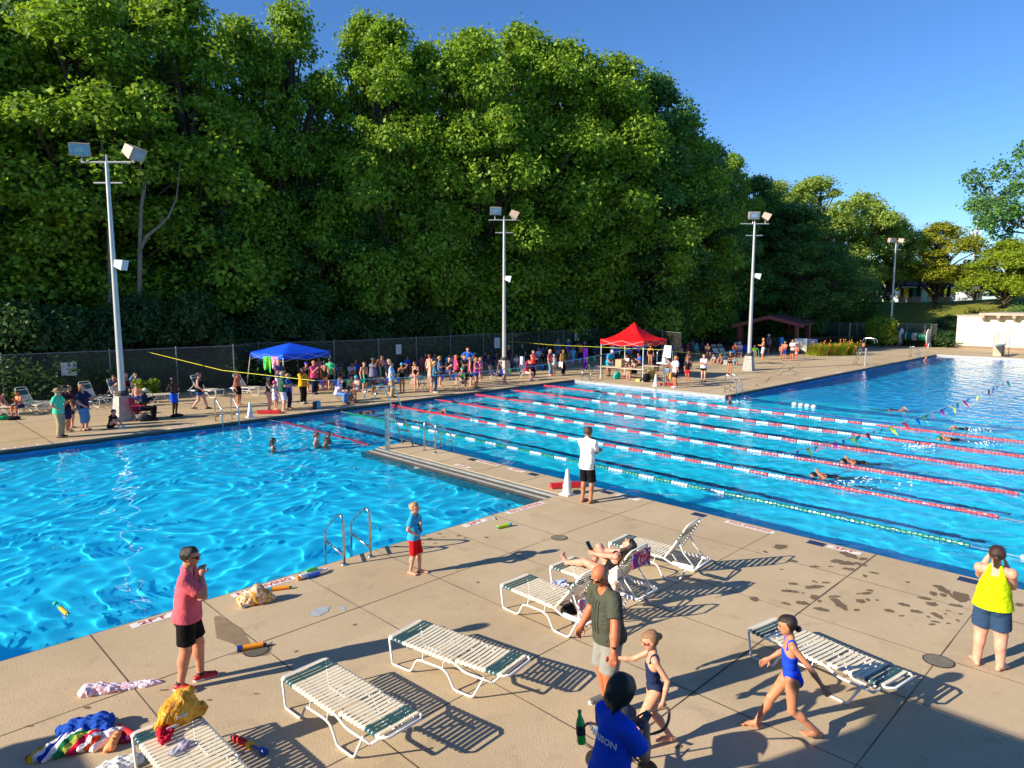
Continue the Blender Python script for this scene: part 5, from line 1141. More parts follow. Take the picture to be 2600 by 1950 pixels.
L3 = L_at(G('p',1075,300,Z3), G('p',1240,245,Z3), G('p',1540,425,Z3), 58, 'empty upright lounger, nearest to the lane pool')
L4 = L_at(G('D',832,1378,Z3), G('D',912,1335,Z3), G('D',1040,1460,Z3), 3, 'flat lounger in the middle of the deck casting a striped shadow')
L5 = L_at(G('D',598,1462,Z3), G('D',712,1420,Z3), G('D',780,1588,Z3), 3, 'flat lounger at bottom centre-left, lower of the two side by side')
L6 = L_at(G('D',1597,1362,Z3), G('D',1690,1330,Z3), G('D',1885,1497,Z3), 3, 'flat lounger at right behind the walking girl in bright blue')
L7 = L_at(G('D',290,1590,Z3), G('D',408,1524,Z3), G('D',425,1762,Z3), 3, 'lounger at the bottom left holding the yellow bag and red cloth')
def cl(c, x, y, az, back, label): g = G(c, x, y); return lounger((g.x, g.y, 0), az, back, label, group='loungers on the far deck', lite=True)
for c, x, y, az, back, lab in (('m', 190, 1110, R(165), 4, 'flat lounger whose foot shows at the far left edge'), ('m', 330, 1120, R(150), 10, 'lounger under the hunched bare-chested boy at far left'), ('m', 700, 1100, R(120), 62, 'upright lounger behind the man in mint'), ('m', 1500, 1010, R(110), 62, 'upright lounger left of the first light pole'), ('m', 1890, 960, R(110), 62, 'upright lounger right behind the first light pole'),
    ('a', 1440, 690, R(160), 3, 'flat lounger heaped with towels beside the boy in blue trunks'), ('a', 1770, 660, R(118), 60, 'upright lounger behind the woman in the black top'), ('a', 2110, 640, R(120), 58, 'lounger with a white towel left of the blue canopy'), ('m', 950, 1060, R(140), 8, 'lounger half hidden behind the woman in capri jeans'),
    ('j', 465, 420, R(80), 62, 'lounger back showing above the seated crowd left of the second pole'), ('j', 990, 390, R(80), 62, 'lounger back right of the second light pole'), ('j', 1390, 360, R(80), 62, 'left of two lounger backs behind the crowd'), ('j', 1565, 350, R(80), 62, 'right of two lounger backs behind the crowd'),
    ('i', 1080, 600, R(75), 55, 'left of two upright loungers by the black railing'), ('i', 1170, 590, R(75), 52, 'second of two upright loungers by the black railing'), ('i', 1400, 560, R(75), 55, 'upright lounger behind the third light pole'), ('i', 1230, 590, R(40), 3, 'flat lounger with blue towel near the black railing')): cl(c, x, y, az, back, lab)
# ---------------- far deck furniture ----------------
STEELT = paint('folding_tan', (.42,.37,.30), .45, .3, .1, 8)
def folding_chair(c, x, y, az, label, col=None, z=0):
    g = G(c, x, y); r = empty('folding_chair', (g.x, g.y, 0), az); tag(r, label, 'chair', 'tan folding chairs at the pool edge'); m = col or STEELT
    for s in (1, -1):
        mb = MB(); mb.tube([(.22,s*.21,0),(-.02,s*.21,.45),(-.20,s*.21,.82),(-.20,s*.15,.86),(-.20,0,.87)], .014, 6); mb.build('front_leg', m, r); mb = MB(); mb.tube([(-.26,s*.19,0),(.06,s*.19,.44)], .014, 6); mb.build('rear_leg', m, r)
    mb = MB(); mb.box(-.18,.20,-.2,.2,.43,.46); mb.build('seat', m, r); mb = MB(); mb.add([(-.125,-.2,.62),(-.125,.2,.62),(-.20,.2,.84),(-.20,-.2,.84),(-.15,-.2,.62),(-.15,.2,.62),(-.225,.2,.84),(-.225,-.2,.84)], [(0,1,2,3),(7,6,5,4),(0,4,5,1),(3,2,6,7)]); mb.build('backrest', m, r)
    mb = MB(); mb.tube([(.16,-.2,.12),(.16,.2,.12)], .01, 5); mb.build('cross_bar', m, r); return g
def camp_chair(c, x, y, az, colr, label, name='camp_chair'):
    g = G(c, x, y); r = empty(name, (g.x, g.y, 0), az); tag(r, label, 'chair', 'folding camp chairs around the deck'); m = cloth(colr); 
    for a, b in (((.25,.25,0),(-.25,.22,.45)),((.25,-.25,0),(-.25,-.22,.45)),((-.25,.25,0),(.27,.24,.42)),((-.25,-.25,0),(.27,-.24,.42))): mb = MB(); mb.tube([a, b], .012, 5); mb.build('leg', BLACKM, r)
    for s in (1, -1): mb = MB(); mb.tube([(-.24,s*.25,.1),(-.34,s*.26,.92)], .012, 5); mb.build('back_post', BLACKM, r); mb = MB(); mb.box(-.25,.25,s*.29-.03,s*.29+.03,.62,.64); mb.build('armrest', m, r)
    mb = MB(); mb.add([(.27,-.25,.44),(.27,.25,.44),(-.22,.24,.36),(-.22,-.24,.36),(.0,0,.35)], [(0,1,4),(1,2,4),(2,3,4),(3,0,4)]); mb.build('seat', m, r, True); mb = MB(); mb.add([(-.22,-.24,.38),(-.22,.24,.38),(-.34,.26,.92),(-.34,-.26,.92),(-.33,0,.64)], [(0,1,4),(1,2,4),(2,3,4),(3,0,4)]); mb.build('backrest', m, r, True); return g
camp_chair('m', 2200, 830, R(-60), '1440c8', 'blue and grey camp chair right of the first light pole'); camp_chair('a', 1580, 560, R(-70), 'b01830', 'red camp chair behind the woman in the black top'); camp_chair('m', 1990, 1200, R(-35), 'e0305a', 'pink-edged black camp chair at the pole foot, loaded with bags')
for c, x, y, col, lab in (('k', 1790, 740, '1440c8', 'tall blue camp chair under the fence right of the blue canopy'), ('l', 470, 420, 'a81430', 'red camp chair behind the woman in the striped shirt'), ('l', 830, 430, 'a81430', 'red camp chair by the boy in lime green'), ('l', 240, 420, '1438b0', 'blue camp chair behind the man in navy'), ('j', 740, 430, 'd01838', 'red camp chair left of the second light pole'), ('j', 940, 400, '1858c8', 'blue camp chair right of the second light pole'), ('d', 480, 560, '1c2c60', 'dark stroller-like camp chair by the purple towel'), ('d', 760, 540, '2c50b0', 'blue camp chair in the shade of the red canopy'), ('d', 1000, 560, '3468c0', 'blue camp chair behind the timing table'), ('i', 690, 560, '20a090', 'turquoise camp chair near the black railing'), ('i', 1350, 580, '1840b8', 'blue camp chair left of the third light pole foot'), ('j', 1430, 440, '2a4a78', 'grey-blue camp chair beneath the lounger backs'), ('l', 1300, 560, '2a3c58', 'dark camp chair in the seated row'), ('j', 560, 560, '1c2c40', 'black camp chair under the woman in blue')):
    camp_chair(c, x, y, R(-110+rnd.uniform(-25,25)), col, lab)
FCH = {}
for k_, a in dict(a=('k', 1500, 1250, R(-40), 'tan folding chair holding the woman in pale pink'), b=('l', 1590, 800, R(-75), 'tan folding chair holding the girl in a green cap'), c=('l', 900, 850, R(-80), 'empty tan folding chair with a round back, middle of the crowd'), d=('l', 100, 900, R(-80), 'empty folding chair next to the man in black shorts'), e=('j', 640, 730, R(-60), 'tan folding chair of the woman with a clipboard by the second pole'), f=('j', 1130, 700, R(-60), 'folding chair of the person draped in a white towel')).items(): FCH[k_] = folding_chair(*a)
TABT = paint('table_top_tan', (.50,.43,.30), .5, 0, .08, 4); CARD = paint('cardboard', (.50,.33,.16), .8, 0, .1, 6)
def table(a, b, depth, label, h=.74, legs=True):
    d = b-a; L = d.length; r = empty('folding_table', (a.x, a.y, 0), math.atan2(d.y, d.x)); tag(r, label, 'table'); mb = MB(); mb.box(0, L, 0, depth, h-.04, h); mb.build('tabletop', TABT, r)
    for x in (.25, L-.25):
        mb = MB(); mb.tube([(x,.1,0),(x,.1,h-.04)], .015, 5); mb.tube([(x,depth-.1,0),(x,depth-.1,h-.04)], .015, 5); mb.tube([(x,.1,.12),(x,depth-.1,.12)], .012, 5); mb.tube([(x,.1,h-.06),(x,depth-.1,h-.06)], .012, 5); mb.build('leg_pair', BLACKM, r)
    return r
ta, tb = G('d', 585, 795), G('d', 1090, 850); table(G('d', 530, 662, .74), G('d', 1040, 702, .74), .75, 'long tan table of the timekeepers in front of the red canopy'); table(G('d', 1040, 655, .74), G('d', 1200, 662, .74), .7, 'second tan table at the right leg of the red canopy')
def boxthing(name, p_, sx, sy, sz, az, mat, label, cat, lid=None, z=0):
    r = empty(name, (p_.x, p_.y, z), az); tag(r, label, cat); mb = MB(); mb.box(-sx/2, sx/2, -sy/2, sy/2, 0, sz); mb.build('box_body', mat, r); mb = MB(); mb.box(-sx/2-.008, sx/2+.008, -sy/2-.008, sy/2+.008, sz, sz+.03); mb.build('lid', lid or mat, r)
    return r
boxthing('cardboard_box', G('d', 772, 668, .745), .52, .4, .42, R(10), CARD, 'brown cardboard box on the timing table', 'box', z=.745); boxthing('equipment_box', G('d', 985, 832), .36, .25, .12, R(5), paint('box_yellow', (.62,.48,.12), .6), 'flat yellow box on the deck under the canopy front leg', 'box'); boxthing('equipment_box', G('d', 1120, 800), .45, .35, .5, R(5), paint('box_gold', (.45,.30,.06), .6), 'golden brown box beside the black gear bag', 'box'); boxthing('storage_bin', G('d', 1330, 800), .35, .3, .3, R(5), paint('bin_gold', (.55,.33,.02), .6), 'yellow bin on the deck behind the guard stand', 'box')
boxthing('cooler', G('i', 1075, 695), .42, .32, .32, R(5), paint('cooler_grey', (.25,.26,.28), .6), 'grey cooler on the deck near the seated pair', 'cooler'); 
mb = MB(); mb.box(-.12,.12,-.09,.09,0,.36); r = empty('wireless_speaker', G('k', 1150, 1390), R(20)); mb.build('speaker_body', paint('turquoise', (.04,.38,.55), .5), r); mb = MB(); mb.box(-.2,-.125,-.09,.09,0,.34); mb.build('grille', BLACKM, r); tag(r, 'small turquoise and black speaker at the far pool edge', 'speaker')
def bag(c, x, y, sx, sy, sz, colr, label, az=0, cat='bag', name='bag'):
    g = G(c, x, y); r = empty(name, g, az); tag(r, label, cat, 'bags and bundles on the deck'); V, Q = surface([elli((0,0,sz*.42), (sx*.5,sy*.5,sz*.5)), cone((-sx*.3,0,sz*.25), (sx*.3,0,sz*.3), sz*.28, sz*.24)], max(.012, sz/16), 0, .06, [((0,0,.0), (0,0,-1))], wob=.006)
    npmesh('bag_body', V, Q, cloth(colr) if len(colr) == 6 else colr, r); mb = MB(); mb.tube(rnd_path([(-sx*.2,0,sz*.8),(-sx*.15,0,sz*1.08),(sx*.15,0,sz*1.08),(sx*.2,0,sz*.8)], .04), .01, 5); mb.build('handle', BLACKM, r)
bag('d', 740, 805, .5, .3, .5, '18b0a0', 'turquoise backpack under the timing table'); bag('d', 1070, 838, .62, .4, .55, '18181c', 'large black gear bag at the canopy front leg'); bag('m', 1890, 1110, .45, .4, .5, 'c01838', 'red bag hanging by the camp chair at the pole'); bag('m', 2040, 1210, .5, .35, .3, '30303a', 'patterned bag under the camp chair at the pole')
bag('a', 30, 840, .5, .3, .18, '10a060', 'green bag under the lounger at far left'); bag('a', 110, 840, .5, .3, .15, '14141a', 'black bundle under the lounger at far left'); bag('a', 1420, 815, .55, .3, .12, '14141a', 'black towel heap at the feet of the boy in blue trunks')
for c, x, y, col, lab in (('k', 1120, 1040, 'd01020', 'red bag on the deck under the blue canopy'), ('k', 1600, 1010, '182040', 'dark backpack in front of the seated group'), ('k', 1640, 850, '2030a0', 'blue bag beside the reclining people'), ('l', 1730, 560, '30303c', 'dark backpack behind the girl in green cap'), ('j', 900, 540, '202028', 'dark stroller bag by the second light pole'), ('j', 1450, 560, '303848', 'dark heap of bags behind the woman in red'), ('d', 430, 560, '283048', 'dark bag next to the purple towel'), ('i', 1285, 520, 'c01828', 'red bag between the loungers by the railing'), ('i', 870, 560, '283878', 'blue bag near the turquoise chair'), ('d', 700, 690, '30405a', 'bag by the left leg of the red canopy'), ('i', 1050, 640, '486080', 'blue bag behind the cooler')): bag(c, x, y, .5, .35, rnd.uniform(.35,.5), col, lab, rnd.random()*3)
towel_hang(AT('j', 2100, 215, dist=48), AT('j', 2165, 215, dist=48), 1.55, cloth('7020b0'), 'long purple towel hanging beside the fence', cut=.2)
mb = MB(); mb.tube([(0,0,0),(0,0,1.7)], .015, 5); mb.ell((0,0,1.75), (.09,.09,.12)); o = mb.build('pole_stand', paint('purple_stand', (.2,.05,.4), .5)); o.location = G('j', 2110, 525); tag(o, 'thin stand with a purple head beneath the purple towel', 'stand')
# lounger towels
def flat_cloth(pts, mat, label, thick=.03, cat='towel', name='towel', z=0, parent=None, wob=.012, seed=1, k=.03):
    """crumpled cloth: overlapping flattened lumps along a path [(x,y,z,rx,ry,rz,az)]"""
    P = [elli((x, y, z_), (rx, ry, rz), Rz(a)) for x, y, z_, rx, ry, rz, a in pts]; cx, cy = pts[0][0], pts[0][1]
    P = [('e', p_[1]-np.array([cx, cy, 0]), p_[2], p_[3]) for p_ in P]; q = surface(P, .0105, 0, k, [((0,0,z+.002-z), (0,0,-1))] if True else (), wob=wob)
    o = npmesh(name, q[0], q[1], mat); o.location = (cx, cy, z); tag(o, label, cat); return o
# ---------------- black railing, towels, shelter, buildings ----------------
RAILB = paint('railing_black', (.012,.012,.013), .5)
def railing(P, h_, label, n_per=6.5):
    r = empty('black_railing', (P[0].x, P[0].y, 0)); tag(r, label, 'fence', 'black metal railings at the back of the deck'); o = Vector((P[0].x, P[0].y, 0))
    for a, b in zip(P, P[1:]):
        a, b = Vector((a.x, a.y, 0))-o, Vector((b.x, b.y, 0))-o; L = (b-a).length; mb = MB()
        for z in (.15, h_-.12, h_): mb.bar(a+Vector((0,0,z)), b+Vector((0,0,z)), .04, .03)
        n = int(L*n_per)
        for i in range(n): q = a.lerp(b, i/n); mb.bar(q+Vector((0,0,.05)), q+Vector((0,0,h_)), .02)
        mb.build('rail_panel', RAILB, r); k = max(1, int(L/2.4))
        for i in range(k+1): mb = MB(); q = a.lerp(b, i/k); mb.bar(q, q+Vector((0,0,h_+.15)), .06); mb.ell(q+Vector((0,0,h_+.19)), (.04,.04,.05), n=6, m=4); mb.build('post', RAILB, r)
railing([G('d', 1560, 520), G('i', 800, 495), G('i', 1700, 540)], 1.25, 'black railing behind the loungers left of the red shelter'); railing([G('e', 360, 745), G('e', 500, 762), G('e', 590, 768)], 1.25, 'black railing on which white towels hang'); railing([G('e', 600, 735), G('e', 770, 728), G('e', 940, 722), G('e', 1070, 705), G('e', 1290, 700)], 1.2, 'black railing running behind the lily bed')
g1, g2, g3 = G('e', 492, 762), G('e', 590, 768), G('e', 668, 760)
for a, b, dr, m, lab in ((AT('e',495,645,dist=g1.xy.length-.2), AT('e',588,648,dist=g2.xy.length-.2), 1.1, cloth('f0eeea'), 'plain white towel hanging on the black railing'), (AT('e',592,650,dist=g2.xy.length-.2), AT('e',668,653,dist=g3.xy.length-.2), .75, TD3, 'white towel with blue print hanging on the black railing'), (AT('i',1830,310,dist=66), AT('i',1885,312,dist=66), 1.0, cloth('3a90d8'), 'blue towel hanging on the railing left of the boys')): towel_hang(a, b, dr, m, lab)
ROOFR = paint('shingle_maroon', (.11,.045,.045), .85, 0, .3, 8, .1, .5, 20); WOODR = paint('painted_maroon_wood', (.20,.03,.03), .6, 0, .15, 5)
ds = 77.0; eL, eR_, ap = AT('e', 45, 510, dist=ds-9), AT('e', 640, 522, dist=ds), AT('e', 385, 458, dist=ds-3); r = empty('picnic_shelter', (eR_.x, eR_.y, 0)); tag(r, 'open picnic shelter with a maroon gabled roof behind the railing', 'shelter'); o0 = Vector((eR_.x, eR_.y, 0))
fw = Vector((_F.x, _F.y, 0)).normalized()*8.0; rt = Vector((_R.x, _R.y, 0)); a0, b0, c0_ = eL-o0, Vector((0,0,eR_.z)), ap-o0; lx = AT('e', 150, 524, dist=ds)-o0
A_, B_, C_ = AT('e', 45+115, 524, dist=ds-1)-o0, b0, AT('e', 398, 462, dist=ds-1)-o0; back = (eL-AT('e',160,524,dist=ds-1)); back = Vector((back.x, back.y, 0)).normalized()*9
A2, B2, C2 = A_+back, B_+back, C_+back; mb = MB(); T_ = Vector((0,0,-.14))
mb.add([A_,C_,C2,A2, A_+T_,C_+T_,C2+T_,A2+T_], [(0,1,2,3),(7,6,5,4),(0,3,7,4)]); mb.add([C_,B_,B2,C2, C_+T_,B_+T_,B2+T_,C2+T_], [(0,1,2,3),(7,6,5,4),(1,5,6,2)]); mb.build('roof', ROOFR, r)
mb = MB(); mb.bar(A_+T_*1.1, C_+T_*1.1, .12, .30); mb.bar(C_+T_*1.1, B_+T_*1.1, .12, .30); mb.bar(A2+T_*1.1, C2+T_*1.1, .12, .3); mb.bar(C2+T_*1.1, B2+T_*1.1, .12, .3); mb.build('bargeboard', WOODR, r)
for k in (A_.lerp(B_, .04), A_.lerp(B_, .62), B_.lerp(A_, .10), A2.lerp(B2, .1), A2.lerp(B2, .9), A_.lerp(A2, .5), B_.lerp(B2, .55)): mb = MB(); mb.bar(Vector((k.x, k.y, -.5)), Vector((k.x, k.y, min(A_.z, B_.z)+.05)), .26); mb.build('column', WOODR, r)
CREAM = paint('cream_stucco', (.66,.60,.46), .85, 0, .06, 1.5, .1, .3, 30); CONC = paint('precast_concrete', (.42,.35,.27), .85, 0, .2, 3); BRICK = paint('brick_base', (.25,.17,.12), .9, 0, .3, 9)
r = empty('cream_wall_building', (81, 17.95, 0)); tag(r, 'low cream building wall with a concrete beam canopy at the deep end', 'building'); mb = MB(); mb.box(0, 9, -36, 0, .28, 3.22); mb.build('wall', CREAM, r); mb = MB(); mb.box(-.06, 9.1, -36, .06, 0, .276); mb.build('brick_base', BRICK, r)
mb = MB(); mb.box(-.9, 9, -36, -2.0, 3.32, 3.55); mb.build('roof_slab', CONC, r); mb = MB(); mb.box(-.1, 9.1, -36, .1, 3.222, 3.318); mb.build('coping', CONC, r)
for i in range(9): mb = MB(); y = -2.3-1.25*i; mb.add([(-.95,y-.16,3.31),(-.003,y-.16,3.31),(-.003,y+.16,3.31),(-.95,y+.16,3.31),(-.85,y-.1,3.05),(-.003,y-.1,2.72),(-.003,y+.1,2.72),(-.85,y+.1,3.05)], [(0,1,2,3),(7,6,5,4),(0,4,5,1),(3,2,6,7),(0,3,7,4)]); mb.build('roof_beam', CONC, r)
mb = MB(); mb.box(-1.1,-.08,-7.9,-7.2,2.3,2.9); mb.build('air_vent', CONEW, r)
r = empty('diving_board', (72.2, 12.75, 0), R(180)); tag(r, 'low springboard with tall steel side rails at the far end of the deep pool', 'diving board'); mb = MB(); mb.box(-1.9, 2.6, -.25, .25, .92, .98); mb.build('board', paint('board_aqua', (.45,.55,.55), .6), r); mb = MB(); mb.box(-.9,-.5,-.3,.3,0,.9); mb.box(.2,.5,-.3,.3,0,.9); mb.build('stand', CONC, r)
for s in (1, -1): mb = MB(); mb.tube(rnd_path([(-1.9,s*.42,0),(-1.9,s*.42,1.95),(-.3,s*.42,1.95),(-.3,s*.42,.9)], .15), .025, 6); mb.tube([(-1.9,s*.42,1.4),(-.3,s*.42,1.4)], .02, 5); mb.build('side_rail', SS, r, True)
r = empty('rope_reel', (80.0, 21.4, 0), R(90)); tag(r, 'lane rope reel with two white discs and green floats', 'reel')
for s in (-1, 1): mb = MB(); mb.tube([(s*1.25-.03,0,1.05),(s*1.25+.03,0,1.05)], .82, 20); mb.build('disc', CONEW, r, True, 30)
for s in (-1, 1): mb = MB(); mb.bar((s*1.4,-.5,0), (s*1.4,0,1.0), .07); mb.bar((s*1.4,.5,0), (s*1.4,0,1.0), .07); mb.build('support', paint('aqua_metal', (.35,.5,.55), .5), r)
mb = MB(); floats(mb, -1.15, 0, 1.15, 0, 1.05, .14, .38); mb.build('green_floats', FLG, r, True, 40); mb = MB(); floats(mb, -.2, .1, .25, .1, 1.05, .14, .40); floats(mb, .7, .1, .95, .1, 1.05, .14, .40); mb.build('white_floats', FLW, r, True, 40)
rescue('e', 1222, 712, 1288, 712, 'orange-red rescue tube lying below the rope reel'); 
for c, x, y, col, lab in (('e',1490,710,'c02030','red bundle right of the rope reel'),('e',1520,702,'8a3050','dark red bundle beside the reel under the bush')): bag(c, x, y, .9, .6, .5, col, lab)
# pavilion and houses on the park hill
DARKR = paint('roof_dark', (.018,.018,.022), .8, 0, .3, 6); WHITEH = paint('house_white', (.60,.60,.58), .8, 0, .05, 2); SHUT = paint('shutter_blue', (.35,.40,.48), .7)
dp = 132.0
def U(x, y, d=dp): return AT('u', x, y, dist=d)
r = empty('park_pavilion', (U(1200,1590).x, U(1200,1590).y, 0)); tag(r, 'park pavilion with dark hipped roof on brown posts, on the hill', 'pavilion'); o0 = r.location.copy(); z0 = U(1200,1600).z
eA, eB, eC, eD = U(830,1452,124)-o0, U(1452,1440,128)-o0, U(1400,1432,142)-o0, U(900,1445,142)-o0; ze = U(1200,1445).z; zr = U(1030,1335).z
for v in (eA,eB,eC,eD): v.z = ze
rA, rB = U(1010,1340)-o0, U(1120,1362)-o0; rA.z = zr; rB.z = zr-.3
mb = MB(); dz = Vector((0,0,-.3)); mb.add([eA,eB,eC,eD,rA,rB,eA+dz,eB+dz,eC+dz,eD+dz], [(0,1,5,4),(1,2,5),(2,3,4,5),(3,0,4),(6,7,1,0),(7,8,2,1),(8,9,3,2),(9,6,0,3),(9,8,7,6)]); mb.build('roof', DARKR, r)
mb = MB(); mb.bar(eA+dz*1.2, eB+dz*1.2, .3, .22); mb.build('eave_trim', WHITEH, r)
for x, d in ((925,125),(1010,128),(1085,124),(1255,126),(1315,124),(1380,124),(480,126),(655,126),(700,126)): mb = MB(); q = U(x, 1590, d)-o0; mb.bar(Vector((q.x,q.y,z0-1.2)), Vector((q.x,q.y,ze-.2)), .42); mb.build('post', DARKR if x != 925 else WOODR, r); mb = MB(); mb.bar(Vector((q.x,q.y,z0-1.2)), Vector((q.x,q.y,z0+.7)), .8); mb.build('post_foot', CONC, r)
eA, eB = U(470,1478,122)-o0, U(830,1478,122)-o0; mb = MB(); mb.bar(eA, eB, 6, .3); mb.build('lower_roof', DARKR, r)
def house(x0, x1, yb, ye, yr, d, label, roofm, wallm=None, gable=False, name='house', door=None, depth=7):
    a, b = U(x0, yb, d), U(x1, yb, d); r = empty(name, (a.x, a.y, 0), math.atan2((b-a).y, (b-a).x)); tag(r, label, 'house'); L = (b-a).length; zb, ze, zr = a.z, U(x0, ye, d).z, U(x0, yr, d).z; D = depth; mb = MB(); mb.box(0, L, 0, D, zb-1.5, ze); mb.build('wall', wallm or WHITEH, r); mb = MB(); o = .4
    if not gable: V = [(-o,-o,ze+.01),(L+o,-o,ze+.01),(L+o,D+o,ze+.01),(-o,D+o,ze+.01),(0 if gable is None else L*.12,D/2,zr),(L*.88,D/2,zr)]; mb.add(V, [(0,1,5,4),(1,2,5),(2,3,4,5),(3,0,4),(3,2,1,0)])
    else: V = [(-o,-o,ze-.1),(L+o,-o,ze-.1),(L/2,-o,zr),(-o,D+o,ze-.1),(L+o,D+o,ze-.1),(L/2,D+o,zr)]; mb.add(V, [(0,2,5,3),(2,1,4,5)]); mb.m = 1; mb.add([(0,-.02,ze-.1),(L,-.02,ze-.1),(L/2,-.02,zr-.12)], [(0,1,2)])
    mb.build('roof', [roofm, wallm or WHITEH], r)
    for q in (door or ()): x, w_, z0_, z1_, m = q; mb = MB(); mb.box(L*x, L*x+w_, -.06, -.02, zb+z0_, zb+z1_); mb.build('door' if z0_ < .2 else 'window', m, r)
ROOFG = paint('roof_grey', (.30,.27,.24), .9, 0, .15, 4); ROOFB = paint('roof_brown', (.17,.09,.07), .9, 0, .2, 4)
house(860, 1450, 1588, 1452, 1450, 150, 'long white park building behind the pavilion', WHITEH, door=((.16,3.2,.0,3.6,paint('door_white',(.72,.72,.70),.5)),(.42,4.5,2.2,5.2,SHUT),(.70,1.5,1,3.5,SHUT),(.82,1.6,0,3.4,SHUT)), depth=9, name='park_building')
house(600, 780, 1590, 1500, 1470, 150, 'pale low building left of the pavilion', WHITEH, depth=6, name='park_building')
house(1455, 1600, 1545, 1480, 1445, 210, 'grey roofed house right of the pavilion', ROOFG); house(1560, 1715, 1545, 1515, 1438, 200, 'white gabled house behind the park bushes', ROOFG, gable=True, depth=14); house(1930, 2090, 1545, 1535, 1455, 200, 'house with brown roof behind the right-hand trees', ROOFB, paint('siding_beige', (.5,.42,.36), .8), gable=True, depth=12)
q = U(1085, 1590, 136); r = empty('utility_box', (q.x, q.y, 0)); tag(r, 'green utility shed standing under the pavilion', 'shed'); mb = MB(); mb.box(-1.7,1.7,-.9,.9,q.z-1,q.z+2.0); mb.build('box_body', paint('utility_green', (.02,.30,.16), .5), r); mb = MB(); mb.add([(-1.8,-1,q.z+2.003),(1.8,-1,q.z+2.003),(1.8,1,q.z+2.003),(-1.8,1,q.z+2.003),(-.9,0,q.z+2.6),(.9,0,q.z+2.6)], [(0,1,5,4),(1,2,5),(2,3,4,5),(3,0,4)]); mb.build('lid', paint('utility_green', (.02,.30,.16), .5), r)
q = U(1660, 1535, 112); 
for k_, (x, y) in enumerate(((1665,1540),(760,1600))):
    q = U(x, y, 112-6*k_); r = empty('park_grill', (q.x, q.y, q.z-.6)); tag(r, ('black park grill alone on the sunny hill', 'black park grill in front of the pavilion')[k_], 'grill', 'black charcoal grills on the hill'); mb = MB(); mb.tube([(0,0,0),(0,0,1.3)], .08, 6); mb.build('stem', BLACKM, r); mb = MB(); mb.box(-1.0,.9,-.4,.4,1.3,1.75); mb.build('fire_box', BLACKM, r)
q = U(530, 1600, 125); r = empty('parked_car', (q.x, q.y, q.z), math.atan2(-_R.y, -_R.x)+.1); tag(r, 'dark blue parked car under the trees left of the pavilion', 'car'); mb = MB()
pf = [(-2.2,.35),(-2.25,.75),(-1.7,.92),(-1.0,1.0),(-.45,1.42),(.9,1.45),(1.6,1.05),(2.15,.95),(2.2,.4)]; mb.add([(x,-.85,z) for x, z in pf]+[(x,.85,z) for x, z in pf], [tuple(range(9)), tuple(range(9,18))[::-1]]+[(i,(i+1)%9,9+(i+1)%9,9+i) for i in range(9)]); mb.build('body', paint('car_blue', (.012,.02,.07), .2, .2), r)
for x in (-1.4, 1.35):
    for s in (-1, 1): mb = MB(); mb.tube([(x,s*.78,.34),(x,s*.88,.34)], .34, 14); mb.build('wheel', BLACKM, r)
for s in (-1, 1): mb = MB(); mb.add([(-.85,s*.86,1.03),(1.35,s*.86,1.05),(.8,s*.86,1.38),(-.4,s*.86,1.36)], [(0,1,2,3)]); mb.build('side_window', paint('car_glass', (.05,.06,.07), .08), r)
r = empty('antenna_mast', (U(1640,1100,620).x, U(1640,1100,620).y, 0)); tag(r, 'distant pale radio mast above the park trees', 'mast'); zt, zm, zb = U(1640,790,620).z, U(1640,920,620).z, U(1640,1120,620).z; mb = MB(); MASTM = paint('mast_grey', (.45,.47,.5), .5)
mb.tube([(0,0,0),(0,0,zm)], 1.1, 6); mb.tube([(0,0,zm),(0,0,zt)], .6, 6); mb.build('mast', MASTM, r); mb = MB()
for i in range(6): a = i*PI/3; mb.box(3.2*math.cos(a)-.4, 3.2*math.cos(a)+.4, 3.2*math.sin(a)-.4, 3.2*math.sin(a)+.4, zm-2.4, zm+1.2); mb.bar((0,0,zm-1), (3.2*math.cos(a), 3.2*math.sin(a), zm-1), .3)
mb.build('antenna_array', MASTM, r)
# slim posts on the lawn
for x, y0, y1, lab in ((910,640,528,'thin pale post on the shaded lawn'),):
    d = 78; b = AT('e', x, y1, dist=d); mb = MB(); mb.tube([(0,0,-.1),(0,0,b.z)], .06, 6); o = mb.build('lawn_post', GALV); o.location = (b.x, b.y, 0); tag(o, lab, 'post')
# chain-link fence behind the lawn
P = [AT('e', x, 600, dist=84) for x in (700, 960, 1200, 1470, 1560)]; r = empty('lawn_fence', (P[0].x, P[0].y, 0)); tag(r, 'low chain-link fence with vines along the foot of the hill', 'fence'); mb = MB(); mp = MB(); o0 = r.location.copy()
for a, b in zip(P, P[1:]): a, b = Vector((a.x,a.y,0))-o0, Vector((b.x,b.y,0))-o0; mb.add([a, b, b+Vector((0,0,2.3)), a+Vector((0,0,2.3))], [(0,1,2,3)]); mp.tube([a+Vector((0,0,2.3)), b+Vector((0,0,2.3))], .03, 5)
mb.build('chain_mesh', LINK, r); mp.build('top_rail', GALV, r)
for a, b in zip(P, P[1:]):
    for t in (0, .5): q = a.lerp(b, t)-o0; mb = MB(); mb.tube([(q.x,q.y,0),(q.x,q.y,2.4)], .04, 6); mb.build('post', GALV, r)
for i, x in enumerate((720, 860, 1010, 1130, 1300, 1420, 1540)): q = AT('e', x, 600, dist=87); tree('S', q.x, q.y, 2.1, 3.6, 'dark creeper-covered bush at the foot of the park hill', group='bushes at the foot of the hill', name='shrub', cat='shrub')
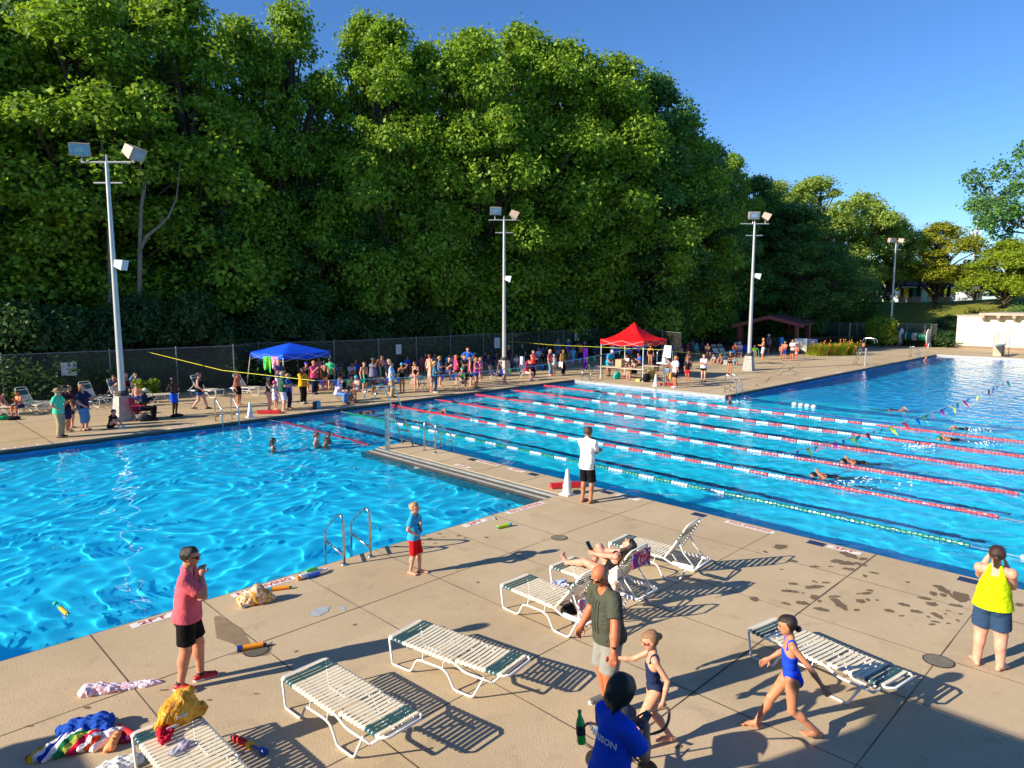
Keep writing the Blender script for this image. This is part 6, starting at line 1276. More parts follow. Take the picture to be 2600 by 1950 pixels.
# ---------------- the people in the foreground ----------------
def stripes_mat(name, base, dark, fn):
    N = NT(name); ob = N.obj(); sp = N.n('SeparateXYZ'); N.l(ob, sp.inputs[0]); f = fn(N, sp.outputs[0], sp.outputs[1], sp.outputs[2]); n2 = N.noise(ob, 7, 3, .6)
    b = hexc(base); c = N.mix(f, N.ramp(n2, [(.25, [x*.86 for x in b]), (.75, [min(1, x*1.1) for x in b])]), hexc(dark)); N.set(.85, 0, c, .2); N.bump(N.noise(ob, 11, 3, .55, 1.2), .6, .03); return N.m
def P_at(c, x, y, phi, H, label, **k):
    g = G(c, x, y); return person((g.x, g.y, 0), FACE(g, phi), H, label, **k)
FV = .0085
P_at('D', 414, 1480, 78, 1.80, 'man in a pink shirt, black shorts and red running shoes, hand at his chin', pose='chin', over=dict(FL=(.05,.06,.04), FR=(-.06,-.05,.04), tL=25, tR=-25, head=(-4,-5), lean=4), fat=.5, skin='cf9070', hair=('short','2a2019'), top=('tee','d8606c'), bot=('shorts','0c0c0e'), shoes='b8101c', glasses='0a0a0a', vox=FV, fine=True)
def shirtprint(N, x, y, z):
    a = N.math('MULTIPLY', N.math('GREATER_THAN', x, .02), N.math('LESS_THAN', N.math('ABSOLUTE', y), .055)); b = N.math('LESS_THAN', N.math('ABSOLUTE', N.math('SUBTRACT', z, .86)), .075); return N.math('MULTIPLY', N.math('MULTIPLY', a, b), N.math('GREATER_THAN', N.noise(N.obj(), 26, 2), .5))
P_at('o', 1672, 762, 68, 1.30, 'boy in a sky blue shirt and red shorts, hands on hips at the pool edge', pose='hips', over=dict(FL=(.05,.05,.04), FR=(-.05,-.04,.04), tL=15, tR=-10, head=(0,-8)), fat=0, skin='d9a184', hair=('short','b08a58'), top=('tee','2f9fce'), bot=('long_shorts','cc1018'), vox=.0075, fine=True, mats=dict(top=stripes_mat('boy_shirt', '2f9fce', '10202c', shirtprint)))
P_at('s', 1768, 902, 152, 1.84, 'lifeguard man in a white shirt and black shorts seen from behind, barefoot', pose='fold', over=dict(FL=(0,.062,.04), FR=(.0,-.058,.04), head=(-3,-12), lean=2), fat=.1, skin='b87a58', hair=('short','4a3424'), top=('tee','f2f0ec',-.075), bot=('long_shorts','0e0e10'), vox=FV, fine=True)
def flagstripes(N, x, y, z):
    s = N.math('LESS_THAN', N.math('FRACT', N.math('MULTIPLY', y, 22)), .42); a = N.math('MULTIPLY', N.math('GREATER_THAN', x, .03), N.math('LESS_THAN', N.math('ABSOLUTE', N.math('ADD', y, .03)), .095)); b = N.math('MULTIPLY', N.math('LESS_THAN', z, 1.37), N.math('GREATER_THAN', z, .98)); return N.math('MULTIPLY', N.math('MULTIPLY', s, a), b)
hp = G('p', 1050, 500, 1.76); hg = Vector((hp.x+.10, hp.y-.02, 0)); ym = FACE(hg, -55)
man, mi = person((hg.x, hg.y, 0), ym, 1.80, 'bald man in an olive shirt and grey shorts holding a girl by the hand', pose=dict(lean=9, head=(-22,8), L=(.13,.24,.51), eL=(-.8,.8,-.3), hL=(.5,.6,-.5), nL=(-.2,-.4,-1), R=(.10,-.17,.52), eR=(-1,-.5,0), FL=(.02,.07,.04), FR=(-.03,-.07,.04), curl=1.0), fat=.85, skin='bd7450', hair=('balding','b8b0a8'), top=('tee','4a4d40',-.04), bot=('long_shorts','8c8a82'), shoes='5a5a5a', glasses='0c0808', vox=FV, fine=True, mats=dict(top=stripes_mat('olive_shirt', '4a4d40', '23251e', flagstripes)))
mb = MB(); W_, E_ = mi['J']['WL'], mi['J']['EL']; d_ = nrm(E_-W_); mb.tube([Vector(W_+d_*.01), Vector(W_+d_*.04)], .032, 12); mb.box(-.022,.022,-.022,.022,-.008,.008, Matrix.Translation(Vector(W_+d_*.025+V3(.01,.015,.03)))); mb.build('wrist_watch', BLACKM, man)
hand_w = man.matrix_basis @ Vector(mi['J']['HL'])
gg = G('q', 945, 1285); yg = FACE(gg, -72); loc = Matrix.Translation((gg.x, gg.y, 0)) @ Matrix.Rotation(yg, 4, 'Z'); hl = loc.inverted() @ hand_w; Hg = 1.36; hl = hl/Hg
person((gg.x, gg.y, 0), yg, Hg, 'girl in a navy swimsuit and pink glasses walking hand in hand with the bald man', pose=dict(R=(hl.x-.02, hl.y, hl.z-.02), eR=(0,-.3,-1), L=(-.02,.17,.50), FL=(.13,.035,.04), FR=(-.16,-.04,.06), pel=(0,0,.505), head=(-14,6), lean=4, kL=(1,.05,.1), twist=-6, curl=.9), fem=True, fat=0, skin='dc9f80', hair=('bun','8a6440',.1), suit=('one','1e2c50'), glasses='b0303c', vox=.0075, fine=True)
P_at('r', 555, 1700, -82, 1.46, 'dark-haired girl in a bright blue swimsuit striding left past a flat lounger', pose=dict(R=(.14,-.16,.51), eR=(-.6,-.4,-.2), L=(-.20,.16,.50), eL=(-1,.3,0), FL=(-.20,.03,.075), FR=(.23,-.03,.04), pel=(0,0,.475), head=(-6,-4), lean=5, twist=6, curl=.4), fem=True, fat=0, skin='c98a66', hair=('bun','2c1c14',-.45), suit=('one','1b46d8'), vox=.0075, fine=True)
P_at('r', 1955, 1225, 176, 1.66, 'woman in a yellow-green tank top and denim shorts seen from behind at the pool edge', pose=dict(L=(.13,.07,.84), R=(.13,-.06,.80), eL=(.0,.28,-1), eR=(.0,-.28,-1), hL=(.2,-.3,1), hR=(.2,.3,1), FL=(0,.075,.04), FR=(.0,-.08,.04), tL=20, tR=-20, head=(-2,0)), fem=True, fat=1.35, skin='dba58c', hair=('pony','3c2618'), top=('tank','c4dc08',-.02), bot=('shorts','2f4868'), vox=FV, fine=True)
lw = L2.matrix_basis @ Vector((.98, 0, 0)); person((lw.x, lw.y, 0), L2.rotation_euler.z+PI, 1.66, 'dark-haired woman lying back on a lounger with one knee raised, reading her phone', pose=dict(pel=(0,0,.285), lean=-36, FL=(.47,.04,.255), FR=(.22,-.05,.255), kL=(.1,0,1), kR=(.1,0,1), L=(.16,.05,.44), R=(.16,-.05,.44), eL=(0,1,-.6), eR=(0,-1,-.6), head=(24,0), fL=(.5,0,1), fR=(1,0,.15)), fem=True, fat=.2, skin='cf9a80', hair=('long','1c1210'), suit=('one','16161c'), vox=FV, fine=True)
V_l = L2.matrix_basis; o = towel_hang(V_l @ Vector((1.42,-.36,.80)), V_l @ Vector((1.2,-.38,.62)), .48, tie_dye('towel_leaf', ['f4f0ea','f4f0ea','e09070','f4f0ea','4a7050'], 4), 'white patterned towel over the arm side of the occupied lounger', wav=.03)
o = towel_hang(V_l @ Vector((1.60,-.24,.98)), V_l @ Vector((1.60,.24,.98)), .28, tie_dye('towel_red_blue', ['f0f0f4','c02838','4858a0','f0f0f4'], 6), 'red, white and blue towel hung behind the occupied lounger', wav=.02)
hp = G('q', 560, 860, 1.52); yb = FACE(hp, 128)
bl, bi = person((hp.x, hp.y, 0), yb, 1.70, 'dark-haired person in a royal blue shirt at the bottom edge, busy with a phone', pose=dict(L=(.19,.06,.70), R=(.20,-.03,.70), eL=(-.2,.8,-1), eR=(-.2,-.8,-1), hL=(.6,-.6,.2), hR=(.6,.6,.2), head=(-16,2), lean=7, curl=.9), fem=True, fat=.5, skin='b07a5c', hair=('bun','060504',-.3), top=('tee','1450d0'), bot=('capri','5a7ea8'), shoes='404040', vox=FV, fine=True)
# a fuller head of black hair
hs, h_, Mh = bi['hs'], bi['h_'], bi['Mh']; q = surface([elli(h_(-.22,0,.34), V3(1.12,1.06,1.22)*hs, Mh), elli(h_(-.5,0,-.3), V3(.75,.92,.85)*hs, Mh), cone(h_(-.5,.3,-.6), h_(-.55,.3,-1.3), .3*hs, .16*hs), cone(h_(-.5,-.3,-.6), h_(-.6,-.25,-1.4), .3*hs, .12*hs)], .009, 0, .03, [lambda g: np.where(((g-np.array(h_(0,0,0))) @ Mh)[..., 2] < .75*hs, ((g-np.array(h_(0,0,0))) @ Mh)[..., 0]-.25*hs, -1)], wob=.006)
npmesh('hair_volume', q[0], q[1], hairmat('0e0a08'), bl)
t_ = text_obj('shirt_lettering', 'HARRISON', .075, paint('print_white', (.75,.75,.78), .7), bl, (0,0,0)); Mt = bi['M']; ctr = np.array(bi['T'](-.062-.02*.5-.012, 0, .205)); bx, by, bz = -np.array(Mt[:, 1]), np.array(Mt[:, 2]), -np.array(Mt[:, 0])
me = t_.data; T4 = Matrix(((bx[0],by[0],bz[0],ctr[0]),(bx[1],by[1],bz[1],ctr[1]),(bx[2],by[2],bz[2],ctr[2]),(0,0,0,1)))
for v in me.vertices: u = v.co.x; v.co = T4 @ Vector((v.co.x, v.co.y, .024-1.35*u*u+v.co.z))
mb = MB(); pq = (np.array(bi['J']['HL'])+np.array(bi['J']['HR']))/2+V3(.02,0,.03); mb.box(-.006,.006,-.038,.038,-.075,.075, Matrix.Translation(Vector(pq)) @ Matrix.Rotation(.7, 4, 'Y')); o = mb.build('mobile_phone', paint('phone_black', (.01,.01,.012), .15)); o.matrix_basis = bl.matrix_basis.copy(); tag(o, 'black phone in the hands of the person in royal blue', 'phone')
mb = MB(); mb.box(-.04,.04,-.006,.006,-.08,.08); o = mb.build('mobile_phone', paint('phone_black', (.01,.01,.012), .15)); o.matrix_basis = L2.matrix_basis @ Matrix.Translation((.60,0,.80)) @ Matrix.Rotation(PI/2, 4, 'Z') @ Matrix.Rotation(-.6, 4, 'X'); tag(o, 'black phone held by the reclining woman', 'phone')
# stroller in front of that person
sg = G('q', 560, 1250, .9); sg = G('D', 1335, 1592, .55); sg.z = 0; r = empty('stroller', sg, R(118)); r.scale = (.8, .8, .8); tag(r, 'dark stroller with a teal and grey hood in front of the person in blue', 'stroller')
STRB = paint('stroller_brown', (.10,.055,.035), .5); mb = MB(); n = 12; V = []
for i in range(n+1):
    a = PI*.05+PI*.75*i/n
    for j in range(7): b = -1+j/3; V.append((.26*math.cos(a)*(1-.12*b*b)+.0, .24*b, .78+.30*math.sin(a)*(1-.18*b*b)))
F = [(i*7+j, (i+1)*7+j, (i+1)*7+j+1, i*7+j+1) for i in range(n) for j in range(6)]; o = meshobj('hood', V, F, [cloth('1f6f88'), cloth('4a4a52'), cloth('141418')], r, True)
for p_ in o.data.polygons: p_.material_index = (0,0,1,2)[(p_.index//6)//4 % 4] if p_.index//6 < 12 else 1
for s in (-1, 1):
    mb = MB(); mb.tube(rnd_path([(-.45,s*.25,.98),(-.25,s*.25,.9),(.28,s*.27,.16)], .1), .014, 8); mb.tube([(-.32,s*.27,.14),(.1,s*.25,.55)], .013, 6); mb.build('frame_tube', BLACKM, r)
    for x in (-.34, .32): mb = MB(); mb.tube([(x,s*.28-.02,.13),(x,s*.28+.02,.13)], .13, 16); mb.build('wheel', BLACKM, r, True, 30)
mb = MB(); mb.tube(rnd_path([(-.45,-.25,.98),(-.56,-.24,1.04),(-.6,-.1,1.06),(-.6,.1,1.06),(-.56,.24,1.04),(-.45,.25,.98)], .08), .018, 8); mb.build('handle', STRB, r, True); mb = MB(); mb.add([(.22,-.2,.45),(.22,.2,.45),(-.1,.2,.40),(-.1,-.2,.40),(-.3,.2,.85),(-.3,-.2,.85)], [(0,1,2,3),(3,2,4,5)]); mb.build('seat', cloth('202028'), r); mb = MB(); mb.tube(rnd_path([(.18,-.26,.62),(.42,-.2,.68),(.46,0,.68),(.42,.2,.68),(.18,.26,.62)], .1), .018, 8); mb.build('bumper_bar', STRB, r, True)
GBOT = NT('bottle_green'); GBOT.set(.08, 0, (.02,.50,.06)); GBOT.b.inputs['Transmission Weight'].default_value = .35; bp_ = AT('q', 285, 1120, dist=hp.xy.length*.965); r = empty('drink_bottle', bp_-Vector((0,0,.12)), 0); r.rotation_euler = (R(-14), R(10), 0); tag(r, 'green soda bottle with a black label hanging at the side of the stroller', 'bottle')
mb = MB(); mb.lathe([(.028,0),(.036,.02),(.034,.09),(.036,.15),(.030,.18),(.014,.215),(.013,.235)], n=14); mb.build('bottle_body', GBOT.m, r, True, 50); mb = MB(); mb.lathe([(.0375,.07),(.0375,.14)], n=14); mb.build('bottle_label', BLACKM, r); mb = MB(); mb.lathe([(.016,.236),(.016,.258)], n=10); mb.build('cap', paint('cap_green', (.02,.45,.10), .4), r)
# ---------------- things lying about ----------------
def squirter(p_, az, L, rad, c1, c2, label, cap=None, rod=False, z=None, tilt=0):
    r = empty('water_squirter', (p_.x, p_.y, (rad+.002) if z is None else z)); r.rotation_euler = (0, tilt, az); tag(r, label, 'water toy'); mb = MB(); mb.tube([(-L/2,0,0),(L/2,0,0)], rad, 14); mb.build('barrel', paint('foam_'+c1, c1, .7, 0, .08, 8), r, True, 40)
    mb = MB(); mb.tube([(-L/2-.065,0,0),(-L/2,0,0)], rad*1.12, 14); mb.build('end_cap', paint('plastic_'+c2, c2, .4), r, True, 40); mb = MB(); mb.tube([(L/2,0,0),(L/2+.03,0,0),(L/2+.05,0,0)], [rad*.55,rad*.5,rad*.2], 10); mb.build('nozzle', paint('plastic_'+(cap or c2), cap or c2, .4), r, True, 40)
    if rod: mb = MB(); mb.tube([(-L/2-.22,0,0),(-L/2-.06,0,0)], rad*.4, 8); mb.tube([(-L/2-.28,0,0),(-L/2-.21,0,0)], rad*1.1, 12); mb.build('plunger', paint('plastic_'+(cap or c2), cap or c2, .4), r, True, 40)
def two(c, x0, y0, x1, y1): a, b = G(c, x0, y0, .03), G(c, x1, y1, .03); return (a+b)/2, math.atan2((b-a).y, (b-a).x), (b-a).length
m_, a_, L_ = two('n', 1700, 822, 1848, 795); squirter(m_, a_, L_, .038, 'ee9414', '16329a', 'orange water squirter with blue end lying on the damp drain patch')
m_, a_, L_ = two('o', 330, 908, 495, 888); squirter(m_, a_, L_, .032, 'ee9414', '30a0b8', 'orange water squirter with turquoise end next to the yellow bag', '40b050')
m_, a_, L_ = two('s', 1222, 1060, 1140, 1078); squirter(m_, a_, L_, .034, 'b8d820', '30a8c0', 'lime green squirter lying on the open deck')
m_, a_, L_ = two('n', 415, 470, 475, 520); squirter(m_, a_, L_*.8, .032, 'f0a010', '30b090', 'orange squirter floating in the shallow pool at left', rod=True, z=WZ+.02)
m_, a_, L_ = two('n', 940, 1440, 830, 1385); squirter(m_, a_, L_, .042, 'd81820', '1848c0', 'red squirter with blue end beside the pile of towels')
m_, a_, L_ = two('n', 1740, 1495, 1640, 1450); squirter(m_, a_, L_, .035, 'c81820', 'e0b020', 'red and yellow squirter lying under the bottom-left lounger', '1848a0', rod=True)
# water gun
m_, a_, L_ = two('o', 610, 800, 820, 735); r = empty('water_gun', (m_.x, m_.y, .0), a_); tag(r, 'white, green and blue water gun at the near pool edge', 'water toy'); PW = paint('plastic_white', (.7,.7,.7), .4)
mb = MB(); mb.tube([(-.24,0,.05),(-.05,0,.055),(.12,0,.05),(.2,0,.05)], [.045,.05,.04,.025], 10); mb.build('gun_body', PW, r, True, 40); mb = MB(); mb.tube([(-.14,-.055,.035),(.10,-.05,.035)], .032, 10); mb.build('water_tank', paint('plastic_blue', (.02,.12,.55), .4), r, True, 40); mb = MB(); mb.tube([(-.12,.02,.10),(-.02,.02,.115),(.1,.02,.10)], [.03,.04,.025], 8); mb.build('grip', paint('plastic_green', (.10,.60,.08), .4), r, True, 40)
mb = MB(); mb.tube([(-.30,0,.04),(-.24,0,.045)], .035, 8); mb.build('nozzle', paint('plastic_orange', (.8,.25,.02), .4), r, True, 40); mb = MB(); mb.bar((.18,0,.04), (.30,.03,.04), .035); mb.build('stock', PW, r)
# yellow bags
def bagmat(nm, c1, c2, sc):
    N = NT(nm); f = N.noise(N.obj(), sc, 3, .6, 1.5); N.set(.35, 0, N.ramp(f, [(.42, hexc(c1)), (.5, hexc(c2)), (.56, hexc(c1)), (.72, hexc('d86a10'))]), .5); N.bump(N.noise(N.obj(), 16, 4, .7, 2), 1.0, .03); return N.m
def crumple(name, pr, mat, label, p_, az=0, z=0, wob=.01, cat='bag', vox=.0085, k=.03, tilt=(0,0)):
    q = surface(pr, vox, 0, k, [((0,0,0), (0,0,-1))], wob=wob); V = q[0]; n_ = (.5-np.abs(np.sin(V[:,0]*27+V[:,1]*19+1.5*np.sin(V[:,1]*23))))*.016*min(1,vox/.009)+(.5-np.abs(np.sin(V[:,1]*52-V[:,0]*31+V[:,2]*20)))*.008; V = V+n_[:, None]*np.array([1,.6,.8]); V[:,2] = np.maximum(V[:,2], .001)
    o = npmesh(name, V, q[1], mat); o.location = (p_.x, p_.y, z); o.rotation_euler = (tilt[0], tilt[1], az); tag(o, label, cat); return o
PRW = paint('print_white', (.75,.75,.78), .7)
o = crumple('plastic_bag', [elli((0,0,.10), (.26,.13,.13)), cone((-.22,.02,.06), (.05,0,.2), .06, .10), cone((.05,0,.12), (.26,-.05,.05), .13, .05), cone((-.2,-.08,.04), (.2,-.06,.05), .05, .06)], bagmat('bag_yellow_white', 'e8a010', 'f4e8d0', 3.2), 'crumpled yellow and white bag on the NO DIVING marking at the near edge', G('n', 1790, 500), -.3)
text_obj('lettering', 'BAKED', .05, PRW, o, (.08,-.10,.17), .5, .9)
lz = L7.matrix_basis @ Vector((.20,.10,.40)); o = crumple('plastic_bag', [elli((0,0,.15), (.20,.13,.16)), cone((-.20,0,.05), (.03,0,.24), .05, .10), cone((.05,.02,.26), (.10,0,.30), .09, .06), cone((.0,0,.08), (.22,0,.06), .10, .07)], bagmat('bag_orange', 'f0a012', 'f4b838', 2.0), 'yellow-orange bag standing on the foot end of the bottom-left lounger', lz, L7.rotation_euler.z+PI/2, .395, wob=.008)
text_obj('lettering', 'swiss', .055, PRW, o, (-.02,-.135,.15), .05, 1.35); mb = MB(); mb.box(-.17,-.06,-.125,-.118,.05,.075); mb.build('white_stripe', PRW, o)
lz = L7.matrix_basis @ Vector((.36,-.10,.40)); crumple('cloth', [elli((0,0,.03), (.13,.06,.035)), cone((-.12,.04,.03), (.1,.05,.05), .03, .035), cone((.05,-.05,.03), (.14,-.02,.04), .03, .03)], cloth('d01c34'), 'crumpled red cloth on the bottom-left lounger', lz, 1.3, .397, .012, 'cloth', .008)
lz = L7.matrix_basis @ Vector((.66,-.08,.40)); N = NT('clear_packet'); N.set(.1, 0, N.ramp(N.noise(N.obj(), 22, 2, .5), [(.3,(.55,.5,.6)),(.5,(.75,.75,.78)),(.62,(.5,.25,.35)),(.7,(.2,.25,.5))])); N.b.inputs['Transmission Weight'].default_value = .3
crumple('plastic_packet', [elli((0,0,.018), (.13,.06,.02)), elli((.09,.02,.02), (.06,.05,.02))], N.m, 'shiny clear packet of goggles lying on the bottom-left lounger', lz, L7.rotation_euler.z+PI/2+.3, .397, .006, 'packet', .007)
# pink towel
N = NT('towel_pink_white'); f = N.noise(N.obj(), 9, 3, .6, 1.0); N.set(.95, 0, N.ramp(f, [(.40, hexc('f0dce6')), (.52, hexc('f4e6ee')), (.60, hexc('d88898')), (.68, hexc('f0dce6'))]), .1); N.bump(N.noise(N.obj(), 14, 4, .6, 1.5), 1, .03)
a, b = G('n', 620, 1140), G('n', 1130, 1065); d_ = b-a; L_ = d_.length; o = crumple('towel', [cone((0,0,.05), (L_*.22,.03,.05), .10, .07), cone((.06,.06,.07), (L_*.3,-.04,.05), .05, .05), cone((L_*.2,0,.02), (L_*.85,.03,.015), .085, .05), cone((L_*.25,.05,.04), (L_*.9,.05,.02), .025, .02), cone((L_*.25,-.04,.045), (L_*.8,-.01,.02), .025, .015), cone((L_*.8,0,.02),(L_,.02,.015),.05,.02)], N.m, 'pink and white towel twisted on the deck behind the man in pink', a, math.atan2(d_.y, d_.x), 0, .009, 'towel'); o.scale.z = .8
# striped towel, blue towel, white cloth pile
def strip_mat(nm, cols, ang, per):
    N = NT(nm); mp = N.n('Mapping'); mp.inputs['Rotation'].default_value = (0,0,ang); N.l(N.obj(), mp.inputs[0]); sp = N.n('SeparateXYZ'); N.l(mp.outputs[0], sp.inputs[0]); f = N.math('FRACT', N.math('ADD', N.math('MULTIPLY', sp.outputs[0], 1/per), .5)); c = N.ramp(f, [(i/len(cols), hexc(k)) for i, k in enumerate(cols)])
    N.t.nodes[-1]; [setattr(n.color_ramp, 'interpolation', 'CONSTANT') for n in N.t.nodes if n.type == 'VALTORGB']; N.set(.95, 0, c, .1); N.bump(N.noise(N.obj(), 12, 4, .6, 1.5), 1, .03); return N.m
p0 = G('n', 470, 1530); crumple('towel', [cone((-.30,-.06,.02), (.05,0,.05), .06, .12), cone((0,0,.06), (.26,-.02,.05), .10, .09), cone((-.1,.05,.05), (.15,.06,.09), .04, .05), cone((-.2,-.1,.03),(.2,-.1,.05),.04,.05)], strip_mat('towel_rainbow', ['e84a20','e84a20','f4c020','f4f0ec','2040a0','f4f0ec','2a8850','c8d050','e02050','f4f0ec'], .9, .46), 'rainbow striped towel at the left of the pile on the deck', p0, -.35, 0, .012, 'towel')
p0 = G('n', 610, 1420); crumple('towel', [cone((-.2,0,.05), (.15,.03,.07), .10, .12), cone((-.15,.1,.08), (.15,.12,.08), .06, .07), cone((0,-.12,.05), (.2,-.1,.05), .06, .08), cone((-.25,.12,.03),(.05,.2,.05),.05,.05)], cloth('1c4fb0'), 'royal blue towel heaped in the middle of the pile', p0, -.5, 0, .012, 'towel')
p0 = G('n', 770, 1480); crumple('towel', [cone((-.12,-.12,.03), (.06,.12,.05), .04, .06), cone((-.05,.05,.06), (.08,.1,.05), .05, .05)], cloth('f2ece8'), 'white cloth in the pile next to the orange toy', p0, -.5, 0, .008, 'cloth', .008)
p0 = G('n', 810, 1490); crumple('foam_toy', [cone((-.02,-.09,.05), (.02,.08,.06), .05, .04), elli((-.03,-.12,.04), (.06,.05,.035))], paint('foam_orange', (.85,.32,.10), .6), 'orange foam toy in the pile beside the red squirter', p0, -.4, 0, .003, 'toy', .008)
p0 = G('n', 885, 1470); crumple('beaded_bag', [elli((0,0,.03), (.09,.06,.035)), elli((.06,.05,.02), (.05,.04,.03))], tie_dye('beads', ['180c10','b01828','1c2a60','c04838','180c10'], 14), 'dark red beaded bundle under the red squirter', p0, -.4, 0, .008, 'bundle', .008)
p0 = G('n', 830, 1665); crumple('towel', [elli((0,0,.03), (.22,.12,.07)), elli((.1,.05,.03), (.15,.1,.05))], cloth('d8d8d8'), 'grey-white towel at the very bottom edge of the picture', p0, -.3, 0, .01, 'towel')
p0 = G('p', 690, 650); crumple('cloth', [cone((-.08,0,.03), (.08,0,.04), .05, .06), cone((.06,-.05,.03), (.15,-.08,.03), .05, .03)], tie_dye('blue_white_print', ['e8eef8','2050c0','e8eef8','1838a0'], 14), 'blue and white patterned bundle between two loungers', p0, -.6, 0, .008, 'bundle', .008)
p0 = G('p', 830, 860); crumple('bag', [cone((-.2,0,.06), (.15,0,.06), .08, .09)], cloth('141416'), 'black bag on the deck under the back of the left upright lounger', p0, -.2, 0, .006, 'bag'); a = L1.matrix_basis; towel_hang(a @ Vector((1.55,-.26,.60)), a @ Vector((1.62,.10,.62)), .5, tie_dye('towel_flower', ['f0ecf0','b03060','f0ecf0','382848'], 8), 'floral towel hanging behind the left upright lounger', wav=.03)
m_, a_, L_ = two('s', 1110, 998, 1130, 1015); crumple('swim_goggles', [elli((-.05,0,.015), (.04,.02,.015)), elli((.05,0,.015), (.04,.02,.015)), cone((-.02,0,.01), (.02,0,.01), .008, .008)], paint('goggle_clear', (.35,.4,.42), .15), 'pair of clear goggles lying near the lime green squirter', m_, a_, 0, 0, 'goggles', .006, .01)
# ---------------- swimmers ----------------
def swim(c, x, y, phi, kind, label, hair=('cap','101012'), suit=None, skin='b87c5c', fem=True, H=1.5, glasses=None, bot=None):
    g = G(c, x, y, WZ); yaw = FACE(g, phi)
    if kind == 'stand': person((g.x, g.y, WZ-H*.76), yaw, H, label, pose='stand', over=dict(head=(-5,0)), fem=fem, skin=skin, hair=hair, suit=suit, vox=.015, group='swimmers in the pools', bot=bot, fat=.2)
    else:
        pose = dict(lean=78, pel=(0,0,0), L=(.28,.12,.01), R=(.22,-.16,.0), eL=(0,1,.2), eR=(0,-1,.2), FL=(-.45,.06,-.04), FR=(-.45,-.05,-.02), kL=(.2,0,-1), kR=(.2,0,-1), head=(38,0), fL=(-1,0,-.2), fR=(-1,0,-.2)) if kind == 'breast' else dict(lean=86, pel=(0,0,0), L=(.42,.10,.05), R=(-.05,-.14,.02), eL=(0,1,1), eR=(0,-1,.3), FL=(-.48,.05,-.02), FR=(-.46,-.05,.02), kL=(.2,0,-1), kR=(.2,0,-1), head=(6,0), fL=(-1,0,-.2), fR=(-1,0,-.2))
        person((g.x, g.y, WZ-.055), yaw, H, label, pose=pose, fem=fem, skin=skin, hair=hair, suit=suit, vox=.014, group='swimmers in the pools', glasses=glasses, bot=bot, fat=.1)
swim('t', 885, 720, -70, 'breast', 'swimmer with a dark cap and yellow strap in the nearer lane', ('cap','181410'), ('one','141a30')); swim('t', 1085, 622, -70, 'breast', 'swimmer with a dark cap in the lane beyond, next to a red rope', ('cap','16120e'), ('one','141420'))
swim('t', 1810, 385, -70, 'crawl', 'swimmer with a green cap lifting an arm at far right', ('cap','0c7a5c'), ('one','101820')); swim('t', 1745, 462, -70, 'breast', 'swimmer with a green cap just left of and nearer than the other', ('cap','0c7058'), ('one','101820')); swim('t', 1280, 252, 90, 'crawl', 'swimmer lying flat in the middle of the deep pool', ('cap','203040'), ('one','101820'))
swim('b', 1615, 1010, 60, 'breast', 'swimmer with a dark red cap close to the far wall', ('cap','3a1020'), ('one','101018')); swim('c', 640, 1003, 60, 'crawl', 'swimmer gliding between the first red rope and the wall', ('cap','301820'), ('one','101018'))
swim('D', 590, 968, 90, 'stand', 'dark-haired bather alone in the shallow pool', ('long','16100c'), ('one','e8a0a0'), 'b88468'); swim('D', 684, 958, 70, 'stand', 'brown-haired woman bather with bare shoulders by the maroon rope', ('bun','5a3420'), ('one','d8c8c0'), 'd09a7c', H=1.66); swim('D', 704, 962, 60, 'stand', 'child bather in front of the brown-haired woman', ('short','30201a'), None, 'b87858', H=1.2); swim('D', 709, 950, 60, 'stand', 'second child bather behind the first', ('short','281c16'), None, 'b07050', H=1.3)
swim('d', 2005, 1065, 60, 'stand', 'swimmer clinging near the outer deck corner ladder', ('cap','7a2030'), ('one','202040'), 'b07050', H=1.3); swim('e', 1475, 812, 60, 'stand', 'bather at the far left edge of the deep pool below the hand rails', ('short','6a4030'), None, 'c8845c', H=1.6)
# white water round the swimmers
for c, x, y, n in (('t',1480,520,60),('t',1880,400,36),('t',1000,770,26),('t',1140,765,14),('t',1290,800,10),('t',1960,500,24),('d',2100,1075,22)):
    g = G(c, x, y, WZ); mb = MB()
    for i in range(n): a = rnd.random()*6.28; q = rnd.gauss(0,.28); mb.ell((q+.3*math.cos(a), rnd.gauss(0,.16), .02+abs(rnd.gauss(0,.06))), (rnd.uniform(.012,.045),rnd.uniform(.012,.04),rnd.uniform(.006,.018)), n=6, m=4)
    o = mb.build('splash', paint('foam_white', (.8,.85,.88), .3), None, True); o.location = g; o.rotation_euler.z = -.4; tag(o, 'white splash of foam on the lane water', 'splash', 'splashes behind the swimmers', kind='stuff')

# ---------------- unseen building and wing, added and sized to throw shade on the deck corners ----------------
BRW = paint('brick_tan', (.36,.25,.17), .9, 0, .2, 6)
r = empty('shade_building', (-9, -10, 0)); tag(r, 'added unseen building shaped to shade the deck corners, outside the picture at lower left', 'building')
mb = MB(); mb.box(0, 7.5, 0, 15.95, 0, 4.75); mb.build('wall', BRW, r); mb = MB(); mb.box(-.2, 7.65, -.2, 16.05, 4.753, 5.05); mb.build('roof_edge', CONC, r)
mb = MB(); mb.box(-3.4, 4.2, 16.06, 20.85, 0, 2.8); mb.build('shade_wing', BRW, r); mb = MB(); mb.box(-3.5, 4.35, 16.06, 20.95, 2.803, 3.05); mb.build('wing_roof_edge', CONC, r)
r = empty('shadow_disc', (-5.2, 13.9, -.78)); tag(r, 'added round disc on a stem, unseen left of the picture, shading the pool', 'shadow caster'); mb = MB(); mb.lathe([(.12,0),(.12,3.2)], n=10); mb.build('stem', paint('shadow_disc_blue', (.05,.2,.5), .4), r); mb = MB(); mb.lathe([(1.15,3.1),(1.1,3.3),(.6,3.6),(.1,3.7)], n=20); mb.build('cap', paint('shadow_disc_blue', (.05,.2,.5), .4), r, True, 40)  # added out of view, only to throw a shadow on the pool's left corner
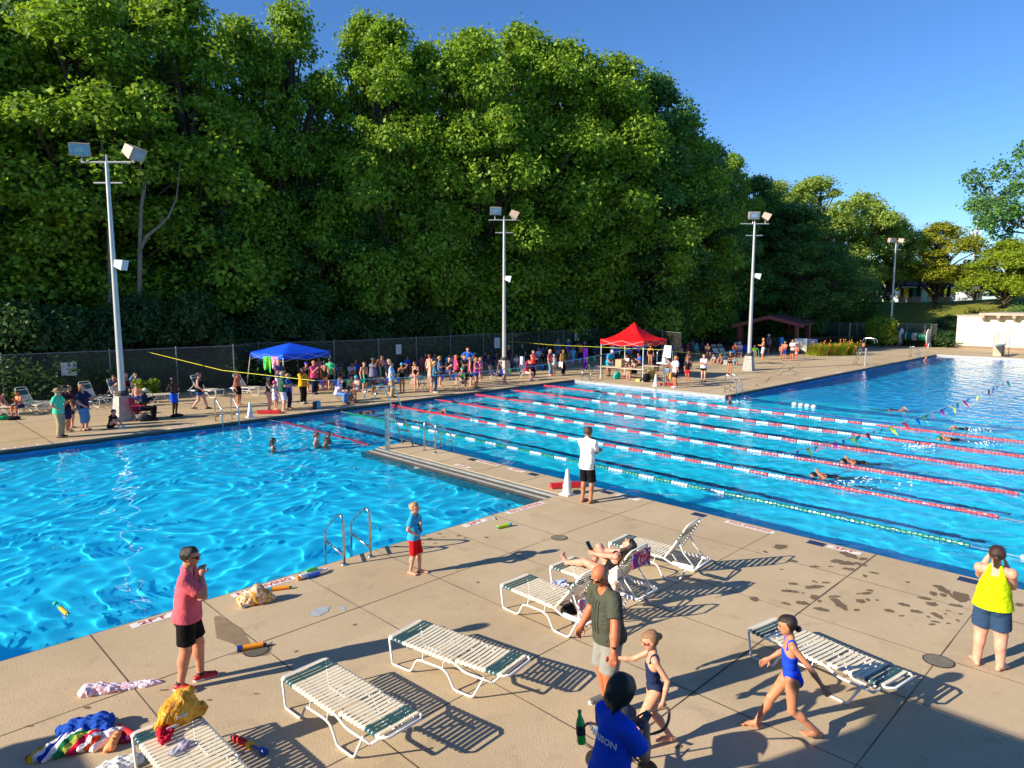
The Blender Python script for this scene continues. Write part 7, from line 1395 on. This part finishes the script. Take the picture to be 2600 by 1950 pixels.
# ---------------- the crowd on the far deck ----------------
SK = dict(w='d8a088', t='bf8260', b='7a4e36', k='3a241a', r='cc7a58')
def rows(txt):
    for ln in txt.strip().split('\n'):
        sp, lab = ln.split('|'); f = sp.split(); c, x, y, phi, H, pose, fat, sex, sk, hair = f[:10]; k = dict(top=None, bot=None, suit=None, shoes=None, glasses=None, hat=None); over = {}
        for t in f[10:]:
            a, b = t.split(':')
            if a in ('tee','polo','tank','tight','long','crop'): k['top'] = (a, b)
            elif a in ('shorts','long_shorts','short_shorts','pants','leggings','capri','brief','skirt','fit'): k['bot'] = ({'fit':'tight'}.get(a, a), b)
            elif a in ('one','open'): k['suit'] = (a, b)
            elif a in ('brim','ball'): k['hat'] = (a, b)
            elif a == 'hd': u, v = b.split(','); over['head'] = (float(u), float(v))
            elif a == 'z': over['_z'] = float(b)
            elif a == 'sh': k['shoes'] = b
            elif a == 'gl': k['glasses'] = b
        hr = {'s':'short','l':'long','p':'pony','b':'bun','c':'cap','x':'balding'}[hair[0]]; z = over.pop('_z', 0)
        g = G(c, float(x), float(y)); person((g.x, g.y, 0), FACE(g, float(phi)), float(H), lab.strip(), pose=pose, fat=float(fat), fem=sex == 'f', skin=SK[sk], hair=(hr, hair[2:]), vox=.021, over=over or None, lift=z, group='people on the far deck', **k)
rows('''
m 300 1130 -45 1.40 sithold 0 m r s:3a2418 shorts:1c2c60 | bare-chested boy hunched over on a flat lounger at far left
m -90 1130 60 1.70 ground .3 m w s:4a3020 shorts:a05030 z:.36 | person on the leftmost lounger, mostly cut by the picture edge
m 850 1440 62 1.74 hips .5 m w x:b0a8a0 polo:52d4a4 pants:a89a78 sh:2a2420 brim:9a8058 gl:101010 | older man in a mint green shirt, khaki trousers and tan sun hat
m 945 1365 70 1.72 fold .3 m t s:1c1410 tee:3c1428 long_shorts:1c2c50 ball:18181c sh:90705a | man in a maroon shirt and dark cap just behind the man in mint
m 1000 1310 110 1.62 stand .2 f w l:c0986a tee:5c2838 shorts:283858 | fair-haired woman half hidden behind the man in maroon
m 1190 1340 48 1.70 point .9 f w l:94502c tee:26284c capri:5a86b8 sh:a07850 | heavy auburn-haired woman in a navy blouse pointing to the right
m 1560 1310 55 1.38 ground 0 m w s:14100e tee:1c2420 shorts:101010 sh:d8d8d8 | dark-haired boy sitting on the deck against the pole foot
m 1600 930 25 1.66 sithold .2 f w s:3a261c tee:4c6078 shorts:8a98a8 gl:101010 sh:90a0b0 | woman in a grey-blue top seated left of the first light pole
m 1775 900 40 1.66 sit .2 m w s:a08068 tank:981828 shorts:303040 | person in a red tank top mostly hidden by the first light pole
m 1900 900 20 1.75 sitchin .3 m w s:3a2c22 tee:56789c shorts:384454 gl:101010 | man in a blue-grey shirt and sunglasses seated right of the pole
m 1930 1010 170 1.40 sit 0 m w s:8a6040 shorts:204080 | bare-backed child sitting on the lounger behind the pole
m 2010 1200 70 1.70 sithold .5 f k s:181010 tee:1c2a48 pants:101014 brim:c8c8a0 | person in a wide pale sun hat and navy top on the camp chair
a 1402 806 50 1.62 hips 0 m k c:181820 shorts:1854d8 | thin dark-skinned boy in bright blue swim trunks, hands at his waist
a 1608 756 72 1.68 walk .4 f w b:3c2418 tank:101014 short_shorts:28508c gl:0c0c0c sh:2c3028 | woman in a black tank top and denim shorts walking right
a 1915 722 62 1.52 stand .6 m r s:241814 brief:0c0c10 shorts:0c0c10 | bare-chested stout boy in black trunks looking along the pool
k 245 1430 72 1.56 phone 0 f w c:24408c one:0c4038 | girl in a dark green suit and navy cap next to the pink-capped child
k 370 1402 60 1.28 fold 0 f w c:e83c8c tee:e4e0f0 skirt:c8c4e0 | child in a pink swim cap wrapped in a floral towel
k 515 1432 96 1.74 hold .5 m w s:9a9490 tee:285840 long_shorts:c8c8d8 sh:c89878 | grey-haired man in a green shirt and floral shorts
k 440 1130 30 1.80 fold .4 m w x:c88870 tee:4c4878 long_shorts:c0b8c8 | bald man in a purple-grey shirt holding a towel to his face
k 620 1385 70 1.58 hold .2 f w b:b07838 tee:3048a0 leggings:202438 | fair-haired girl in a blue top carrying a towel
k 885 1290 40 1.68 chin .7 f b l:1c1410 tee:e8a410 leggings:1a1614 sh:a0a098 | curly-haired woman in a mustard yellow top and black leggings
k 955 1060 45 1.55 stand 0 f w c:4c1cc0 one:141018 | girl in a black suit and violet swim cap under the blue canopy
k 1095 1112 38 1.72 phone .2 f w b:b4703c tee:d84478 pants:161c38 gl:101010 sh:303848 | red-haired woman in a pink shirt and navy trousers with a phone
k 1300 1045 168 1.62 stand .1 f t p:1c120e open:0c0c10 | woman in a black open-backed swimsuit seen from behind under the canopy
k 1400 1030 160 1.70 stand .3 m w s:2a201a tee:48c890 shorts:141824 | person in a mint shirt behind the canopy's right leg
k 1180 900 20 1.5 stand .2 m t s:342018 tee:c07080 shorts:181c30 | boy half hidden behind the woman in the pink shirt
k 1620 900 -20 1.60 ground .2 f t l:201612 tee:2c7048 shorts:303848 z:.2 | woman in a green top reclining by the fence right of the canopy
k 1490 840 10 1.60 ground .3 m w s:38281c tee:5088c8 shorts:101828 z:.2 | person in a light blue shirt slumped in a low chair
k 1790 930 20 1.70 sithold .3 m t s:201814 tee:b8c0d0 pants:584048 gl:0c0c0c | man in a pale shirt and sunglasses reading in a low chair
k 1740 1010 50 1.40 ground .1 m w s:342018 tee:a8a8b8 shorts:483040 | boy in a pale shirt sitting on the deck beside the dark backpack
k 1530 1290 62 1.66 sitchin .2 f w p:5a3826 tee:ecc4d8 pants:5c90c8 gl:7c4060 sh:503428 | woman in a pale pink shirt and jeans on a folding chair, chin in hand
k 1690 1270 70 1.45 ground 0 m t s:241a14 tee:e0b0c0 shorts:203050 | child sitting on the deck behind the woman in pale pink
k 1915 1205 -35 1.56 sithold 0 f w c:20a8c8 one:88a8c0 | girl in a pale blue swimsuit and turquoise cap looking down
k 2035 1075 30 1.60 stand 0 m w s:6a4028 shorts:14302c | bare-chested boy beside the big man, holding a green noodle
b 1765 800 58 1.86 photo 1.0 m b s:181210 tee:70708c long_shorts:101012 ball:484848 sh:241c18 | very large man in a grey shirt, black shorts and cap taking a photo
l 150 650 40 1.55 fold 0 m w s:6a4028 capri:28403c | bare-chested boy in dark knee-length swim tights
l 330 430 40 1.76 sithold .6 m w x:a08878 tee:182858 pants:1c2440 gl:101010 | stout man in a navy shirt sitting by the fence
l 385 420 40 1.70 phone 0 m w s:140e0c tee:1c3cb8 shorts:18306c | slim boy in a blue shirt looking at a phone by the fence sign
l 330 955 75 1.76 hold .2 m w s:5a4030 polo:b0c8ec pants:b09870 sh:4c3828 | timekeeper in a white and blue shirt and khakis with a clipboard
l 290 880 60 1.78 stand .2 m w s:c89a58 polo:58585c shorts:101014 | fair-haired man directly behind the timekeeper in blue and white
l 525 855 178 1.56 armup 0 f t c:20a0d0 open:0c0c0e | girl in a black suit and turquoise cap seen from behind, hand on her head
l 700 440 50 1.66 stand .2 m t s:18100c tee:54e034 shorts:1c3cc0 | boy in a lime green shirt standing by the fence post
l 800 815 -20 1.62 lean .1 f w p:70502c one:0e0e12 gl:a8a818 | girl in a black suit with yellow goggles on her head bending forward
l 1040 650 160 1.60 stand .3 f w b:905030 tank:d8a090 shorts:806858 | woman with ginger hair seen from behind near the empty folding chair
l 1130 480 20 1.68 sit .3 f w s:241814 tee:b88890 shorts:303038 | dark-haired woman seated by the fence left of the woman in turquoise
l 1140 865 85 1.66 hold .1 f w p:c8985c tee:307080 leggings:243c58 sh:c8c0b0 | woman in a teal shirt and patterned leggings holding paper
l 1060 850 100 1.60 stand .1 f w l:d0a870 tank:c8a898 shorts:a09088 | fair-haired woman standing against the back of the woman in teal
l 1230 745 80 1.70 hold .2 f w b:b08850 tee:5c6c90 shorts:243058 gl:101010 | woman in a grey-blue shirt with hair tied up, holding a clipboard
l 1390 610 30 1.76 sithold .5 m w x:b09080 tee:3c3838 long_shorts:243c78 sh:5080b0 | balding man in blue shorts seated with his legs apart
l 1385 480 20 1.66 sithold .5 f t s:141010 tee:40b8d8 pants:303040 | heavy woman in a turquoise shirt seated with her arms folded
l 1540 700 100 1.68 hips .3 f w l:c0603c tee:e8406c shorts:382838 | red-haired woman in a hot pink shirt, hand on her hip
l 1690 725 30 1.74 fold .1 m w s:1c1612 tee:38383c pants:121216 | young man in a dark grey shirt and black trousers, arms folded
l 1755 560 10 1.84 hips .2 m w s:5a4030 tee:3474d8 shorts:58708c | tall man in a bright blue shirt, hands on hips, by the fence
l 1640 775 20 1.50 sit .1 f w c:10a070 one:14603c | girl in a green patterned suit and green cap on a folding chair
l 1800 745 95 1.64 stand .1 f w b:a86c3c tank:8c4050 shorts:141c50 | woman in a maroon tank top left of the woman in magenta
l 1910 770 60 1.66 hold .2 f t p:b08450 tank:d0388c short_shorts:3c1c9c | woman in a magenta tank top and purple shorts holding a stopwatch
l 1985 640 40 1.40 stand 0 f w l:b07050 tee:e880a0 shorts:d870a0 | little girl in pink peeping past the woman in magenta
j 370 460 20 1.66 sit .3 m t s:2a1c16 tee:382838 shorts:282430 | dark-clad man seated below the leftmost lounger back
j 500 540 30 1.66 sithold .4 f t s:1c1410 tee:50485c pants:28303c | dark-haired woman in a patterned top seated in the row
j 470 390 170 1.66 sit .3 m t s:a8a098 tee:a09080 shorts:303038 | grey-haired man seated with his back to the pool
j 550 400 150 1.60 sit .3 f t c:2888c0 tee:a89488 shorts:303038 | person in a blue cap and beige top beside the grey-haired man
j 675 460 30 1.72 sit .3 m t s:18120e tee:2050c8 shorts:203c90 | man in a strong blue shirt seated left of the second pole
j 690 580 20 1.72 sithold .4 m t s:14100e tee:18284c long_shorts:1c74c0 gl:0c0c0c | man in a navy shirt, sunglasses and bright blue shorts seated in the row
j 560 600 20 1.60 sit .4 f t b:2a1c14 tee:283850 shorts:2078c0 | woman in a dark top and blue shorts seated beside him
j 445 600 40 1.45 sit 0 f w s:6a4830 tee:2c90c0 shorts:182838 | child wrapped in turquoise seated behind the woman in magenta
j 730 770 62 1.66 sithold .3 f w l:5c3c28 tee:5c5660 shorts:202438 | long-haired woman in a grey shirt seated with a clipboard by the pole
j 890 590 50 1.78 stand .3 m t s:504038 tee:202430 long_shorts:383c4c ball:a08c80 | man in a navy shirt with a green print right of the second pole
j 1115 540 -40 1.76 stand .3 m t s:201814 tee:1c3c34 shorts:283038 ball:484040 | man in a dark green shirt and cap looking down
j 1180 730 50 1.70 sitchin .3 f w s:302018 tee:a82848 long_shorts:c8b8a0 sh:c0b0a8 | person in a crimson top on a chair, draped in a white towel
j 1285 680 35 1.70 fold .2 f w l:5c2c1c tank:f03844 pants:0e0e10 | woman in a red top and black trousers, arm across her chest
j 1435 420 20 1.66 sithold .2 m t s:30241c tee:7090d0 shorts:304068 | person in pale blue seated below the two lounger backs
j 1445 500 10 1.30 sit 0 m t s:18120e tee:182030 shorts:202838 | small child in dark clothes in a low seat
j 1560 650 60 1.66 stand .1 f w l:d8b070 tee:a04860 pants:6c98c0 | blonde woman in a rose top and jeans behind the girl in white
j 1620 665 25 1.42 stand 0 f w c:1c90c8 one:d8d8e4 | girl in a white swimsuit and blue cap in front of the blonde woman
j 1765 650 45 1.68 stand .2 f t b:2c1c14 tank:6c6428 leggings:101216 gl:0c0c0c | woman in an olive tank top and black leggings with a white cloth
j 1680 430 20 1.84 stand .3 m t s:18120e tee:506484 shorts:a09890 | tall man in a grey-blue printed shirt at the back by the fence
j 1850 420 60 1.72 stand .2 f w p:c8b090 polo:2048c0 shorts:80766c ball:d0d0d8 | woman in a royal blue shirt and white cap by the fence
j 1925 490 10 1.36 stand 0 m t s:241a14 tee:58b8e0 skirt:4cacd8 | child wrapped in a turquoise towel with red figures
j 2045 480 20 1.60 armup .1 m r s:18120e long_shorts:1c1c60 | bare-chested boy in navy trunks beside the purple towel
j 2000 380 20 1.74 stand .3 m t s:18120e tee:28303c shorts:202430 ball:181818 | man in a black cap behind the bare-chested boy
d 640 775 40 1.74 lean .4 m t s:908880 tee:10a8d8 shorts:18a0c8 ball:e8e8e8 sh:303030 | man in a turquoise shirt and white cap leaning over the timing table
d 930 815 -60 1.68 sithold .4 f w b:4c2c1c tank:121216 shorts:181820 gl:0c0c0c | woman in a black tank top sitting behind the timing table
d 850 720 -30 1.5 sithold .2 m t s:3c2c20 tee:c8c8d4 shorts:484848 | boy in a pale shirt writing at the timing table
d 995 720 -60 1.66 sithold .3 m t s:241a14 tee:2458b8 shorts:242838 | person in a blue shirt seated in the shade of the red canopy
d 735 600 10 1.66 sit .3 f t s:2c2018 tee:5078c8 pants:202838 | person in light blue seated far back under the red canopy
d 870 600 10 1.66 sit .3 m t s:342820 tee:6898c8 shorts:283040 | person in pale blue seated next to the canopy's back leg
d 1110 660 0 1.58 stand .1 f t s:2a1c16 one:0e0e14 | girl in a black swimsuit standing under the canopy's right side
d 1170 770 150 1.70 bend .2 m t s:3c2c20 tee:282c44 shorts:383c50 | person in a striped dark top bending down behind the guard stand
d 1300 865 -50 1.62 hold .1 f t b:c09858 one:c8805c short_shorts:88a0c0 | fair-haired girl in denim shorts beside the guard stand post
d 1390 905 -62 1.76 reach .2 m r s:b88848 tee:ecebf2 shorts:141418 sh:d8d8e0 | lifeguard in a white shirt and dark shorts reaching to the stand
d 1455 765 10 1.76 stand .3 m t s:1c1410 tee:181a20 pants:20242c | man in dark clothes behind the lifeguard
d 1350 560 10 1.66 sit .3 m t s:201814 tee:483c90 shorts:202838 | person in purple seated right of the red canopy
d 1420 600 10 1.66 sit .3 f b s:2a2018 tee:301c20 shorts:201c20 | person in dark brown seated beside the one in purple
d 1530 690 20 1.66 sithold .4 f b b:5c3c28 tank:9c6c5c shorts:285890 | sun-browned woman in blue shorts seated hunched forward
d 1525 828 0 1.34 stand 0 m r s:502c20 tee:202024 shorts:d01c28 | small boy in an orange-printed dark shirt and red shorts
d 1705 835 5 1.62 fold .1 f w p:a88058 tee:dcd8ec short_shorts:141016 sh:484850 | girl in a white shirt and black shorts with folded arms
d 2003 748 5 1.50 fold 0 f t c:208868 brief:181014 crop:2c2024 | thin child in dark briefs and a green cap, arms crossed
d 2055 650 10 1.30 ground 0 m t s:40302a tee:20a0d0 shorts:2080b0 | child in turquoise sitting on the deck behind the thin child
i 525 590 15 1.72 sithold .3 m t s:18120e tee:7c2040 shorts:282838 gl:0c0c0c | person in a maroon shirt and sunglasses seated in the shade
i 645 590 20 1.60 sit .2 f w l:3c2c24 tee:20a0a0 shorts:303840 | person in turquoise seated on a lounger by the railing
i 800 610 20 1.70 sithold .4 m t s:483828 tee:a08474 shorts:383c48 | man in a beige patterned shirt seated hunched forward
i 905 675 -30 1.35 ground 0 m w s:503828 tee:888894 shorts:383848 | small child sitting on the deck in a grey shirt
i 1000 685 -20 1.55 ground .2 f t s:2c2018 tee:5c5450 shorts:383840 | woman sitting on the deck leaning on one arm
i 1185 590 150 1.66 sit .3 m r c:2878b0 shorts:2048a0 | bare-backed man in a blue cap seated by the railing
i 1255 580 10 1.64 sit .2 f w l:18120e tee:d4c4d8 skirt:a01828 brim:d8d8dc | dark-haired woman in a white top and pale hat seated by the railing
i 1460 580 20 1.30 sit 0 m w s:3c2c24 tee:90e018 shorts:2848a0 | child in a lime shirt right behind the third light pole
i 1585 628 -80 1.78 hold .3 m t x:b07850 long_shorts:c0b8c8 | bald bare-chested man in white patterned trunks holding a hoop
i 1660 555 -60 1.80 stand .3 m t s:c8c0b8 tee:505870 shorts:181820 ball:d8d8d8 sh:c0c0c0 | man in a grey shirt and white cap behind the bald man
i 1890 640 -20 1.56 fold 0 m r c:108058 shorts:14306c | bare-chested boy in navy trunks and a green cap
i 1850 600 10 1.60 sit .1 m r s:3c2c20 shorts:284078 | bare-chested boy seated on the wall edge left of the others
i 1995 640 -30 1.70 fold .2 m r s:3c2418 tee:e0d8e0 shorts:24202c | young man in a white shirt and dark shorts beside the hanging towels
k 1560 800 30 1.62 sit .3 f w s:b88858 tee:c8d0e0 shorts:303848 | fair-haired person in white seated low by the fence near the canopy leg
k 1860 840 20 1.60 sit .2 m t s:b85020 tee:2848a8 shorts:202838 | orange-haired person in dark blue beside the tall blue chair
l 215 560 50 1.66 sit .3 m t s:241a14 tee:1840a0 shorts:182038 | person in deep blue seated behind the boy in swim tights
l 620 520 10 1.60 sit .3 f t l:2c1c14 tee:3060c0 shorts:182850 | woman in blue seated under the boy in lime green
l 880 520 20 1.64 sithold .3 m t s:1c1410 tee:a8485c shorts:202028 | person in dull red seated right of the boy in lime green
l 960 480 10 1.66 sit .4 m w x:a08878 tee:384058 shorts:303848 | balding man in slate seated before the fence
l 1480 500 20 1.62 sit .3 f w l:80502c tee:d8a0b8 shorts:304060 | woman in pale pink seated left of the tall man in blue
l 1900 480 150 1.62 sit .3 f t b:3c2418 tee:483858 shorts:202030 | woman in plum with her back turned near the leftmost lounger back
j 340 560 30 1.55 sit .2 f w c:e8f0f4 tee:48a8d8 shorts:284058 | seated swimmer in a pale cap and light blue top in the row
j 610 480 15 1.64 sit .3 m w s:907050 tee:688848 shorts:303828 | man in leaf green seated behind the blue-shorted pair
j 760 480 20 1.66 sit .3 f t b:241814 tee:b83048 shorts:202028 | woman in red seated just left of the second pole
j 960 480 10 1.66 sithold .3 m t s:18120e tee:30384c shorts:181c28 | man in charcoal seated right behind the second pole
j 1010 560 30 1.40 sit 0 f w p:704828 tee:e8c8d0 shorts:4860a0 | little girl in pale pink seated right of the second pole
j 1370 470 15 1.62 sit .3 f w s:a07848 tee:d0d8e8 shorts:405070 | woman in white seated behind the woman in red
j 1500 420 20 1.66 sit .3 m t s:241a14 tee:284c88 shorts:202838 | man in dark blue seated between the two lounger backs
d 130 520 10 1.66 sit .3 f t l:30201a tee:8858a0 shorts:283048 | woman in lilac seated at the back left of the purple towel
d 500 600 15 1.66 sit .3 m t s:201814 tee:303c68 shorts:202430 | man in indigo seated just left of the red canopy
d 680 560 10 1.60 sit .3 f w b:b08450 tee:e0e4ec shorts:303848 | woman in white seated far back under the red canopy
d 940 560 10 1.66 sit .3 m b s:181210 tee:3878c8 shorts:202838 | man in mid blue seated far back under the red canopy
i 430 590 15 1.66 sit .3 f t l:2c1c14 tee:503068 shorts:202028 | woman in dark purple seated just right of the red canopy
i 590 520 15 1.60 sit .2 m w s:a07848 tee:c0c4cc shorts:304058 | person in grey seated behind the one in maroon
i 730 560 15 1.66 sit .4 f b b:1c1410 tee:58384c shorts:302838 | heavy woman in mauve seated near the turquoise chair
i 2050 610 -10 1.55 sit 0 m r s:342018 shorts:d8e0e8 | boy seated half hidden behind the young man in white
''')
# towels carried or worn
towel_hang(AT('j', 1080, 350, dist=44.5), AT('j', 1150, 350, dist=44.3), 1.45, cloth('f0eef4'), 'long white towel draped over the seated person in crimson', cut=.25)
o = towel_hang(AT('k', 570, 965, dist=34.2), AT('k', 680, 975, dist=34.3), .62, tie_dye('towel_white_pink', ['f0f0f4','f0c8d0','f4f0f4','60a0d8'], 5), 'white and pale blue towel carried by the fair-haired girl')
towel_hang(AT('j', 1700, 430, dist=43.2), AT('j', 1760, 430, dist=43.1), .4, cloth('ece4dc'), 'small white cloth held by the woman in olive')
mb = MB(); a, b = AT('k', 2010, 740, dist=36.4), AT('k', 2035, 900, dist=36.2); mb.tube([a, a.lerp(b,.5)+Vector((.02,0,0)), b], .04, 8); tag(mb.build('foam_noodle', paint('noodle_green', (.02,.5,.25), .6), None, True), 'green foam noodle held by the boy next to the big man', 'pool noodle')
o = tag(link(bpy.data.objects.new('kickboard', None)), 'pink kickboard leaning on the empty folding chair', 'kickboard'); g = G('l', 720, 720); o.location = g; mb = MB(); n = 14; V = [(.22*math.cos(2*PI*i/n), 0, .34+.33*math.sin(2*PI*i/n)) for i in range(n)]; mb.add(V+[(x, .04, z) for x, y, z in V], [tuple(range(n)), tuple(range(n, 2*n))[::-1]]+[(i, (i+1)%n, n+(i+1)%n, n+i) for i in range(n)]); mb.build('board', paint('board_pink', (.62,.36,.34), .6), o); mb = MB(); mb.box(-.09,.09,-.012,-.004,.42,.47); mb.build('hand_hole', BLACKM, o); o.rotation_euler = (R(-18), 0, FACE(g, 0)+PI/2)
mb = MB(); P = [Vector((.42*math.cos(2*PI*i/24), 0, .42+.42*math.sin(2*PI*i/24))) for i in range(24)]; mb.tube(P, .018, 6, True); o = mb.build('hoop', paint('hoop_green', (.1,.4,.3), .5), None, True); g = G('i', 1500, 610); o.location = g; o.rotation_euler.z = FACE(g, 20); tag(o, 'thin upright hoop held by the bald man in patterned trunks', 'hoop')
for c, x, y in (('l', 1300, 470), ('l', 440, 500), ('j', 830, 560), ('d', 700, 655)):
    pass
